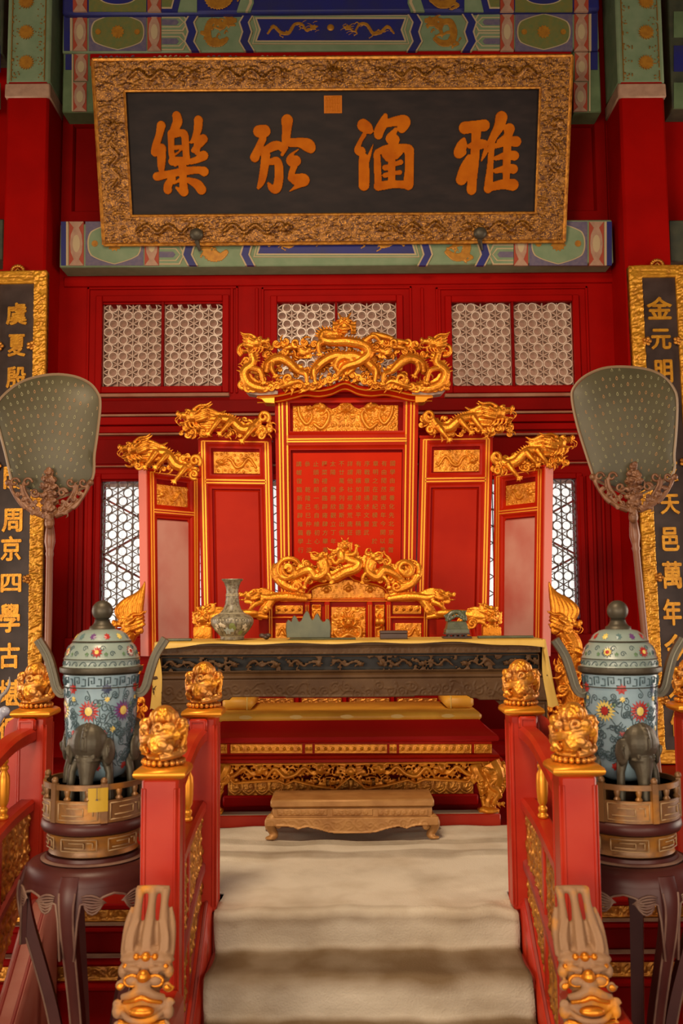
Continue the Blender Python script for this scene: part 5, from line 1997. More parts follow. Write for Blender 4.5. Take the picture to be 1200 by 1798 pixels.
# petal band, plain red skirt and floor stretcher
pc = pcorners(TCX - 215, 1368, TCX + 215, 1396, YF + .09)
R = Rel(pc[1][0] - pc[0][0], pc[3][2] - pc[0][2], .005)
n = 18
for i in range(n):
    x = (i + .5) * R.w / n
    for q in (-1, 1):
        R.tube([(x, R.h * .08, .008), (x + q * R.w / n * .42, R.h * .35, .008), (x + q * R.w / n * .40, R.h * .95, .007)])
        R.spiral(x + q * R.w / n * .18, R.h * .55, .016, 1.2, .005, 0, q)
R.build('petal_band', GOLD_OLD, thr, pc, back=.02)
m = MB()
m.pbox(TCX - 232, 1340, TCX + 232, 1432, YF + .11, 6.5)
mk('body', m, RED_DEEP, thr)
m = MB()
m.pbox(TCX - 225, 1396, TCX + 225, 1416, YF + .07, 6.4, .01)
mk('skirt', m, RED, thr)
m = MB()
z0, z1 = DZ + .002, W(TCX, 1431, 5.42).z
x0, x1 = W(TCX - 264, 1440, 5.42).x, W(TCX + 264, 1440, 5.42).x
m.box(x0, x1, 5.42, 5.52, z0, z1, .006)
m.box(x0, x0 + .1, 5.52, 6.6, z0, z1, .006)
m.box(x1 - .1, x1, 5.52, 6.6, z0, z1, .006)
mk('floor_stretcher', m, RED_RAIL, thr)
m = MB()
m.box(x0 + .01, x1 - .01, 5.43, 5.51, z1, z1 + .004)
mk('dust_layer', m, mat('grey_dust', (0.40, 0.31, 0.23), 0.9), thr)
# cabriole legs
for sg in (-1, 1):
    X = lambda x: TCX + sg * (x - TCX)
    c = Carve(YF - .02)
    c.tb([(X(860), 1342, 20, -4), (X(870), 1362, 18, 2), (X(866), 1384, 12, 2), (X(858), 1404, 9, 0), (X(856), 1420, 10, 4)], 10)
    c.tb([(X(836), 1342, 10, 0), (X(838), 1352, 12, 2), (X(850), 1372, 9, 3)], 8)
    c.spi(X(838), 1364, 11, 1.4, 3.6, 6, sg, 2)
    c.spi(X(848), 1386, 8, 1.4, 3, 8, -sg, 0)
    c.tb([(X(886), 1340, 5, 2), (X(889), 1360, 6, 4), (X(882), 1384, 5, 4), (X(870), 1404, 4.5, 5), (X(866), 1416, 4, 6)], 7)
    c.tb([(X(840), 1374, 4, 6), (X(846), 1396, 4, 6), (X(850), 1414, 4, 6)], 7)
    c.dragon([(X(866), 1404, 12), (X(874), 1388, 14), (X(860), 1376, 15), (X(872), 1362, 16), (X(860), 1352, 16)], 4.5, sg, 8)
    rg = random.Random(3)
    for k in range(14):
        c.cloud(X(rg.uniform(846, 882)), rg.uniform(1344, 1396), 5.5, 8, rg)
    c.el(X(858), 1421, 8, 19, 5.5, 14)
    c.el(X(848), 1419, 12, 8, 5, 8)
    for k in range(16):
        c.cloud(X(rg.uniform(844, 884)), rg.uniform(1346, 1410), 4.2, 12, rg)
    carve('leg', c, GOLD_RELIEF, thr, .004)
    m = MB()
    p = W(X(858), 1427, YF - .03)
    m.box(p.x - .055, p.x + .055, 5.43, 5.52, z1 + .003, p.z + .015, .006)
    mk('foot_block', m, GOLD_LINE, thr)

# throne back
BYT = 6.35
bk = MB()
bk.pprism([(455, 1135), (455, 1078), (462, 1064), (478, 1054), (500, 1050), (538, 1050), (538, 1040), (548, 1030), (575, 1020), (595, 1016), (610, 1006), (624, 1016), (645, 1019), (672, 1029), (683, 1040), (683, 1050), (720, 1050), (742, 1053), (760, 1062), (767, 1078), (767, 1135)], BYT + .03, BYT + .10)
back_o = mk('backrest', bk, RED_SCREEN, thr)
f = MB()
for x in (540, 575, 650, 683):
    f.pbox(x - 5, 1048 if x in (540, 683) else 1054, x + 5, 1160, BYT - .01, BYT + .05, .006)
for x in (540, 683):
    f.pbox(x - 7, 1043, x + 7, 1052, BYT - .02, BYT + .05, .006)
f.pbox(460, 1050, 764, 1057, BYT - .005, BYT + .05, .005)
f.pbox(456, 1081, 545, 1087, BYT - .005, BYT + .05, .005)
f.pbox(680, 1081, 768, 1087, BYT - .005, BYT + .05, .005)
for x in (476, 748):
    f.pbox(x - 4, 1060, x + 4, 1160, BYT - .005, BYT + .05, .005)
og2 = spline([(540, 1046), (543, 1034), (556, 1026), (578, 1021), (596, 1017), (610, 1007), (624, 1016), (643, 1020), (664, 1025), (678, 1033), (682, 1046)], 5)
f.tube([W(x, y + 1, BYT) for x, y in og2], .017, 8)
for sg in (-1, 1):
    X = lambda x: 611 + sg * (611 - x)
    f.tube([W(X(a), b, BYT) for a, b in spline([(540, 1053), (500, 1053), (480, 1057), (464, 1068), (458, 1082)], 5)], .014, 8)
    f.tube([W(X(a), b, BYT) for a, b in spline([(456, 1084), (430, 1084), (404, 1090), (392, 1102), (388, 1130)], 5)], .014, 8)
mk('frame', f, RED_SCREEN, back_o)
g = MB()
for x in (540, 575, 650, 683, 476, 748):
    for dx in (-2.2, 1.6):
        p, q = W(x + dx, 1062, BYT - .012), W(x + dx, 1160, BYT - .012)
        g.tube([p, q], .0042, 6)
for y in (1052, 1055.5):
    g.tube([W(466, y, BYT - .008), W(760, y, BYT - .008)], .0035, 6)
g.tube([W(x, y + 3, BYT - .013) for x, y in og2], .0055, 6)
for x0, x1 in ((458, 545), (680, 766)):
    g.tube([W(x0, 1084, BYT - .007), W(x1, 1084, BYT - .007)], .004, 6)
for sg in (-1, 1):
    X = lambda x: 611 + sg * (611 - x)
    g.tube([W(X(a), b, BYT - .014) for a, b in spline([(540, 1053), (500, 1053), (480, 1057), (464, 1068), (458, 1082)], 5)], .005, 6)
for x in (540, 683):
    p = W(x, 1047, BYT - .02)
    g.box(p.x - .028, p.x + .028, BYT - .028, BYT, p.z - .02, p.z + .02, .006)
mk('gilt_line', g, GOLD_LINE, back_o)


def relp(x0, y0, x1, y1, kind, seed, parent=back_o, Y=BYT + .028, mt=GOLD_RELIEF, fn=None):
    T = T4(W(x0, y0, Y), W(x1, y0, Y), W(x1, y1, Y), W(x0, y1, Y))
    return relief_on(T, 0, 0, 1, 1, 0, parent, kind, seed, mt, .0032)


relp(582, 1066, 642, 1128, 'front', 3)
relp(548, 1062, 564, 1120, 'scroll', 1, mt=GOLD)
relp(659, 1062, 675, 1120, 'scroll', 2, mt=GOLD)
relp(484, 1063, 532, 1078, 'scroll', 1, mt=GOLD)
relp(690, 1063, 740, 1078, 'scroll', 1, mt=GOLD)
relp(484, 1094, 530, 1124, 'dragon', 2)
relp(694, 1094, 740, 1124, 'dragon', 3)
# ogee tympanum relief
pc = pcorners(548, 1018, 676, 1051, BYT + .028)
w, h = pc[1][0] - pc[0][0], pc[3][2] - pc[0][2]
R = Rel(w, h, .004)
R.H[:] = .002
R.field(h * .14, random.Random(5), 0)
for x in (.2, .5, .8):
    R.st(w * x, h * (.45 if x != .5 else .5), h * .14, .006)
    R.spiral(w * x, h * (.45 if x != .5 else .5), h * .22, 1, h * .04, 0, 1, .006)
    R.tube([(w * x, h * .6, h * .06), (w * x, h * .85, h * .015)], .006)
R.mirror()
R.build('carved_relief', GOLD_RELIEF, back_o, pc, mask=R.scallop(lambda u: h * (.60 + .40 * max(0, math.cos((u / w - .5) * 3.1)) ** 1.6)), back=.01)

c = Carve(6.3)
rg = random.Random(8)
for sg in (-1, 1):
    X = lambda x: 609 + sg * (609 - x)
    c.spi(X(506), 1002, 25, 1.5, 5.5, 8, sg, .3)
    c.spi(X(508), 1000, 14, 1.3, 4, 14, -sg, .3)
    c.tb([(X(486), 1010, 7, 6), (X(498), 1026, 8, 8), (X(520), 1036, 7, 8), (X(536), 1040, 5, 8)])
    c.tb([(X(484), 990, 5, 2), (X(482), 1006, 7, 4), (X(492), 1022, 7, 4), (X(512), 1034, 6, 4)])
    c.dragon([(X(510), 1020, 8), (X(526), 1008, 12), (X(544), 1002, 14), (X(556), 1014, 16), (X(572), 1004, 18), (X(572), 988, 18), (X(562), 978, 18)], 8, sg * -1, 14, 10)
    c.el(X(566), 996, 16, 9, 14, 8, 20 * -sg)
    c.leg(X(550), 1010, 14, 5, X(540), 1018, X(536), 1030)
    c.leg(X(572), 1004, 16, 4.5, X(580), 1012, X(582), 1022)
    for k in range(16):
        t = rg.uniform(0, 1)
        x = 488 + 100 * t
        c.cloud(X(x), rg.uniform(985 - 6 * t, 1034 - 18 * t), rg.uniform(6, 9), rg.uniform(-4, 6), rg)
    c.spi(X(522), 1030, 9, 1.4, 3, 12, sg, 0)
    c.spi(X(532), 1016, 8, 1.4, 3, 10, -sg, 2)
c.dragon([(570, 1010, 12), (586, 1016, 16), (606, 1006, 18), (624, 1000, 20), (630, 990, 18), (614, 984, 18), (602, 976, 18), (606, 966, 16)], 8.5, 1, 6, 0, True, False)
c.el(600, 978, 18, 9, 13, 8, 8)
c.leg(604, 976, 18, 5, 622, 974, 626, 962)
c.leg(600, 980, 18, 5, 590, 990, 584, 982)
c.face(606, 958, 16, 10)
for k in range(14):
    c.cloud(rg.uniform(560, 655), rg.uniform(970, 1004), 7, -4, rg)
carve('carved_crest', c, GOLD_SCALE, thr, .0042)
# dragon-head arms, upper pair in profile, lower pair facing out
for sg in (-1, 1):
    X = lambda x: 610 + sg * (610 - x)
    c = Carve(6.25)
    c.dragon([(X(540), 1052, 0), (X(516), 1049, 2), (X(492), 1048, 4), (X(470), 1050, 8), (X(452), 1046, 10), (X(440), 1046, 12)], 7, sg, 17, 0)
    c.tb([(X(480), 1052, 7, 4), (X(468), 1066, 9, 6), (X(460), 1078, 8, 6)])
    c.leg(X(462), 1056, 10, 6, X(448), 1062, X(440), 1072)
    c.spi(X(468), 1070, 8, 1.3, 3, 10, sg, 0)
    c.spi(X(458), 1080, 7, 1.3, 3, 10, -sg, 1)
    c.el(X(500), 1046, 4, 22, 5, 6, 0)
    for k in range(4):
        c.tb([(X(446), 1038 + 4 * k, 3.5, 10), (X(464), 1035 + 4 * k, 3, 8), (X(482), 1040 + 3 * k, 1.2, 4)])
    carve('arm_dragon', c, GOLD_SCALE, thr, .0052)
    c = Carve(6.0)
    c.tb([(X(470), 1084, 4, -10), (X(440), 1079, 6, -8), (X(410), 1078, 8, -4), (X(386), 1082, 9, 0), (X(366), 1084, 10, 2)], 8)
    c.el(X(432), 1076, -4, 24, 6, 6, 0)
    c.face(X(358), 1082, 6, 15, False, True)
    c.head(X(362), 1070, 4, 15, sg, 0)
    for k in range(5):
        c.tb([(X(370), 1072 + 5 * k, 4, 6), (X(386), 1068 + 6 * k, 3.5, 4), (X(400), 1070 + 7 * k, 1.2, 2)])
    c.tb([(X(358), 1098, 15, 0), (X(358), 1115, 16, 0), (X(358), 1140, 15, 0)], 10)
    for k in range(9):
        c.tb([(X(344 + 3.4 * k), 1100, 2.6, 14), (X(344 + 3.4 * k), 1114, 2.6, 15), (X(345 + 3.2 * k), 1128, 1.5, 14)], 6)
    c.cloud(X(392), 1094, 10, 4, rg)
    c.cloud(X(402), 1106, 9, 4, rg)
    c.cloud(X(412), 1092, 8, 2, rg)
    carve('arm_dragon', c, GOLD_SCALE, thr, .0052)
    m = MB()
    m.pbox(X(400) - 6, 1096, X(400) + 6, 1236, 6.1, 6.45, .006)
    m.pbox(X(366) - 12, 1126, X(366) + 12, 1205, 5.95, 6.03, .006)
    m.pbox(X(372) - 12, 1195, X(372) + 12, 1212, 5.95, 6.45, .006)
    mk('arm_panel', m, RED_SCREEN, thr)
# lower back seen under the table
m = MB()
m.pbox(440, 1135, 790, 1262, 6.36, 6.44, .004)
lb = mk('lower_back', m, RED_DEEP, thr)
for x in range(446, 780, 84):
    relp(x, 1226, x + 70, 1244, 'scroll', 3, lb, 6.355, GOLD_OLD)
    m = MB()
    m.pbox(x + 73, 1200, x + 79, 1262, 6.32, 6.36, .004)
    mk('rail', m, RED, lb)

# seat cushion and the two bolsters
m = MB()
cx0, cx1 = W(388 - 20, 1258, 5.58).x, W(848, 1258, 5.58).x
zb = W(616, 1267, 5.62).z
m.box(cx0, cx1, 5.60, 6.25, zb, zb + .05, .018)
cu = mk('seat_cushion', m, SILK, smooth=60)
tag(cu, 'long flat yellow silk cushion with pale medallions on the throne seat', 'cushion')
m = MB()
for i in range(5):
    for dz, ry in ((.030, .011),):
        x = cx0 + .20 + .285 * i + (.14 if dz < .03 else 0)
        pts = [(x + .036 * math.cos(2 * pi * q / 14) * (1 + .15 * math.cos(q * 3)), 5.5985, zb + dz + ry * math.sin(2 * pi * q / 14)) for q in range(14)]
        med = MB()
        med.prism(pts, [(a, 5.603, b_) for a, _, b_ in pts])
        o = mk('medallion', med, MEDALLION, cu, smooth=None)
for nm, x0, x1, lab in (('bolster', 391, 445, 'yellow silk bolster on the throne seat, on the vase side'), ('bolster', 781, 832, 'yellow silk bolster on the throne seat, on the seal side')):
    m = MB()
    p0_, p1_ = W(x0, 1235, 5.8), W(x1, 1235, 5.8)
    zc0 = zb + .051
    m.box(p0_.x, p1_.x, 5.78, 6.2, zc0, W(616, 1224, 5.78).z, .02)
    o = mk(nm, m, SILK, smooth=60)
    tag(o, lab, 'bolster', 'bolsters on the throne')
    pp = MB()
    xx = p1_.x - .035 if x0 < 600 else p0_.x + .035
    pp.box(xx - .004, xx + .004, 5.776, 6.2, zc0, W(616, 1224, 5.78).z + .003, .003)
    mk('piping', pp, SILK_PALE, o)


# ================================================================== long table in front of the throne
TY0, TY1 = 4.92, 5.40
TC = 615.0
tab = root('altar_table', (W(TC, 1400, 5.1).x, 5.15, DZ), 'long dark table with pierced and carved bands standing between footstool and throne', 'table')
ztop = W(TC, 1127, TY0).z
tx0, tx1 = W(TC - 337, 1130, TY0).x, W(TC + 337, 1130, TY0).x
m = MB()
m.box(tx0, tx1, TY0, TY1, ztop - .022, ztop, .006)
mk('tabletop', m, ZITAN, tab)


def trel(x0, y0, x1, y1, Y, name, seed, R0, hole=None, par=tab, mt=ZITAN, low=None, fn=None, back=.02):
    pc = pcorners(x0, y0, x1, y1, Y)
    w, h = pc[1][0] - pc[0][0], pc[3][2] - pc[0][2]
    R = Rel(w, h, .0045)
    rg = random.Random(seed)
    if hole is None:
        R.H[:] = .001
    if fn:
        fn(R, rg)
    else:
        R.field(R0, rg)
    if low:
        R.H = np.minimum(R.H, low)
    for xa, ya, xb, yb in ((0, 0, w, 0), (0, h, w, h), (0, 0, 0, h), (w, 0, w, h)):
        R.tube([(xa, ya, .006), ((xa + xb) / 2, (ya + yb) / 2, .006), (xb, yb, .006)], 0, 1, 60)
    return R.build(name, mt, par, pc, hole=hole, back=back)


trel(TC - 334, 1134, TC + 334, 1148, TY0 + .012, 'carved_edge', 1, .016)


def pierced(R, rg):
    n = 9
    for k in range(n):
        x = (k + .5) * R.w / n
        sg = 1 if k < n / 2 else -1
        hw = R.w / n / 2
        R.dragon([(x - sg * hw * .9, R.h * .35), (x - sg * hw * .55, R.h * .7), (x - sg * hw * .2, R.h * .35), (x + sg * hw * .15, R.h * .6), (x + sg * hw * .5, R.h * .45)], R.h * .10, sg, .003, 1.1)
    for k in range(70):
        R.cloud(rg.uniform(0, R.w), rg.uniform(0, R.h), R.h * rg.uniform(.14, .2), rg, .002)


trel(TC - 332, 1151, TC + 332, 1178, TY0 + .02, 'pierced_band', 3, .02, .001, fn=pierced)
m = MB()
m.pbox(TC - 330, 1134, TC + 330, 1180, TY0 + .06, TY1 - .01)
mk('dark_recess_box', m, mat('hollow_shade_black', (0.012, 0.008, 0.006), 0.6), tab)  # near-black box painted as the shaded hollow behind the piercing
m = MB()
m.loops([[(W(TC - hw, 1184, TY0).x, TY0 + i, W(TC, y, TY0).z), (W(TC + hw, 1184, TY0).x, TY0 + i, W(TC, y, TY0).z), (W(TC + hw, 1184, TY0).x, TY1, W(TC, y, TY0).z), (W(TC - hw, 1184, TY0).x, TY1, W(TC, y, TY0).z)]
         for hw, y, i in ((333, 1178, .018), (338, 1180, .006), (340, 1182, .010), (345, 1185, -.006), (347, 1189, -.008), (347, 1192, .0))], True, True)
mk('moulding', m, ZITAN, tab)


def engraved(R, rg):
    for k in range(int(R.w / .055)):
        x = (k + .5) * .055
        R.spiral(x, R.h * rg.uniform(.3, .7), .026, 1.5, .0045, rg.uniform(0, 6), rg.choice((-1, 1)))
        R.tube([(x - .03, rg.uniform(0, R.h), .004), (x, rg.uniform(0, R.h), .004), (x + .04, rg.uniform(0, R.h), .003)])


pc = pcorners(TC - 347, 1192, TC + 347, 1232, TY0 + .002)
w, h = pc[1][0] - pc[0][0], pc[3][2] - pc[0][2]
R = Rel(w, h, .0045)
R.H[:] = .001
rg = random.Random(6)
engraved(R, rg)
R.H = np.minimum(R.H * 1.6, .010)
lowf = lambda u: h * (np.interp(abs(u / w - .5) * 694, [0, 112, 116, 206, 212, 222, 226, 262, 268, 347], [.18, .18, .22, .22, .1, .1, .02, .0, -.1, -.1]))
R.tube([(u, lowf(u) + .006, .007) for u in np.linspace(.17, w - .17, 80)], .001, 1, 3)
mask = (np.arange(R.ny) * R.c)[:, None] >= np.array([lowf(x) for x in np.arange(R.nx) * R.c])[None, :]
R.build('apron', ZITAN, tab, pc, mask=mask, back=.03)
for sg in (-1, 1):
    X = lambda x: TC + sg * (x - TC)
    x0, x1 = sorted((X(900), X(962)))
    m = MB()
    m.pbox(x0, 1232, x1, 1464, TY0 + .004, TY0 + .07, .006)
    lg = mk('leg', m, ZITAN, tab)
    trel(x0 + 2, 1233, x1 - 2, 1460, TY0 + .004, 'carving', 8, .026, None, lg, low=.006, back=.003)
    m = MB()
    m.pprism([(X(962), 1231), (X(872), 1231), (X(878), 1236), (X(884), 1250), (X(893), 1262), (X(898), 1280), (X(902), 1310), (X(962), 1310)], TY0 + .006, TY0 + .05)
    sp = mk('spandrel', m, ZITAN, tab)
    c = Carve(TY0 + .006)
    for a, b, r in ((884, 1238, 5), (893, 1250, 6), (900, 1272, 5), (915, 1244, 7), (930, 1262, 7), (945, 1246, 6), (920, 1284, 7), (945, 1284, 7)):
        c.spi(X(a), b, r, 1.4, 1.1, 0, sg, 1)
    mk('carving', c, ZITAN, sp, smooth=180)
    m = MB()
    m.pbox(x0 + 4, 1225, x1 - 4, 1448, TY1 - .08, TY1 - .01, .006)
    mk('leg', m, ZITAN, tab)

# yellow silk cloth: over the top, a shallow lip at the front, falls at both ends
cx0, cx1 = tx0 - .012, tx1 + .012
zc = ztop + .006


def lip(x):
    t = (x - cx0) / (cx1 - cx0)
    return .012 + .03 * max(0, (t - .78) / .22) ** 1.3 + .022 * max(0, (.12 - t) / .12) + .004 * math.sin(t * 31)


m = MB()
nx_ = 60
rows = []
for k in range(nx_ + 1):
    x = cx0 + (cx1 - cx0) * k / nx_
    l = lip(x)
    rows.append([(x, TY1 - .01, zc), (x, 5.2, zc + .001 * math.sin(k)), (x, 5.0, zc), (x, TY0 + .004, zc), (x, TY0 - .010, zc - .006), (x, TY0 - .012, zc - l)])
m.loops([list(r) for r in rows], close=False)
for sg, xe in ((-1, cx0), (1, cx1)):
    drop = W(TC, 1243, TY0).z
    L = []
    for k in range(15):
        t = k / 14
        z = zc - (zc - drop) * t
        o = xe + sg * (.006 + .060 * t ** 1.1 * (1 if sg > 0 else .35))
        ring = []
        for j in range(9):
            u = j / 8
            y = TY1 - .02 - (TY1 - .02 - TY0 + .004) * u
            ring.append((o + sg * (.010 * math.sin(u * 9 + t * 3) + .004) * t - sg * .045 * t * max(0, u - .8) / .2 * 0, y, z))
        # the front hem folds back across the table end
        for q in range(1, 5):
            ring.append((o - sg * (.016 * q) * (.35 + .65 * t) + sg * .006 * math.sin(q * 2 + t * 6), TY0 - .006 - .004 * math.sin(q * 1.6 + 4 * t), z + .006 * math.sin(q * 2) * t))
        L.append(ring)
    m.loops(L, close=False)
cl = mk('tablecloth', m, SILK_PALE, smooth=180)
tag(cl, 'faded yellow silk cloth lying on the dark table and hanging at its ends', 'tablecloth')

# ---- things on the table
zt_ = ztop + .0075


def X_at(px, y, Y):
    return W(px, y, Y).x


vY = 5.12
vx = X_at(408, 1090, vY)
s = S(vY)
vase = root('vase', (vx, vY, zt_), 'grey cloisonne vase with trumpet neck and blossoms, standing at the left end of the table', 'vase')
prof = [(15, 0), (20, 0), (21, 3), (20, 6), (24, 10), (31, 18), (36.5, 27), (37.5, 33), (36, 38), (30, 43), (22, 46), (16, 53), (12.5, 62), (11, 74), (10.5, 84), (11.5, 92), (14, 99), (17.5, 103), (19, 104.5), (18.5, 106), (16, 105), (12, 98), (9, 90)]
m = MB()
m.lathe([(r * s, z * s) for r, z in prof], (vx, vY, zt_), 40)
mk('body', m, mat('grey_cloisonne', (0.21, 0.18, 0.12), 0.4, col2=(0.10, 0.08, 0.05), nscale=60, nlo=.45, nhi=.6, spec=.5, tri=None), vase, smooth=60)


def surf(prof, c, z):
    zs = [p[1] for p in prof]
    rs = [p[0] for p in prof]
    for i in range(len(prof) - 1):
        if zs[i] <= z <= zs[i + 1]:
            t = (z - zs[i]) / max(1e-9, zs[i + 1] - zs[i])
            return rs[i] + t * (rs[i + 1] - rs[i])
    return rs[-1]


VP = [(r * s, z * s) for r, z in prof[:19]]


def on(profm, c, a, z, lift=.0015):
    r = surf(profm, c, z) + lift
    return Vector((c[0] + r * math.sin(a), c[1] - r * math.cos(a), c[2] + z))


def blob_on(mb, profm, c, a, z, ra, rz, n=10, petals=0, lift=.0015, rot=0.0):
    r = surf(profm, c, z)
    ctr = on(profm, c, a, z, lift + .001)
    ring = []
    for k in range(n):
        an = 2 * pi * k / n + rot
        q = 1.0 if not petals else (1.0 if k % 2 == 0 else .62)
        ring.append(on(profm, c, a + ra * q * math.sin(an) / max(r, .01), min(max(z + rz * q * math.cos(an), profm[0][1]), profm[-1][1]), lift))
    mb.add([ctr] + ring, [(0, 1 + k, 1 + (k + 1) % n) for k in range(n)])


c3 = (vx, vY, zt_)
m = MB()
for k in range(40):
    a = 2 * pi * k / 40
    r0 = surf(VP, c3, 34 * s)
    m.add([on(VP, c3, a - .03, 36 * s, .001), on(VP, c3, a + .03, 36 * s, .001), on(VP, c3, a, 31 * s, .0015)], [(0, 1, 2)])
mk('petal_border', m, mat('pale_enamel', (0.42, 0.36, 0.24), .4), vase, smooth=None)
m = MB()
for k in range(7):
    a = 2 * pi * k / 7
    m.loops([[on(VP, c3, a + dx, z * s, .0012) for dx in (-.32, .32)] for z in (10, 15, 20, 26, 29)], close=False)
mk('dark_panel', m, mat('dark_enamel', (0.07, 0.052, 0.042), .35), vase, smooth=180)
rg = random.Random(12)
for nm, col, pts in (('white_blossom', (0.52, 0.45, 0.33), [(-.7, 25, 5), (-.45, 27, 5), (-.85, 20, 4), (.75, 24, 5.5), (.9, 19, 4), (-.3, 25, 4)]), ('blue_blossom', (0.30, 0.35, 0.34), [(-.15, 16, 7), (.1, 18, 5)]), ('leaf', (0.16, 0.19, 0.06), [(.1, 25, 5), (.2, 21, 4), (.65, 13, 4), (.05, 21, 3)]), ('red_blossom', (0.25, 0.06, 0.03), [(-.15, 15, 3)])):
    m = MB()
    for a, z, r in pts:
        blob_on(m, VP, c3, a, z * s, r * s, r * s, 10, 1 if nm != 'leaf' else 0, .0025)
    mk(nm, m, mat(nm + '_enamel', col, .4), vase, smooth=None, kind='stuff')
m = MB()
for z, r in ((79, 11.4), (76.5, 11.5), (46, 22.5), (6, 20.8)):
    m.lathe([((r - .4) * s, (z - .8) * s), ((r + .5) * s, z * s), ((r - .4) * s, (z + .8) * s)], c3, 36)
mk('rim_bands', m, mat('pale_enamel', (0.42, 0.36, 0.24), .4), vase)
m = MB()
for k in range(60):
    a, z = rg.uniform(0, 6.28), rg.uniform(49, 100)
    blob_on(m, VP, c3, a, z * s, 1.7 * s, 1.9 * s, 6, 0, .001)
mk('neck_florets', m, mat('brown_enamel', (0.12, 0.085, 0.05), .4), vase, smooth=None, kind='stuff')

bY = 5.1
br = root('brush_rest', (X_at(541, 1118, bY), bY, zt_), 'grey-green jade brush rest carved as five mountain peaks', 'brush rest')
pts = [(504, 1119), (502, 1104), (503, 1092), (506, 1087), (509, 1089), (512, 1091), (514, 1083), (517, 1079.5), (520, 1082), (523, 1089), (526, 1091), (530, 1088), (534, 1078), (537, 1073), (540, 1071.5), (543, 1075), (546, 1084), (549, 1088), (552, 1085), (555, 1078), (558, 1075.5), (561, 1080), (564, 1087), (568, 1091), (572, 1090), (574, 1086), (577, 1085.5), (580, 1089), (582, 1100), (581, 1119)]
m = MB()
for ym, sc in ((0, 1),):
    F0 = [W(x, y, bY) for x, y in pts]
    cen = sum(F0, Vector()) / len(F0)
    A = [Vector((cen.x + (p.x - cen.x) * .965, bY - .03, cen.z + (p.z - cen.z) * .96 - .002)) for p in F0]
    B = [Vector((p.x, bY - .018, p.z)) for p in F0]
    C_ = [Vector((p.x, bY + .018, p.z)) for p in F0]
    D_ = [Vector((cen.x + (p.x - cen.x) * .965, bY + .03, cen.z + (p.z - cen.z) * .96 - .002)) for p in F0]
    m.loops([A, B, C_, D_], True, True)
dz = zt_ + .008 - min(v[2] for v in m.v)
m.v = [(a, b, c + dz) for a, b, c in m.v]
mk('mountain', m, JADE, br, smooth=50)


def slab_thing(name, x0, x1, Y0, Y1, h, mt, lab, cat, group=None, bev=.002, base=0.0):
    m = MB()
    xa, xb = X_at(x0, 1122, Y0), X_at(x1, 1122, Y0)
    m.box(xa, xb, Y0, Y1, zt_ + base, zt_ + base + h, bev)
    o = mk(name, m, mt)
    tag(o, lab, cat, group)
    return o


slab_thing('jade_tray', 508, 625, 5.06, 5.16, .0075, JADE, 'thin flat jade tray under the mountain brush rest', 'tray')
slab_thing('jade_paperweight', 840, 938, 5.07, 5.11, .012, JADE, 'flat pale green jade paperweight at the seal end of the table', 'paperweight', 'jade paperweights')
slab_thing('jade_paperweight', 287, 336, 5.03, 5.07, .012, JADE, 'flat pale green jade paperweight at the vase end of the table', 'paperweight', 'jade paperweights')
bx = root('dark_box', (X_at(692, 1120, 5.1), 5.1, zt_), 'small plain dark brown box between the brush rest and the seal', 'box')
m = MB()
xa, xb = X_at(668, 1115, 5.06), X_at(716, 1115, 5.06)
m.box(xa, xb, 5.06, 5.14, zt_, zt_ + .027, .002)
mk('body', m, DARKBOX, bx)
m = MB()
m.box(xa - .001, xb + .001, 5.059, 5.141, zt_ + .028, zt_ + .042, .003)
mk('lid', m, DARKBOX, bx)
stn = MB()
rg = random.Random(5)
xs = X_at(466, 1118, 5.1)
for k in range(7):
    stn.ell((xs + rg.uniform(-.018, .018), 5.1 + rg.uniform(-.01, .01), zt_ + .010 + rg.uniform(0, .012)), (.016, .014, .012 if k < 4 else .009))
v0 = min(v[2] for v in stn.v)
stn.v = [(a, b, c - v0 + zt_) for a, b, c in stn.v]
o = carve('ink_stone', stn, DARKBOX, None, .003)
tag(o, 'little lumpy dark stone beside the foot of the vase', 'stone')

sY = 5.12
sl = root('seal', (X_at(804, 1120, sY), sY, zt_), 'dark green jade seal with an arched beast knob on a low carved stand', 'seal')
m = MB()
f = lambda x: X_at(x, 1110, sY - .05)
m.box(f(779), f(829), sY - .06, sY + .06, zt_, zt_ + .010, .003)
m.box(f(788), f(820), sY - .045, sY + .045, zt_ + .016, zt_ + .022, .002)
for a in (789, 800, 809, 819):
    m.box(f(a - 2), f(a + 2), sY - .045, sY - .035, zt_ + .008, zt_ + .018, .001)
    m.box(f(a - 2), f(a + 2), sY + .035, sY + .045, zt_ + .008, zt_ + .018, .001)
m.box(f(782), f(826), sY - .052, sY + .052, zt_ + .020, zt_ + .028, .002)
mk('stand', m, DARKBOX, sl)
m = MB()
L = []
for x0, x1, z, i in ((783.5, 824.5, .028, 0), (783.5, 824.5, .046, 0), (785, 823, .048, .003), (788, 820, .083, .008), (791, 817, .087, .014)):
    L.append([(f(x0), sY - .05 + i, zt_ + z), (f(x1), sY - .05 + i, zt_ + z), (f(x1), sY + .05 - i, zt_ + z), (f(x0), sY + .05 - i, zt_ + z)])
m.loops(L, True, True)
mk('body', m, JADE_DARK, sl)
c = Carve(sY)
zo = zt_ + .087
c.tb([(786, 1092, 4, 0), (788, 1083, 5, 0), (794, 1077, 4.5, 0), (802, 1075, 4, 0), (809, 1077, 4.5, 0), (815, 1083, 5, 0), (817, 1092, 4, 0)], 8)
c.head(786, 1081, 0, 6, -1, -20)
c.head(812, 1076, 0, 7, 1, 10)
for k in range(6):
    c.spi(790 + 5 * k, 1080 + 3 * abs(k - 2.5), 3, 1.2, 1.2, 4)
v0 = min(v[2] for v in c.v)
c.v = [(a, b, z - v0 + zo - .004) for a, b, z in c.v]
carve('knob', c, JADE_DARK, sl, .0028)

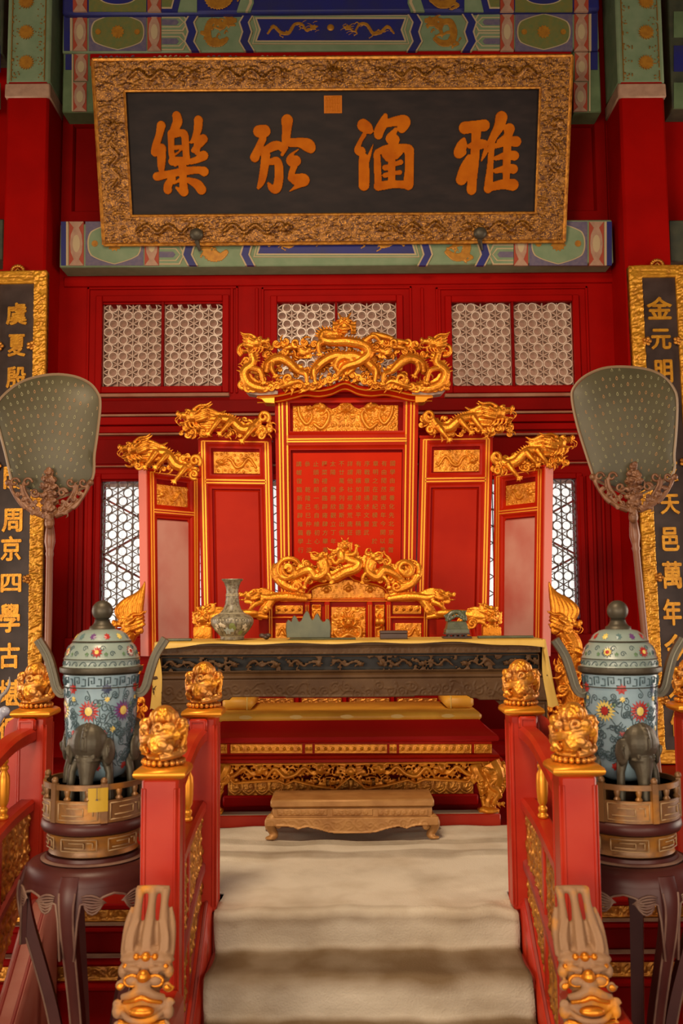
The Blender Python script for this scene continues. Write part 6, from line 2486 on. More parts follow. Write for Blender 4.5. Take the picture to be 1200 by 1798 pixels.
# ================================================================== footstool
fs = root('footstool', (W(619, 1470, 5.1).x, 5.2, DZ + .015), 'low dusty gilt wooden footstool with curled feet on the felt in front of the throne', 'footstool')
FY0, FY1 = 5.06, 5.33
FC = 619.0
m = MB()
m.pbox(475, 1404, 763, 1418, FY0, FY1, .008)
mk('top', m, STOOL, fs)
m = MB()
m.pbox(479, 1418, 759, 1435, FY0 + .012, FY1 - .012, .002)
ws = mk('waist', m, STOOL, fs)
for x0, x1 in ((487, 575), (584, 655), (664, 752)):
    pc = pcorners(x0, 1421, x1, 1432, FY0 + .012)
    R = Rel(pc[1][0] - pc[0][0], pc[3][2] - pc[0][2], .0035)
    for k in range(int(R.w / .03)):
        R.spiral((k + .5) * .03, R.h * .5, R.h * .34, 1.4, .003, k, 1 if k % 2 else -1)
    R.build('carved_panel', STOOL, ws, pc, back=.004)
pc = pcorners(468, 1436, 770, 1464, FY0 - .006)
w, h = pc[1][0] - pc[0][0], pc[3][2] - pc[0][2]
R = Rel(w, h, .004)
R.H[:] = .002
engraved(R, random.Random(2))
R.H = np.minimum(R.H, .006)
ed = lambda u: h * np.interp(abs(u / w - .5) * 302, [0, 40, 60, 78, 86, 95, 104, 118, 151], [.0, .06, .28, .42, .40, .28, .42, .5, .5])
R.tube([(u, ed(u) + .004, .006) for u in np.linspace(.05, w - .05, 60)], .002, 1, 3)
mask = (np.arange(R.ny) * R.c)[:, None] >= np.array([ed(x) for x in np.arange(R.nx) * R.c])[None, :]
R.build('apron', STOOL, fs, pc, mask=mask, back=.03)
m = MB()
m.pbox(472, 1436, 766, 1450, FY0 + .02, FY1, .004)
mk('frame', m, STOOL, fs)
for yy in (FY0, FY1 - .05):
    for sg in (-1, 1):
        X = lambda x: FC + sg * (x - FC)
        c = Carve(yy)
        c.tb([(X(757), 1438, 11, -12), (X(764), 1446, 10, -8), (X(762), 1458, 8, -10), (X(756), 1468, 6.5, -10), (X(762), 1473, 6, -6)], 10)
        c.spi(X(748), 1450, 6, 1.3, 2.4, 0, sg, 0)
        c.el(X(764), 1473, -6, 9, 3.5, 8)
        v0 = min(v[2] for v in c.v)
        c.v = [(a, b, z + max(0, DZ + .014 - v0) if z < DZ + .03 else z) for a, b, z in c.v]
        carve('leg', c, STOOL, fs, .005)

# ================================================================== ceremonial fans
FANM = mat('grey_green_feather_fan', (0.085, 0.073, 0.038), 0.45, col2=(0.060, 0.052, 0.028), nscale=3, bump=.12, bscale=25, spec=.35)
EYE1 = mat('pale_feather_eye', (0.21, 0.19, 0.09), .5)
EYE2 = mat('orange_feather_eye', (0.27, 0.14, 0.045), .5)


def fan(outline, ctr, foot, mount, label, Y=6.0):
    fr = root('ceremonial_fan', Vector((W(foot[0], foot[1], Y).x, Y, DZ)), label, 'fan', 'tall fans on either side of the throne')
    P = spline([(*p,) for p in outline], 5)
    A = [W(x, y, Y - .012) for x, y in P]
    cen = sum(A, Vector()) / len(A)
    m = MB()
    L = []
    for q, dy in ((0.02, -.05), (.3, -.047), (.6, -.037), (.85, -.018), (.97, .0)):
        L.append([Vector((cen.x + (p.x - cen.x) * q, Y + dy, cen.z + (p.z - cen.z) * q)) for p in A])
    L.append([Vector((cen.x + (p.x - cen.x) * .97, Y + .02, cen.z + (p.z - cen.z) * .97)) for p in A])
    m.loops(L, True, True)
    mk('blade', m, FANM, fr, smooth=60)
    m = MB()
    m.tube([Vector((p.x, Y + .004, p.z)) for p in A] + [Vector((A[0].x, Y + .004, A[0].z))], .009, 6)
    mk('rim', m, mat('fan_rim_brown', (0.23, 0.15, 0.085), .45), fr)
    poly = [(x, y) for x, y in P]

    def inside(x, y):
        c = False
        j = len(poly) - 1
        for i in range(len(poly)):
            if (poly[i][1] > y) != (poly[j][1] > y) and x < (poly[j][0] - poly[i][0]) * (y - poly[i][1]) / (poly[j][1] - poly[i][1]) + poly[i][0]:
                c = not c
            j = i
        return c
    e1, e2 = MB(), MB()
    rg = random.Random(4)
    pcx = sum(p[0] for p in poly) / len(poly)
    pcy = sum(p[1] for p in poly) / len(poly)
    for i, rr in enumerate(np.arange(62, 300, 14.6)):
        n = int(rr * 1.9 / 21)
        for k in range(-n, n + 1):
            a = (k + (.5 if i % 2 else 0)) * 12.2 / rr * 1.02
            x, y = ctr[0] + rr * math.sin(a) + rg.uniform(-1.5, 1.5), ctr[1] - rr * math.cos(a) + rg.uniform(-1.5, 1.5)
            if not inside(x + (4 if x > pcx else -4), y + (4 if y > pcy else -7)):
                continue
            t = .04
            while t < 1 and not inside(pcx + (x - pcx) / t, pcy + (y - pcy) / t):
                t += .04
            d = Y + np.interp(t, [0, .3, .6, .85, .97], [-.05, -.047, -.037, -.018, 0]) - .004
            h = (1.9 if rr > 120 else 1.6) * rg.uniform(.8, 1.1)
            ca, sa = math.cos(a), math.sin(a)
            ring, inn = [], []
            for q in range(9):
                an = 2 * pi * q / 9
                for o, lst in ((1, ring), (.5, inn)):
                    u, v = h * o * math.sin(an), h * 1.55 * o * math.cos(an) + (h * .7 if q == 0 else 0) * o
                    lst.append(W(x + u * ca + v * sa, y + u * sa - v * ca, Y) * 1.0)
            for p in ring + inn:
                p.y = d
            mb = e2 if rg.random() < .33 else e1
            mb.loops([ring, inn])
    mk('feather_eyes', e1, EYE1, fr, smooth=None, kind='stuff')
    mk('feather_eyes', e2, EYE2, fr, smooth=None, kind='stuff')
    # carved mount
    mx, my = mount
    c = Carve(Y - .055)
    rg = random.Random(7)
    for sg in (-1, 1):
        X = lambda x: mx + sg * x
        c.tb([(X(72), my - 22, 3, 4), (X(64), my - 4, 3.4, 4), (X(50), my + 14, 4, 4), (X(30), my + 30, 5, 4), (X(10), my + 38, 6, 4)], 7)
        c.el(X(72), my - 20, 4, 6, 6, 6)
        for a, b, q in ((60, -20, 9), (38, -20, 9)):
            c.spi(X(a), my + b, q, 1.1, 2.6, 5, sg, 0)
            c.tb([(X(a + 8 * 1), my + b, 2.6, 5), (X(a + 3), my + b + 18, 3, 5), (X(a - 10), my + b + 38, 3, 5), (X(a - 18), my + b + 46, 3, 5)], 7)
        c.tb([(X(50), my - 16, 2.4, 5), (X(47), my, 2.6, 5), (X(36), my + 20, 2.6, 5)], 7)
        c.spi(X(24), my - 2, 9, 1.3, 2.6, 7, -sg, 0)
        for a, b in ((20, 26), (32, 20), (44, 10), (16, 34), (28, 34), (54, 0), (24, 14)):
            c.cloud(X(a), my + b, 5, 6, rg)
    for k in range(7):
        y = my - 38 + 13 * k
        wv = [8, 14, 17, 15, 18, 15, 9][k]
        c.el(mx, y, 3, wv, 8, 6)
        for j in range(4):
            c.cloud(mx + rg.uniform(-wv, wv) * .8, y + rg.uniform(-5, 5), 4.5, 9, rg)
    c.el(mx, my + 50, 3, 9, 12, 8)
    carve('carved_mount', c, FANCARVE, fr, .0042)
    a, b = W(mx, my + 48, Y), Vector((W(foot[0], foot[1], Y).x, Y, DZ + .06))
    m = MB()
    L = (b - a).length
    pr = [(0, 7), (.01, 7), (.02, 8.5), (.05, 10.5), (.075, 11.5), (.095, 9), (.11, 7.5), (.12, 9), (.13, 7.2), (.5, 7.4), (1, 7.8)]
    m.tube([a + (b - a) * t for t, r in pr], [r * S(Y) * .82 for t, r in pr], 14)
    mk('pole', m, POLEWOOD, fr, smooth=60)
    m = MB()
    m.lathe([(.10, 0), (.10, .03), (.07, .05), (.05, .09), (.032, .12), (.0, .12)], (b.x, Y, DZ), 20)
    mk('base', m, POLEWOOD, fr)


fan([(20, 848), (8, 795), (-5, 745), (-9, 716), (6, 692), (40, 668), (85, 657), (125, 659), (155, 671), (171, 690), (175, 708), (172, 745), (165, 795), (156, 848), (88, 880)],
    (90, 925), (80, 1400), (88, 868), 'lighter feather-patterned fan on a pole beside the column couplet beginning 虞')
fan([(1046, 842), (1032, 800), (1015, 745), (1006, 700), (1009, 680), (1028, 660), (1060, 646), (1098, 643), (1140, 648), (1168, 661), (1185, 681), (1191, 702), (1190, 748), (1186, 795), (1180, 836), (1115, 874)],
    (1112, 915), (1160, 1400), (1112, 858), 'darker feather-patterned fan on a leaning pole beside the column couplet beginning 金')


# ================================================================== stair railings
RAILGRP = 'red stair railings with gilt finials'
# one finial: a lion-dragon coiled over clouds on a ring of beads (shared by every post)
c = Carve(4.0)
FXC, FYB = 600.0, 1243.0                                 # pixel of the foot centre while carving
rg = random.Random(17)
c.el(FXC, FYB - 34, 0, 22, 32, 22)
c.el(FXC, FYB - 10, 0, 24, 8, 24)
c.tb([(FXC + 27 * math.sin(a), FYB - 12 - 44 * a / 9.6, 5.5 if a < 8 else 4, 27 * math.cos(a)) for a in np.linspace(0, 9.6, 26)], 8, 3)
c.tb([(FXC + 28 * math.sin(a + 2.6), FYB - 16 - 30 * a / 5.0, 4.2, 28 * math.cos(a + 2.6)) for a in np.linspace(0, 5.0, 16)], 8, 3)
for k in range(26):
    a = rg.uniform(0, 6.28)
    yy = rg.uniform(14, 54)
    r = 24 + 4 * math.sin(yy / 54 * 2.4)
    x, d = FXC + r * math.sin(a), r * math.cos(a)
    c.el(x, FYB - yy, d, 5, 5, 5)
    if d > 0:
        c.spi(x, FYB - yy, 7, 1.3, 2.1, d + 2, rg.choice((-1, 1)), rg.uniform(0, 6))
for q in (-1, 1):
    c.spi(FXC + q * 25, FYB - 54, 8, 1.3, 3, 4, q, 0)
    c.el(FXC + q * 26, FYB - 56, 2, 7, 7, 9)
    c.tb([(FXC + q * 30, FYB - 48, 4, 2), (FXC + q * 28, FYB - 30, 3.6, 8), (FXC + q * 20, FYB - 16, 3, 14)], 7)
c.spi(FXC - 2, FYB - 52, 10, 1.4, 3, 27, 1, 0)
c.el(FXC + 14, FYB - 45, 22, 9, 5, 5, 20)
c.spi(FXC - 9, FYB - 30, 8, 1.4, 2.6, 27, 1, 0)
c.spi(FXC + 8, FYB - 25, 7, 1.4, 2.4, 27, -1, 2)
c.el(FXC, FYB - 66, 0, 17, 14, 17)
c.face(FXC, FYB - 67, 7, 12, False, False)
for k in range(7):
    a = -1.5 + k * .5
    c.tb([(FXC + 15 * math.sin(a), FYB - 70, 4, 13 * math.cos(a)), (FXC + 18 * math.sin(a), FYB - 62, 3.4, 15 * math.cos(a)), (FXC + 17 * math.sin(a), FYB - 55, 1.5, 16 * math.cos(a))], 6, 3)
fin0 = carve('finial', c, GOLD_DUST, None, .0036)
FIN = fin0.data
fc = W(FXC, FYB, 4.0)
FIN.transform(Matrix.Translation((-fc.x, -4.0, -fc.z)))
bpy.data.objects.remove(fin0)
bd = MB()
for k in range(20):
    a = 2 * pi * k / 20
    bd.ell((.061 * math.cos(a), .061 * math.sin(a), .009), (.0095, .0095, .0095), None, 8, 5)
BEADS = set_mesh('beads', bd, GOLD_DUST, None, 180)

ZR = W(358, 1259, 3.98).z                                # top of the rear post shaft
ZN = ZR - .085                                           # top of the front post shaft
Y_R, Y_N = 4.03, 3.135                                   # post centres
PWD = .115


def post(par, x, y, ztop_, zbot):
    m = MB()
    h = PWD / 2
    m.box(x - h, x + h, y - h, y + h, zbot, ztop_, .010)
    p = mk('newel_post', m, RED_RAIL, par)
    m = MB()
    for sx, sy in ((1, 0), (-1, 0), (0, -1)):
        # shallow raised fillets framing each face
        for u in (-.40, .40):
            if sx:
                m.box(x + sx * h - .002, x + sx * h + .004, y + u * PWD - .006, y + u * PWD + .006, zbot + .02, ztop_ - .03, .002)
            elif sy:
                m.box(x + u * PWD - .004, x + u * PWD + .004, y + sy * h - .004, y + sy * h + .002, zbot + .02, ztop_ - .03, .002)
    mk('fillet', m, RED_RAIL, p)
    m = MB()
    m.loops([[(x - a, y - a, ztop_ + z), (x + a, y - a, ztop_ + z), (x + a, y + a, ztop_ + z), (x - a, y + a, ztop_ + z)]
             for a, z in ((h - .002, -.006), (h + .012, .0), (h + .021, .006), (h + .023, .014), (h + .020, .024), (h + .010, .031), (h + .002, .034))], True, True)
    mk('cap', m, GOLD_LINE, p, smooth=60)
    f = bpy.data.objects.new('finial', FIN)
    link(f, p)
    f.location = Vector((x, y, ztop_ + .036)) - origin(p)
    b = bpy.data.objects.new('bead_ring', BEADS)
    link(b, f)
    ORG[f] = origin(p)
    return p


BAL = [(.014, 0), (.026, .005), (.028, .014), (.018, .022), (.024, .032), (.024, .040), (.015, .048), (.021, .056), (.026, .064), (.030, .10), (.031, .135), (.029, .16), (.016, .178), (.023, .186), (.023, .194), (.014, .202), (.022, .210), (.020, .222), (.014, .23)]


def railing(x, inner, label, full=True):
    """x = post centre, inner = side that faces the steps (+1 right, -1 left)"""
    r = root('stair_railing', (x, Y_R, 0.0), label, 'railing', RAILGRP)
    post(r, x, Y_R, ZR, DZ if full else DZ)
    post(r, x, Y_N, ZN, .15)
    xr = x - .012 * inner
    P1 = [(Y_R - .05, 1.432), (3.90, 1.432), (3.75, 1.424), (3.6, 1.398), (3.45, 1.36), (3.3, 1.315), (Y_N + .05, 1.275)]
    m = MB()
    m.strip([(xr, y, z + .004) for y, z in [tuple(q) for q in spline(P1, 4)]], .072, .058)
    mk('handrail', m, RED_RAIL, r)
    m = MB()
    m.box(xr - .036, xr + .036, Y_R - PWD / 2 - .03, Y_R - PWD / 2 + .01, 1.452, ZR - .004, .008)
    m.mold((xr - .036, 1.452, xr + .036, ZR - .004), [(.006, Y_R - PWD / 2 - .03), (.006, Y_R - PWD / 2 - .034), (.012, Y_R - PWD / 2 - .034), (.014, Y_R - PWD / 2 - .031)])
    mk('rail_boss', m, RED_RAIL, r)
    P2 = [(Y_R - .05, 1.158), (3.85, 1.152), (3.7, 1.138), (3.55, 1.112), (3.4, 1.078), (3.25, 1.035), (Y_N + .05, 1.0)]
    m = MB()
    m.strip([(xr, y, z) for y, z in [tuple(q) for q in spline(P2, 4)]], .066, .05)
    mk('middle_rail', m, RED_RAIL, r)
    P3 = [(Y_R - .05, .925), (3.85, .905), (3.7, .86), (3.55, .80), (3.4, .73), (3.25, .65), (Y_N + .05, .60)]
    m = MB()
    m.strip([(xr, y, z) for y, z in [tuple(q) for q in spline(P3, 4)]], .06, .045)
    mk('lower_rail', m, DUSTRED, r)
    P4 = [(Y_R - .05, .80), (3.85, .74), (3.6, .56), (3.35, .42), (Y_N + .05, .30)]
    f2 = lambda y: np.interp(-y, [-a for a, b in P2], [b for a, b in P2])
    f1 = lambda y: np.interp(-y, [-a for a, b in P1], [b for a, b in P1])
    f3 = lambda y: np.interp(-y, [-a for a, b in P3], [b for a, b in P3])
    f4 = lambda y: np.interp(-y, [-a for a, b in P4], [b for a, b in P4])
    for y in (3.70, 3.40):
        z0, z1 = f2(y) + .022, f1(y) - .024
        k = (z1 - z0) / .23
        m = MB()
        m.lathe([(q * .72, z * k) for q, z in BAL], (xr, y, z0), 16)
        mk('baluster', m, GOLD_LINE, r, smooth=60)
    for y in (3.62, 3.36):
        m = MB()
        m.box(xr - .022, xr + .022, y - .018, y + .018, f4(y) - .02, f2(y) - .02, .004)
        mk('stile', m, RED_RAIL, r)
    # gilt openwork between the rails, on the face to the steps
    for ya, yb, fa, fb, sd in ((3.645, 3.97, f3, f2, 1), (3.385, 3.595, f3, f2, 2), (3.20, 3.335, f3, f2, 3), (3.645, 3.97, f4, f3, 4), (3.385, 3.595, f4, f3, 5)):
        z0, z1 = min(fa(ya), fa(yb)) - .03, max(fb(ya), fb(yb))
        R = Rel(yb - ya, z1 - z0, .005)
        rg = random.Random(sd)
        R.field(.032, rg)
        Vv = np.arange(R.ny) * R.c + z0
        yy = ya + np.arange(R.nx) * R.c
        if inner > 0:
            cor = [(xr + .012, ya, z0), (xr + .012, yb, z0), (xr + .012, yb, z1), (xr + .012, ya, z1)]
        else:
            cor = [(xr - .012, yb, z0), (xr - .012, ya, z0), (xr - .012, ya, z1), (xr - .012, yb, z1)]
            yy = yb - np.arange(R.nx) * R.c
        lo = np.array([fa(q) + .018 for q in yy])
        hi = np.array([fb(q) - .020 for q in yy])
        mask = (Vv[:, None] > lo[None, :]) & (Vv[:, None] < hi[None, :])
        R.build('openwork_panel', GOLD_OLD, r, cor, mask=mask, back=.02)
    # round-cornered wing board on the outer side of the rear post
    m = MB()
    xo = x - inner * PWD / 2
    q = -inner
    pts = [(xo, DZ + .0), (xo, ZR - .002)] + [(xo + q * .062 * math.sin(a), ZR - .065 + .063 * math.cos(a)) for a in np.linspace(.15, pi / 2, 7)] + [(xo + q * .062, DZ + .0)]
    m.prism([(a, Y_R - .025, b) for a, b in pts], [(a, Y_R + .025, b) for a, b in pts])
    mk('wing_board', m, RED_RAIL, r)
    return r


RAIL_L = railing(-.565, 1, 'red railing with gilt finials on the vase side of the central steps')
RAIL_R = railing(.722, -1, 'red railing with gilt finials on the seal side of the central steps')
o = copy_tree(RAIL_L)
o.location = (-1.262, Y_R + .05, 0)
o['label'] = 'red railing of the next flight of steps, beyond the left incense burner'
o = copy_tree(RAIL_R)
o.location = (1.432, Y_R + .05, 0)
o['label'] = 'red railing mostly hidden behind the right incense burner'
string_board(-1.25, -1.15, 'stair_string_next_left', mat('dusty_pink_lacquer', (0.42, 0.15, 0.11), 0.55, col2=(0.34, 0.08, 0.05), nscale=6))
string_board(1.40, 1.47, 'stair_string_next_right')


# dragon heads lying at the foot of the front posts
def foot_dragon(xc, cx, label, dx):
    """xc = pixel centre of the mane top, cx = of the snout"""
    Y = 2.93
    c = Carve(Y)
    X = lambda t, y: xc + (cx - xc) * min(1, (y - 1556) / 170.0) + t
    D = lambda y: max(0, (y - 1556) * .30)
    # mane locks
    c.tb([(X(-29, 1561), 1562, 6.5, -2), (X(0, 1560), 1561, 7, 0), (X(28, 1561), 1562, 6.5, -2)], 9)
    for t0, t1, r in ((-23, -31, 8.2), (0, -2, 8.6), (22, 29, 8.2)):
        c.tb([(X(t0, 1561), 1561, r, 0), (X(t0, 1583), 1584, r * .82, D(1584) + 2), (X(t0 * .7 + t1 * .3, 1612), 1612, r * 1.12, D(1612) + 2), (X(t1, 1645), 1645, r * 1.35, D(1645)), (X(t1 * 1.05, 1668), 1668, r * 1.2, D(1668) - 4)], 10, 6)
        for q in (-1, 1):
            c.tb([(X(t0 + q * 5, 1606), 1606, 2.2, D(1606) + 9), (X(t1 + q * 5, 1630), 1632, 2.6, D(1632) + 10), (X(t1 + q * 6, 1655), 1656, 2, D(1656) + 8)], 6)
    for t0, t1 in ((-34, -42), (33, 41)):
        c.tb([(X(t0, 1590), 1590, 3, D(1590) - 4), (X(t1 * .95, 1618), 1618, 5.5, D(1618) - 4), (X(t1, 1650), 1650, 5.5, D(1650) - 4), (X(t1 * 1.05, 1668), 1668, 3, D(1668) - 4)], 8)
    c.el(X(0, 1642), 1642, D(1642) - 10, 34, 32, 10)
    # skull and brow
    c.el(X(0, 1700), 1690, D(1690) - 18, 43, 42, 30)
    c.el(X(0, 1762), 1762, D(1762) - 22, 44, 40, 30)
    c.el(X(-20, 1672), 1668, D(1668) + 2, 26, 10, 14, 8)
    c.el(X(22, 1672), 1668, D(1668) + 2, 26, 10, 14, -8)
    g = Carve(Y)
    for t, r in ((-16, 6), (0, 8), (16, 6)):
        g.el(X(t, 1663), 1663, D(1663) + 14, r, r, r)
    # eyes
    for q in (-1, 1):
        c.el(X(q * 20, 1701), 1700, D(1700) + 10, 12, 9, 9)
        g.tb([(X(q * 20 + 13 * math.cos(a), 1700), 1700 + 9 * math.sin(a), 3, D(1700) + 13) for a in np.linspace(0, 6.28, 14)], 6, 2)
        c.el(X(q * 38, 1690), 1690, D(1690) - 2, 10, 12, 10)
        c.spi(X(q * 40, 1712), 1712, 9, 1.3, 3.4, D(1712), q, 0)
        c.spi(X(q * 42, 1740), 1740, 10, 1.3, 3.6, D(1740) - 2, -q, 0)
        c.el(X(q * 43, 1752), 1752, D(1752) - 4, 10, 12, 10)
        c.spi(X(q * 41, 1770), 1772, 9, 1.3, 3.4, D(1772), q, 2)
        c.tb([(X(q * 8, 1683), 1684, 5, D(1684) + 14), (X(q * 28, 1683), 1682, 5, D(1684) + 10), (X(q * 40, 1686), 1688, 3, D(1684))], 7)
    g.el(X(0, 1692), 1691, D(1691) + 20, 11, 11, 11)
    c.el(X(0, 1700), 1703, D(1700) + 14, 16, 9, 12)
    # upper lip, tongue, lower jaw
    c.tb([(X(-36, 1726), 1728, 5, D(1726) + 4), (X(-20, 1720), 1721, 6.5, D(1720) + 14), (X(0, 1710), 1712, 8, D(1712) + 18), (X(20, 1720), 1721, 6.5, D(1720) + 14), (X(36, 1726), 1728, 5, D(1726) + 4)], 9)
    g.tb([(X(-32, 1734), 1736, 4, D(1736) + 2), (X(-14, 1728), 1729, 4.5, D(1729) + 14), (X(0, 1722), 1723, 5, D(1723) + 18), (X(14, 1728), 1729, 4.5, D(1729) + 14), (X(32, 1734), 1736, 4, D(1736) + 2)], 9)
    g.el(X(0, 1746), 1746, D(1746) + 12, 22, 8, 12)
    c.tb([(X(-36, 1756), 1750, 4, D(1752)), (X(-22, 1758), 1757, 5, D(1757) + 12), (X(0, 1758), 1760, 5, D(1760) + 16), (X(22, 1758), 1757, 5, D(1757) + 12), (X(36, 1756), 1750, 4, D(1752))], 9)
    g.tb([(X(-40, 1766), 1768, 6, D(1768)), (X(0, 1768), 1770, 6, D(1770) + 10), (X(40, 1766), 1768, 6, D(1768))], 9)
    for t in (-32, -14, 14, 32):
        c.el(X(t, 1774), 1776, D(1776) + 6, 9, 9, 9)
    c.tb([(X(-44, 1790), 1786, 7, D(1788)), (X(-22, 1798), 1800, 8, D(1798) + 10), (X(0, 1795), 1794, 8, D(1795) + 16), (X(22, 1798), 1800, 8, D(1798) + 10), (X(44, 1790), 1786, 7, D(1788))], 9)
    for t in (-46, 46):
        c.spi(X(t, 1792), 1790, 10, 1.3, 4, D(1790), 1, 0)
    c.el(X(0, 1850), 1850, D(1820) - 20, 46, 56, 34)
    for q in (-1, 1):
        g.spi(X(q * 40, 1712), 1712, 6, 1.2, 2.6, D(1712) + 6, q, 0)
        g.el(X(q * 34, 1682), 1680, D(1680) + 6, 6, 5, 6)
        g.el(X(q * 32, 1776), 1778, D(1776) + 12, 6, 6, 6)
    rl = RAIL_L if xc < 600 else RAIL_R
    fd = carve('foot_dragon', c, GOLD_PALE, rl, .0036)
    carve('gilt_features', g, GOLD, fd, .0034)
    return fd


foot_dragon(270, 263, '', 0)
foot_dragon(1005, 1022, '', 0)
for r in (RAIL_L, RAIL_R):
    x = r.location.x
    m = MB()
    m.box(x - .08, x + .08, 2.62, Y_N - .05, 0, .80, .02)
    mk('foot_block', m, RED_RAIL, r)


# ================================================================== incense burners on their stands
BLUE = mat('sky_blue_enamel', (0.25, 0.35, 0.40), 0.22, spec=.5, col2=(0.19, 0.29, 0.35), nscale=9)
LIDM = mat('grey_green_enamel', (0.26, 0.31, 0.28), 0.32, spec=.5, col2=(0.20, 0.26, 0.23), nscale=9)
EN = {k: mat('enamel_' + k, v, .3, spec=.5) for k, v in dict(red=(0.36, 0.025, 0.02), yellow=(0.66, 0.50, 0.12), purple=(0.13, 0.05, 0.17), navy=(0.03, 0.045, 0.10), green=(0.09, 0.17, 0.08), white=(0.6, 0.58, 0.5), teal=(0.10, 0.17, 0.17)).items()}
BODY = [(.010, 0), (.050, .003), (.082, .022), (.100, .055), (.111, .10), (.117, .16), (.122, .24), (.125, .30), (.128, .345), (.130, .376)]
LID = [(.142, 0), (.144, .006), (.144, .016), (.134, .019), (.131, .024), (.129, .042), (.132, .046), (.128, .050), (.120, .078), (.108, .096), (.098, .104), (.101, .108), (.096, .112), (.086, .128), (.066, .142), (.040, .148)]


def star(mb, prof, c, a, z, r, n, inner, lift=.0015):
    blob_on(mb, prof, c, a, z, r, r, 2 * n, 1, lift)


def burner(cx_px, Y, turn, zb, label, stand_label, gal_label, gx_px, tag_it=False):
    cx = W(cx_px, 1280, Y).x
    gx = W(gx_px, 1420, Y).x
    # ---- stand
    st_ = root('incense_stand', (gx, Y, 0), stand_label, 'stand', 'tall wooden incense stands')
    zT = W(gx_px, 1494, Y).z
    m = MB()
    m.lathe([(.0, -.02), (.155, -.02), (.19, -.012), (.214, -.022), (.226, -.04), (.231, -.062), (.231, -.085), (.215, -.085), (.20, -.07), (.0, -.06)][::-1] + [], (gx, Y, zT), 48)
    m.lathe([(.0, -.022), (.168, -.02), (.172, -.010), (.160, -.004), (.158, .006), (.0, .006)], (gx, Y, zT), 48)
    mk('top', m, STANDWOOD, st_, smooth=50)
    m = MB()
    m.lathe([(.172, -.006), (.178, -.010), (.172, -.014)], (gx, Y, zT), 48)
    mk('rim_line', m, STANDEDGE, st_)
    leaf_src = None
    for k in range(5):
        a = -pi / 2 + turn + k * 2 * pi / 5
        u = Vector((math.cos(a), math.sin(a), 0))
        t = Vector((-math.sin(a), math.cos(a), 0))
        P = spline([(.214, zT - .03, .030), (.232, zT - .075, .030), (.238, zT - .13, .026), (.222, zT - .22, .024), (.180, zT - .36, .022), (.140, zT - .50, .021), (.112, zT - .64, .021), (.095, zT - .80, .022), (.098, .12, .028), (.118, .055, .032), (.140, .035, .03)], 4)
        m = MB()
        L = []
        for r, z, w in P:
            c0 = Vector((gx, Y, z)) + u * r
            L.append([c0 + t * w - u * .028, c0 + t * w + u * .006, c0 + t * (w - .008) + u * .012, c0 - t * (w - .008) + u * .012, c0 - t * w + u * .006, c0 - t * w - u * .028])
        m.loops(L, True, True)
        lg = mk('leg', m, STANDWOOD, st_)
        m = MB()
        for q in (-1, 1):
            m.tube([Vector((gx, Y, z)) + u * (r + .010) + t * q * (w - .003) for r, z, w in P[4:]], .0035, 6)
        mk('edge_bead', m, STANDEDGE, lg)
        # apron between this leg and the next, with its hanging carved leaf
        m = MB()
        L = []
        n = 28
        for i in range(n + 1):
            q = i / n
            aa = a + .10 + (2 * pi / 5 - .20) * q
            e = abs(q - .5) * 2
            low = .118 + .020 * math.sin(q * pi * 3) * (1 - e) + (.10 * max(0, (e - .86) / .14) ** 1.5)
            low = .118 - .034 * (1 - e) ** .8 + .018 * math.exp(-((e - .55) / .16) ** 2) + .17 * max(0, (e - .84) / .16) ** 2
            L.append([Vector((gx + rr * math.cos(aa), Y + rr * math.sin(aa), zT - zz)) for rr, zz in ((.226, .05), (.236, .085), (.236, low), (.218, low), (.215, .05))])
        m.loops(L, True, True)
        ap = mk('apron', m, STANDWOOD, st_)
        m = MB()
        m.tube([Vector((gx + .237 * math.cos(a + .10 + (2 * pi / 5 - .2) * i / n), Y + .237 * math.sin(a + .10 + (2 * pi / 5 - .2) * i / n), L[i][2].z)) for i in range(n + 1)], .004, 6)
        for q0, sg in ((.26, 1), (.74, -1)):
            for j in range(7):
                pts = []
                for s_ in range(6):
                    v = s_ / 5
                    qq = q0 + sg * (-.18 + .32 * v) * (1 - .04 * j)
                    aa = a + .10 + (2 * pi / 5 - .2) * qq
                    zz = .100 + .0065 * (j - 2) * math.sin(pi * (v * .8 + .2)) * 1.5 + .012 * v
                    pts.append(Vector((gx + .239 * math.cos(aa), Y + .239 * math.sin(aa), zT - zz)))
                m.tube(pts, [.002, .0038, .0042, .004, .003, .0015], 5)
        mk('carved_leaf', m, STANDEDGE, ap, smooth=180)
    m = MB()
    m.lathe([(.155, .03), (.175, .04), (.175, .065), (.155, .075)], (gx, Y, 0), 40)
    mk('foot_ring', m, STANDWOOD, st_)
    for k in range(5):
        a = -pi / 2 + turn + k * 2 * pi / 5
        m = MB()
        m.ell((gx + .16 * math.cos(a), Y + .16 * math.sin(a), .02), (.028, .028, .022))
        mk('foot', m, STANDWOOD, st_)
    # ---- round gallery pedestal
    gp = root('gallery_pedestal', (gx, Y, zT), gal_label, 'pedestal', 'round gallery pedestals')
    zz = lambda y: W(gx_px, y, Y).z - zT
    z0 = .008
    zw0, zw1, zb1, zf0, zf1, zr0, zr1 = zz(1482), zz(1452), zz(1447), zz(1428), zz(1391), zz(1373), zz(1364)
    m = MB()
    m.lathe([(.0, z0), (.140, z0), (.150, z0 + .006), (.152, zw0 - .01), (.146, zw0 + .004), (.150, (zw0 + zw1) / 2), (.158, zw1 - .004), (.160, zw1), (.0, zw1)], (gx, Y, zT), 48)
    mk('waist', m, GALLERY, gp, smooth=50)
    m = MB()
    m.lathe([(.0, zw1), (.150, zw1), (.172, zw1 + .006), (.179, zw1 + .020), (.176, zf0 - .006), (.166, zf0), (.0, zf0)], (gx, Y, zT), 48)
    mk('bulge_moulding', m, STANDWOOD, gp, smooth=60)
    m = MB()
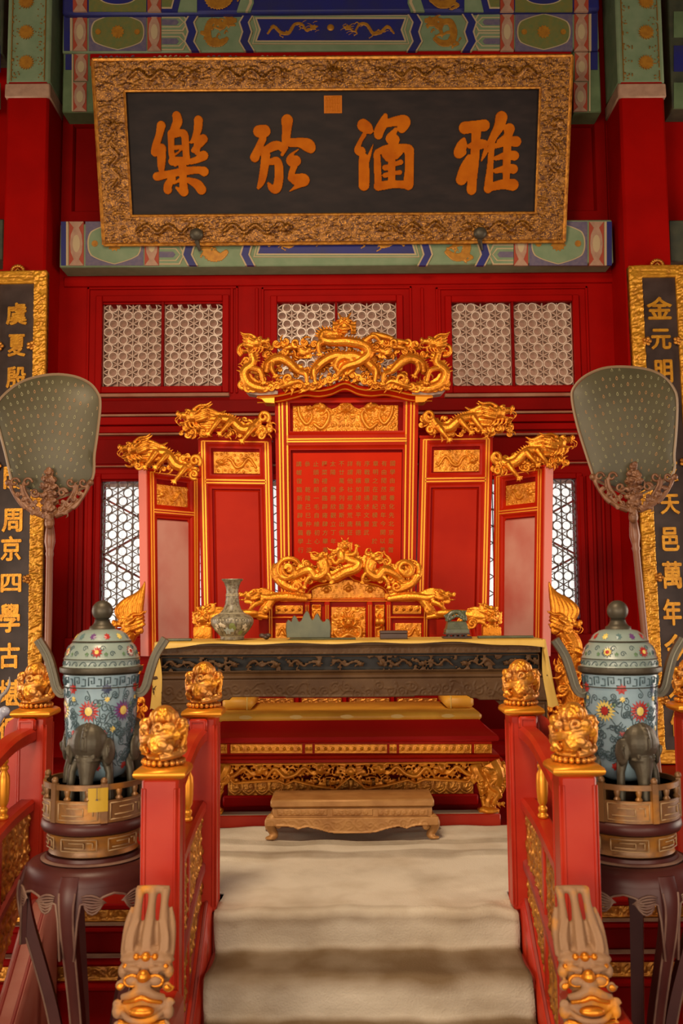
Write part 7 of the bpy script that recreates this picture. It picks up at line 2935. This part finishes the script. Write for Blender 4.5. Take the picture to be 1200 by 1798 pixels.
    m.lathe([(.172, zf0), (.172, zf1), (.164, zf1), (.164, zf0)], (gx, Y, zT), 48)
    mk('gallery_wall', m, GALLERY, gp)
    m = MB()
    m.lathe([(.173, zr0), (.173, zr1), (.163, zr1), (.163, zr0), (.173, zr0)], (gx, Y, zT), 48)
    mk('gallery_rail', m, GALLERY, gp)
    for k in range(6):
        a = -pi / 2 + turn + k * pi / 3 + (pi / 6 if tag_it else 0)
        u = Vector((math.cos(a), math.sin(a), 0))
        t = Vector((-math.sin(a), math.cos(a), 0))
        cpt = Vector((gx, Y, zT)) + u * .170
        m = MB()
        a4 = lambda z: [cpt + t * .011 + u * .008 + Vector((0, 0, z)), cpt + t * .011 - u * .008 + Vector((0, 0, z)), cpt - t * .011 - u * .008 + Vector((0, 0, z)), cpt - t * .011 + u * .008 + Vector((0, 0, z))]
        m.loops([a4(zf0), a4(zr1 + .004)], True, True)
        m.ell(cpt + Vector((0, 0, zr1 + .012)), (.012, .012, .013))
        mk('gallery_post', m, GALLERY, gp)
        for q in (.30, .70):
            aa = a + pi / 3 * q
            m = MB()
            m.lathe([(.010, zf1), (.013, zf1 + .006), (.007, zf1 + .014), (.011, zr0 - .006), (.010, zr0)], (gx + .168 * math.cos(aa), Y + .168 * math.sin(aa), zT), 10)
            mk('gallery_baluster', m, GALLERY, gp)
        m = MB()                                          # key fret on the wall and on the waist
        for rr, za, zbb in ((.1735, zf0 + .010, zf1 - .008), (.1575, zw0 + .010, zw1 - .010)):
            A = lambda q, v: Vector((gx + rr * math.cos(a + pi / 3 * q), Y + rr * math.sin(a + pi / 3 * q), zT + za + (zbb - za) * v))
            for path in (((.12, 0), (.88, 0), (.88, 1), (.12, 1), (.12, 0)), ((.2, .28), (.62, .28), (.62, .72), (.3, .72)), ((.8, .25), (.8, .75), (.68, .75))):
                for p, q in zip(path[:-1], path[1:]):
                    m.tube([A(p[0] + (q[0] - p[0]) * w_, p[1] + (q[1] - p[1]) * w_) for w_ in (0, .5, 1)], .0022, 5)
        mk('key_fret', m, mat('fret_pale_line', (0.36, 0.22, 0.10), .5), gp, smooth=180, kind='stuff')
    # ---- burner
    bz = W(cx_px, 1369, Y).z
    b = root('incense_burner', (cx, Y, zT + zf0), label, 'incense burner', 'lidded cloisonne incense burners')
    c3 = (cx, Y, bz)
    m = MB()
    m.lathe(BODY, c3, 56)
    body = mk('body', m, BLUE, b, smooth=60)
    zl = bz + .376
    cl_ = (cx, Y, zl)
    m = MB()
    m.lathe([(.120, -.004), (.131, -.004), (.136, .0)] + LID[:4] + [(.130, .02)], cl_, 56)
    m.lathe([(.128, .043), (.1335, .046), (.128, .049)], cl_, 56)
    m.lathe([(.1, .101), (.104, .1055), (.098, .110)], cl_, 56)
    m.lathe([(.129, -.052), (.1315, -.050), (.129, -.048)], cl_, 56)
    m.lathe([(.130, -.008), (.133, -.006), (.130, -.004)], cl_, 56)
    mk('bronze_rim', m, BRONZE, b, smooth=50)
    m = MB()
    m.lathe(LID[3:], cl_, 56)
    lid = mk('lid', m, LIDM, b, smooth=60)
    m = MB()
    m.lathe([(.046, .144), (.044, .156), (.036, .160), (.030, .168), (.026, .178), (.030, .182), (.0, .182)], cl_, 32)
    m.ell((cx, Y, zl + .212), (.037, .037, .037), None, 24, 14)
    mk('knob', m, BRONZE, lid, smooth=60)
    # enamel flowers
    fl = {k: MB() for k in EN}
    T = turn
    big = [(0 + T - .0, .248, 'red', 'yellow'), (.98 + T, .248, 'purple', 'yellow'), (-.98 + T, .248, 'yellow', 'red'), (2.1 + T, .248, 'red', 'yellow'), (3.14 + T, .248, 'purple', 'yellow'), (-2.1 + T, .248, 'yellow', 'red')]
    for a, z, c1, c2 in big:
        star(fl[c1], BODY, c3, a, z, .039, 16, .6, .0016)
        star(fl['navy' if c1 != 'purple' else 'red'], BODY, c3, a, z, .021, 10, .6, .0024)
        blob_on(fl[c2], BODY, c3, a, z, .013, .015, 14, 0, .0030)
        star(fl['navy' if c1 == 'red' else 'red'], BODY, c3, a + .48, z + .075, .020, 7, .6, .0016)
        star(fl['yellow'], BODY, c3, a + .50, z + .040, .011, 6, .6, .0016)
        star(fl['yellow'], BODY, c3, a - .30, z - .062, .012, 6, .6, .0016)
        star(fl['red'], BODY, c3, a + .45, z - .075, .012, 6, .6, .0016)
        star(fl['red'], BODY, c3, a + .22, z - .19, .016, 7, .6, .0016)
        star(fl['green'], BODY, c3, a + .28, z + .02, .009, 4, .6, .0016)
        star(fl['purple'], BODY, c3, a - .52, z - .15, .011, 6, .6, .0016)
    for k in range(12):
        a = T + k * 2 * pi / 12
        c1, c2 = (('red', 'yellow'), ('yellow', 'red'), ('white', 'red'))[k % 3]
        if k % 2 == 0:
            star(fl['navy' if c1 == 'yellow' else 'red'], LID, cl_, a + .2, .072, .020, 10, .6, .0016)
            star(fl[c1], LID, cl_, a + .2, .072, .016, 10, .6, .0022)
            blob_on(fl[c2], LID, cl_, a + .2, .072, .007, .007, 10, 0, .003)
        star(fl[('purple', 'red', 'yellow', 'teal')[k % 4]], LID, cl_, a, .124, .012, 7, .6, .0016)
        star(fl['green'], LID, cl_, a + .45, .064, .008, 5, .6, .0016)
    for k in EN:
        if fl[k].v:
            mk('enamel_flowers', fl[k], EN[k], body, smooth=None, kind='stuff')
    vb = MB()
    rg = random.Random(3)
    for k in range(330):
        a, z = rg.uniform(0, 6.28), rg.uniform(.07, .31)
        if min(math.hypot((a - q[0] + pi) % (2 * pi) - pi, (z - q[1]) / .12) for q in big) < .31:
            continue
        R0, sg, t0 = rg.uniform(.010, .018), rg.choice((-1, 1)), rg.uniform(0, 6)
        r = surf(BODY, c3, z)
        pts = [on(BODY, c3, a + R0 * (1 - .8 * t / 12) * math.cos(t0 + sg * t * .72) / r, z + R0 * (1 - .8 * t / 12) * math.sin(t0 + sg * t * .72), .001) for t in range(13)]
        pts.insert(0, on(BODY, c3, a + R0 * 2.1 * math.cos(t0 - sg * .9) / r, min(.33, max(.03, z + R0 * 2.1 * math.sin(t0 - sg * .9))), .001))
        vb.tube(pts, .0016, 4)
    for k in range(30):
        a = T + 2 * pi * k / 30                           # key fret round the shoulder
        dz = .334
        pth = [(0, 0), (0, .028), (.15, .028), (.15, .008), (.08, .008), (.08, .018)] if k % 2 == 0 else [(0, 0), (.12, 0), (.12, .022), (.05, .022)]
        vb.tube([on(BODY, c3, a + q, dz + v, .001) for q, v in pth], .0024, 4)
    for k in range(24):
        a = T + 2 * pi * k / 24
        vb.tube([on(LID, cl_, a + q * .1, .026 + v * .012, .001) for q, v in ((0, 0), (.5, .7), (1, 1), (1.6, .9), (2, .2), (1.6, -.1), (1.3, .4))], .0014, 4)
        R0 = .010
        zq = .066 + .018 * (k % 2)
        r = surf(LID, cl_, zq)
        vb.tube([on(LID, cl_, a + .1 + R0 * (1 - .8 * t / 10) * math.cos(t * .8) / r, zq + R0 * (1 - .8 * t / 10) * math.sin(t * .8), .001) for t in range(11)], .0013, 4)
    mk('vine_scrolls', vb, mat('dark_vine_enamel', (0.045, 0.085, 0.10), .35), body, smooth=180, kind='stuff')
    # upswept handles
    for q in (-1, 1):
        P = spline([(.118, .305), (.140, .300), (.158, .322), (.172, .372), (.192, .432), (.226, .488)], 5)
        m = MB()
        L = []
        for i, (r, z) in enumerate(P):
            tq = P[min(i + 1, len(P) - 1)] - P[max(i - 1, 0)]
            tq /= np.linalg.norm(tq)
            nx_, nz_ = tq[1], -tq[0]
            w = .015
            L.append([Vector((cx + q * (r + nx_ * w * e), Y + dy, bz + z + nz_ * w * e)) for e, dy in ((-1, -.012), (1, -.012), (1, .012), (-1, .012))])
        m.loops(L, True, True)
        h = mk('handle', m, BRONZE, b)
        m = MB()
        m.tube([(L[i][0] + L[i][1]) / 2 + Vector((0, -.001, 0)) for i in range(len(L))], .004, 6)
        mk('groove_line', m, mat('bronze_light', (0.17, 0.16, 0.12), .45, .3), h)
    # three elephant heads for feet
    zfoot = zT + zf0
    for k in range(3):
        a = -pi / 2 + turn * 1.1 + k * 2 * pi / 3
        u = Vector((math.cos(a), math.sin(a), 0))
        t = Vector((-math.sin(a), math.cos(a), 0))
        M = Matrix((t, -u, Vector((0, 0, 1)))).transposed()
        O = Vector((cx, Y, 0))
        e = MB()
        zc_ = bz + .132
        e.ell(O + u * .104 + Vector((0, 0, zc_ + .010)), (.064, .058, .070), M, 20, 14)
        e.ell(O + u * .112 + Vector((0, 0, zc_ - .050)), (.040, .038, .040), M, 16, 10)
        tr = [(.118, zc_ - .04, .040), (.126, zc_ - .080, .030), (.130, zc_ - .115, .023), (.134, (zc_ - .12 + zfoot) / 2, .019), (.136, zfoot + .012, .018), (.146, zfoot + .004, .016)]
        S_ = spline(tr, 5)
        e.tube([O + u * r + Vector((0, 0, z)) for r, z, w in S_], [w for r, z, w in S_], 14)
        for q in (-1, 1):
            Me = Matrix.Rotation(a + pi / 2 + q * .9, 3, 'Z')
            e.ell(O + u * .108 + t * q * .068 + Vector((0, 0, zc_ - .018)), (.026, .010, .046), Me, 14, 9)
            e.tube([O + u * .118 + t * q * .066 + Vector((0, 0, zc_ + .018 * math.cos(v) - .022 + .012 * math.sin(v))) + u * (.006 * math.sin(v)) + t * q * (.010 * math.sin(v)) for v in np.linspace(0, 3, 7)], .0035, 6)
            e.ell(O + u * .146 + t * q * .030 + Vector((0, 0, zc_ - .034)), (.006, .006, .006))
            e.tube([O + u * .080 + t * q * .050 + Vector((0, 0, zc_ - .04)), O + u * .092 + t * q * .066 + Vector((0, 0, zc_ - .09)), O + u * .100 + t * q * .074 + Vector((0, 0, zfoot + .002))], [.022, .014, .016], 10)
            e.tube([O + u * (.104 + .0595 * math.sin(v)) + t * q * .006 + Vector((0, 0, zc_ + .010 + .071 * math.cos(v))) for v in np.linspace(.05, 1.9, 9)], .0022, 6)
        for v in (.75, .98, 1.2):
            e.ell(O + u * (.104 + .060 * math.sin(v)) + Vector((0, 0, zc_ + .010 + .072 * math.cos(v))), (.0055, .0055, .0055))
        e.tube([O + u * (.112 + .041 * math.cos(v)) + t * .047 * math.sin(v) + Vector((0, 0, zc_ - .045)) for v in np.linspace(-1.3, 1.3, 10)], .0035, 6)
        carve('elephant_foot', e, BRONZE, b, .0035)
    return gx, zT, zf0, zf1


g = burner(177, 3.5, -.10, 0, 'blue cloisonne incense burner with elephant feet, whose lid knob overlaps the left window', 'round dark wooden stand with slender curved legs under the left incense burner',
           'round gallery pedestal carrying a yellow paper tag', 166, True)
burner(1092, 3.5, .26, 0, 'blue cloisonne incense burner with elephant feet, in front of the leaning fan pole', 'round dark wooden stand in deep shadow under the right incense burner',
       'round gallery pedestal without a tag, under the right incense burner', 1103)
gx, zT, zf0, zf1 = g
m = MB()
xa, xb = W(154, 1405, 3.32).x, W(187, 1405, 3.32).x
L = []
za, zb_ = W(170, 1427, 3.32).z, W(170, 1385, 3.32).z
for i in range(7):
    x = xa + (xb - xa) * i / 6
    y = 3.5 - math.sqrt(.1775 ** 2 - (x - gx) ** 2)
    L.append([(x, y - .0012, za), (x, y - .0012, zb_), (x, y, zb_), (x, y, za)])
m.loops(L, True, True)
o = mk('paper_tag', m, PAPER)
tag(o, 'small yellow paper tag hung on the gallery of the left pedestal', 'tag')
m = MB()
xm = (xa + xb) / 2
ym = 3.5 - .181
m.box(xm - .001, xm + .001, ym - .001, ym, za + (zb_ - za) * .55, zb_ + .004)
m.box(xm - .004, xm + .004, ym - .001, ym, za + (zb_ - za) * .5, za + (zb_ - za) * .56)
mk('string', m, DARKBOX, o)

# ---- the crane whose head just enters the frame at the left
cr = root('crane_figure', (W(-14, 1300, 4.4).x, 4.4, DZ), 'cloisonne crane whose blue-white head and beak show at the left frame edge', 'figure')
c = Carve(4.4)
c.tb([(-40, 1420, 20, 0), (-34, 1370, 13, 0), (-22, 1310, 8, 0), (-8, 1275, 7, 0), (2, 1256, 7, 0), (8, 1250, 7, 0)], 10)
c.el(8, 1249, 0, 10, 9, 9, -20)
c.el(-52, 1470, 0, 34, 46, 34)
carve('body', c, mat('blue_white_enamel', (0.38, 0.40, 0.5), .3), cr, .005)
m = MB()
for x in (-60, -46):
    p = W(x, 1470, 4.4)
    m.tube([p, Vector((p.x, 4.4, DZ + .01))], .012, 8)
mk('legs', m, BRONZE, cr)
c = Carve(4.4)
c.tb([(-4, 1240, 4, 4), (2, 1224, 4, 4), (12, 1214, 3.4, 4), (18, 1202, 2.6, 4), (18, 1188, 1, 4)], 8)
carve('beak', c, mat('grey_horn', (0.25, 0.22, 0.2), .35), cr, .003)
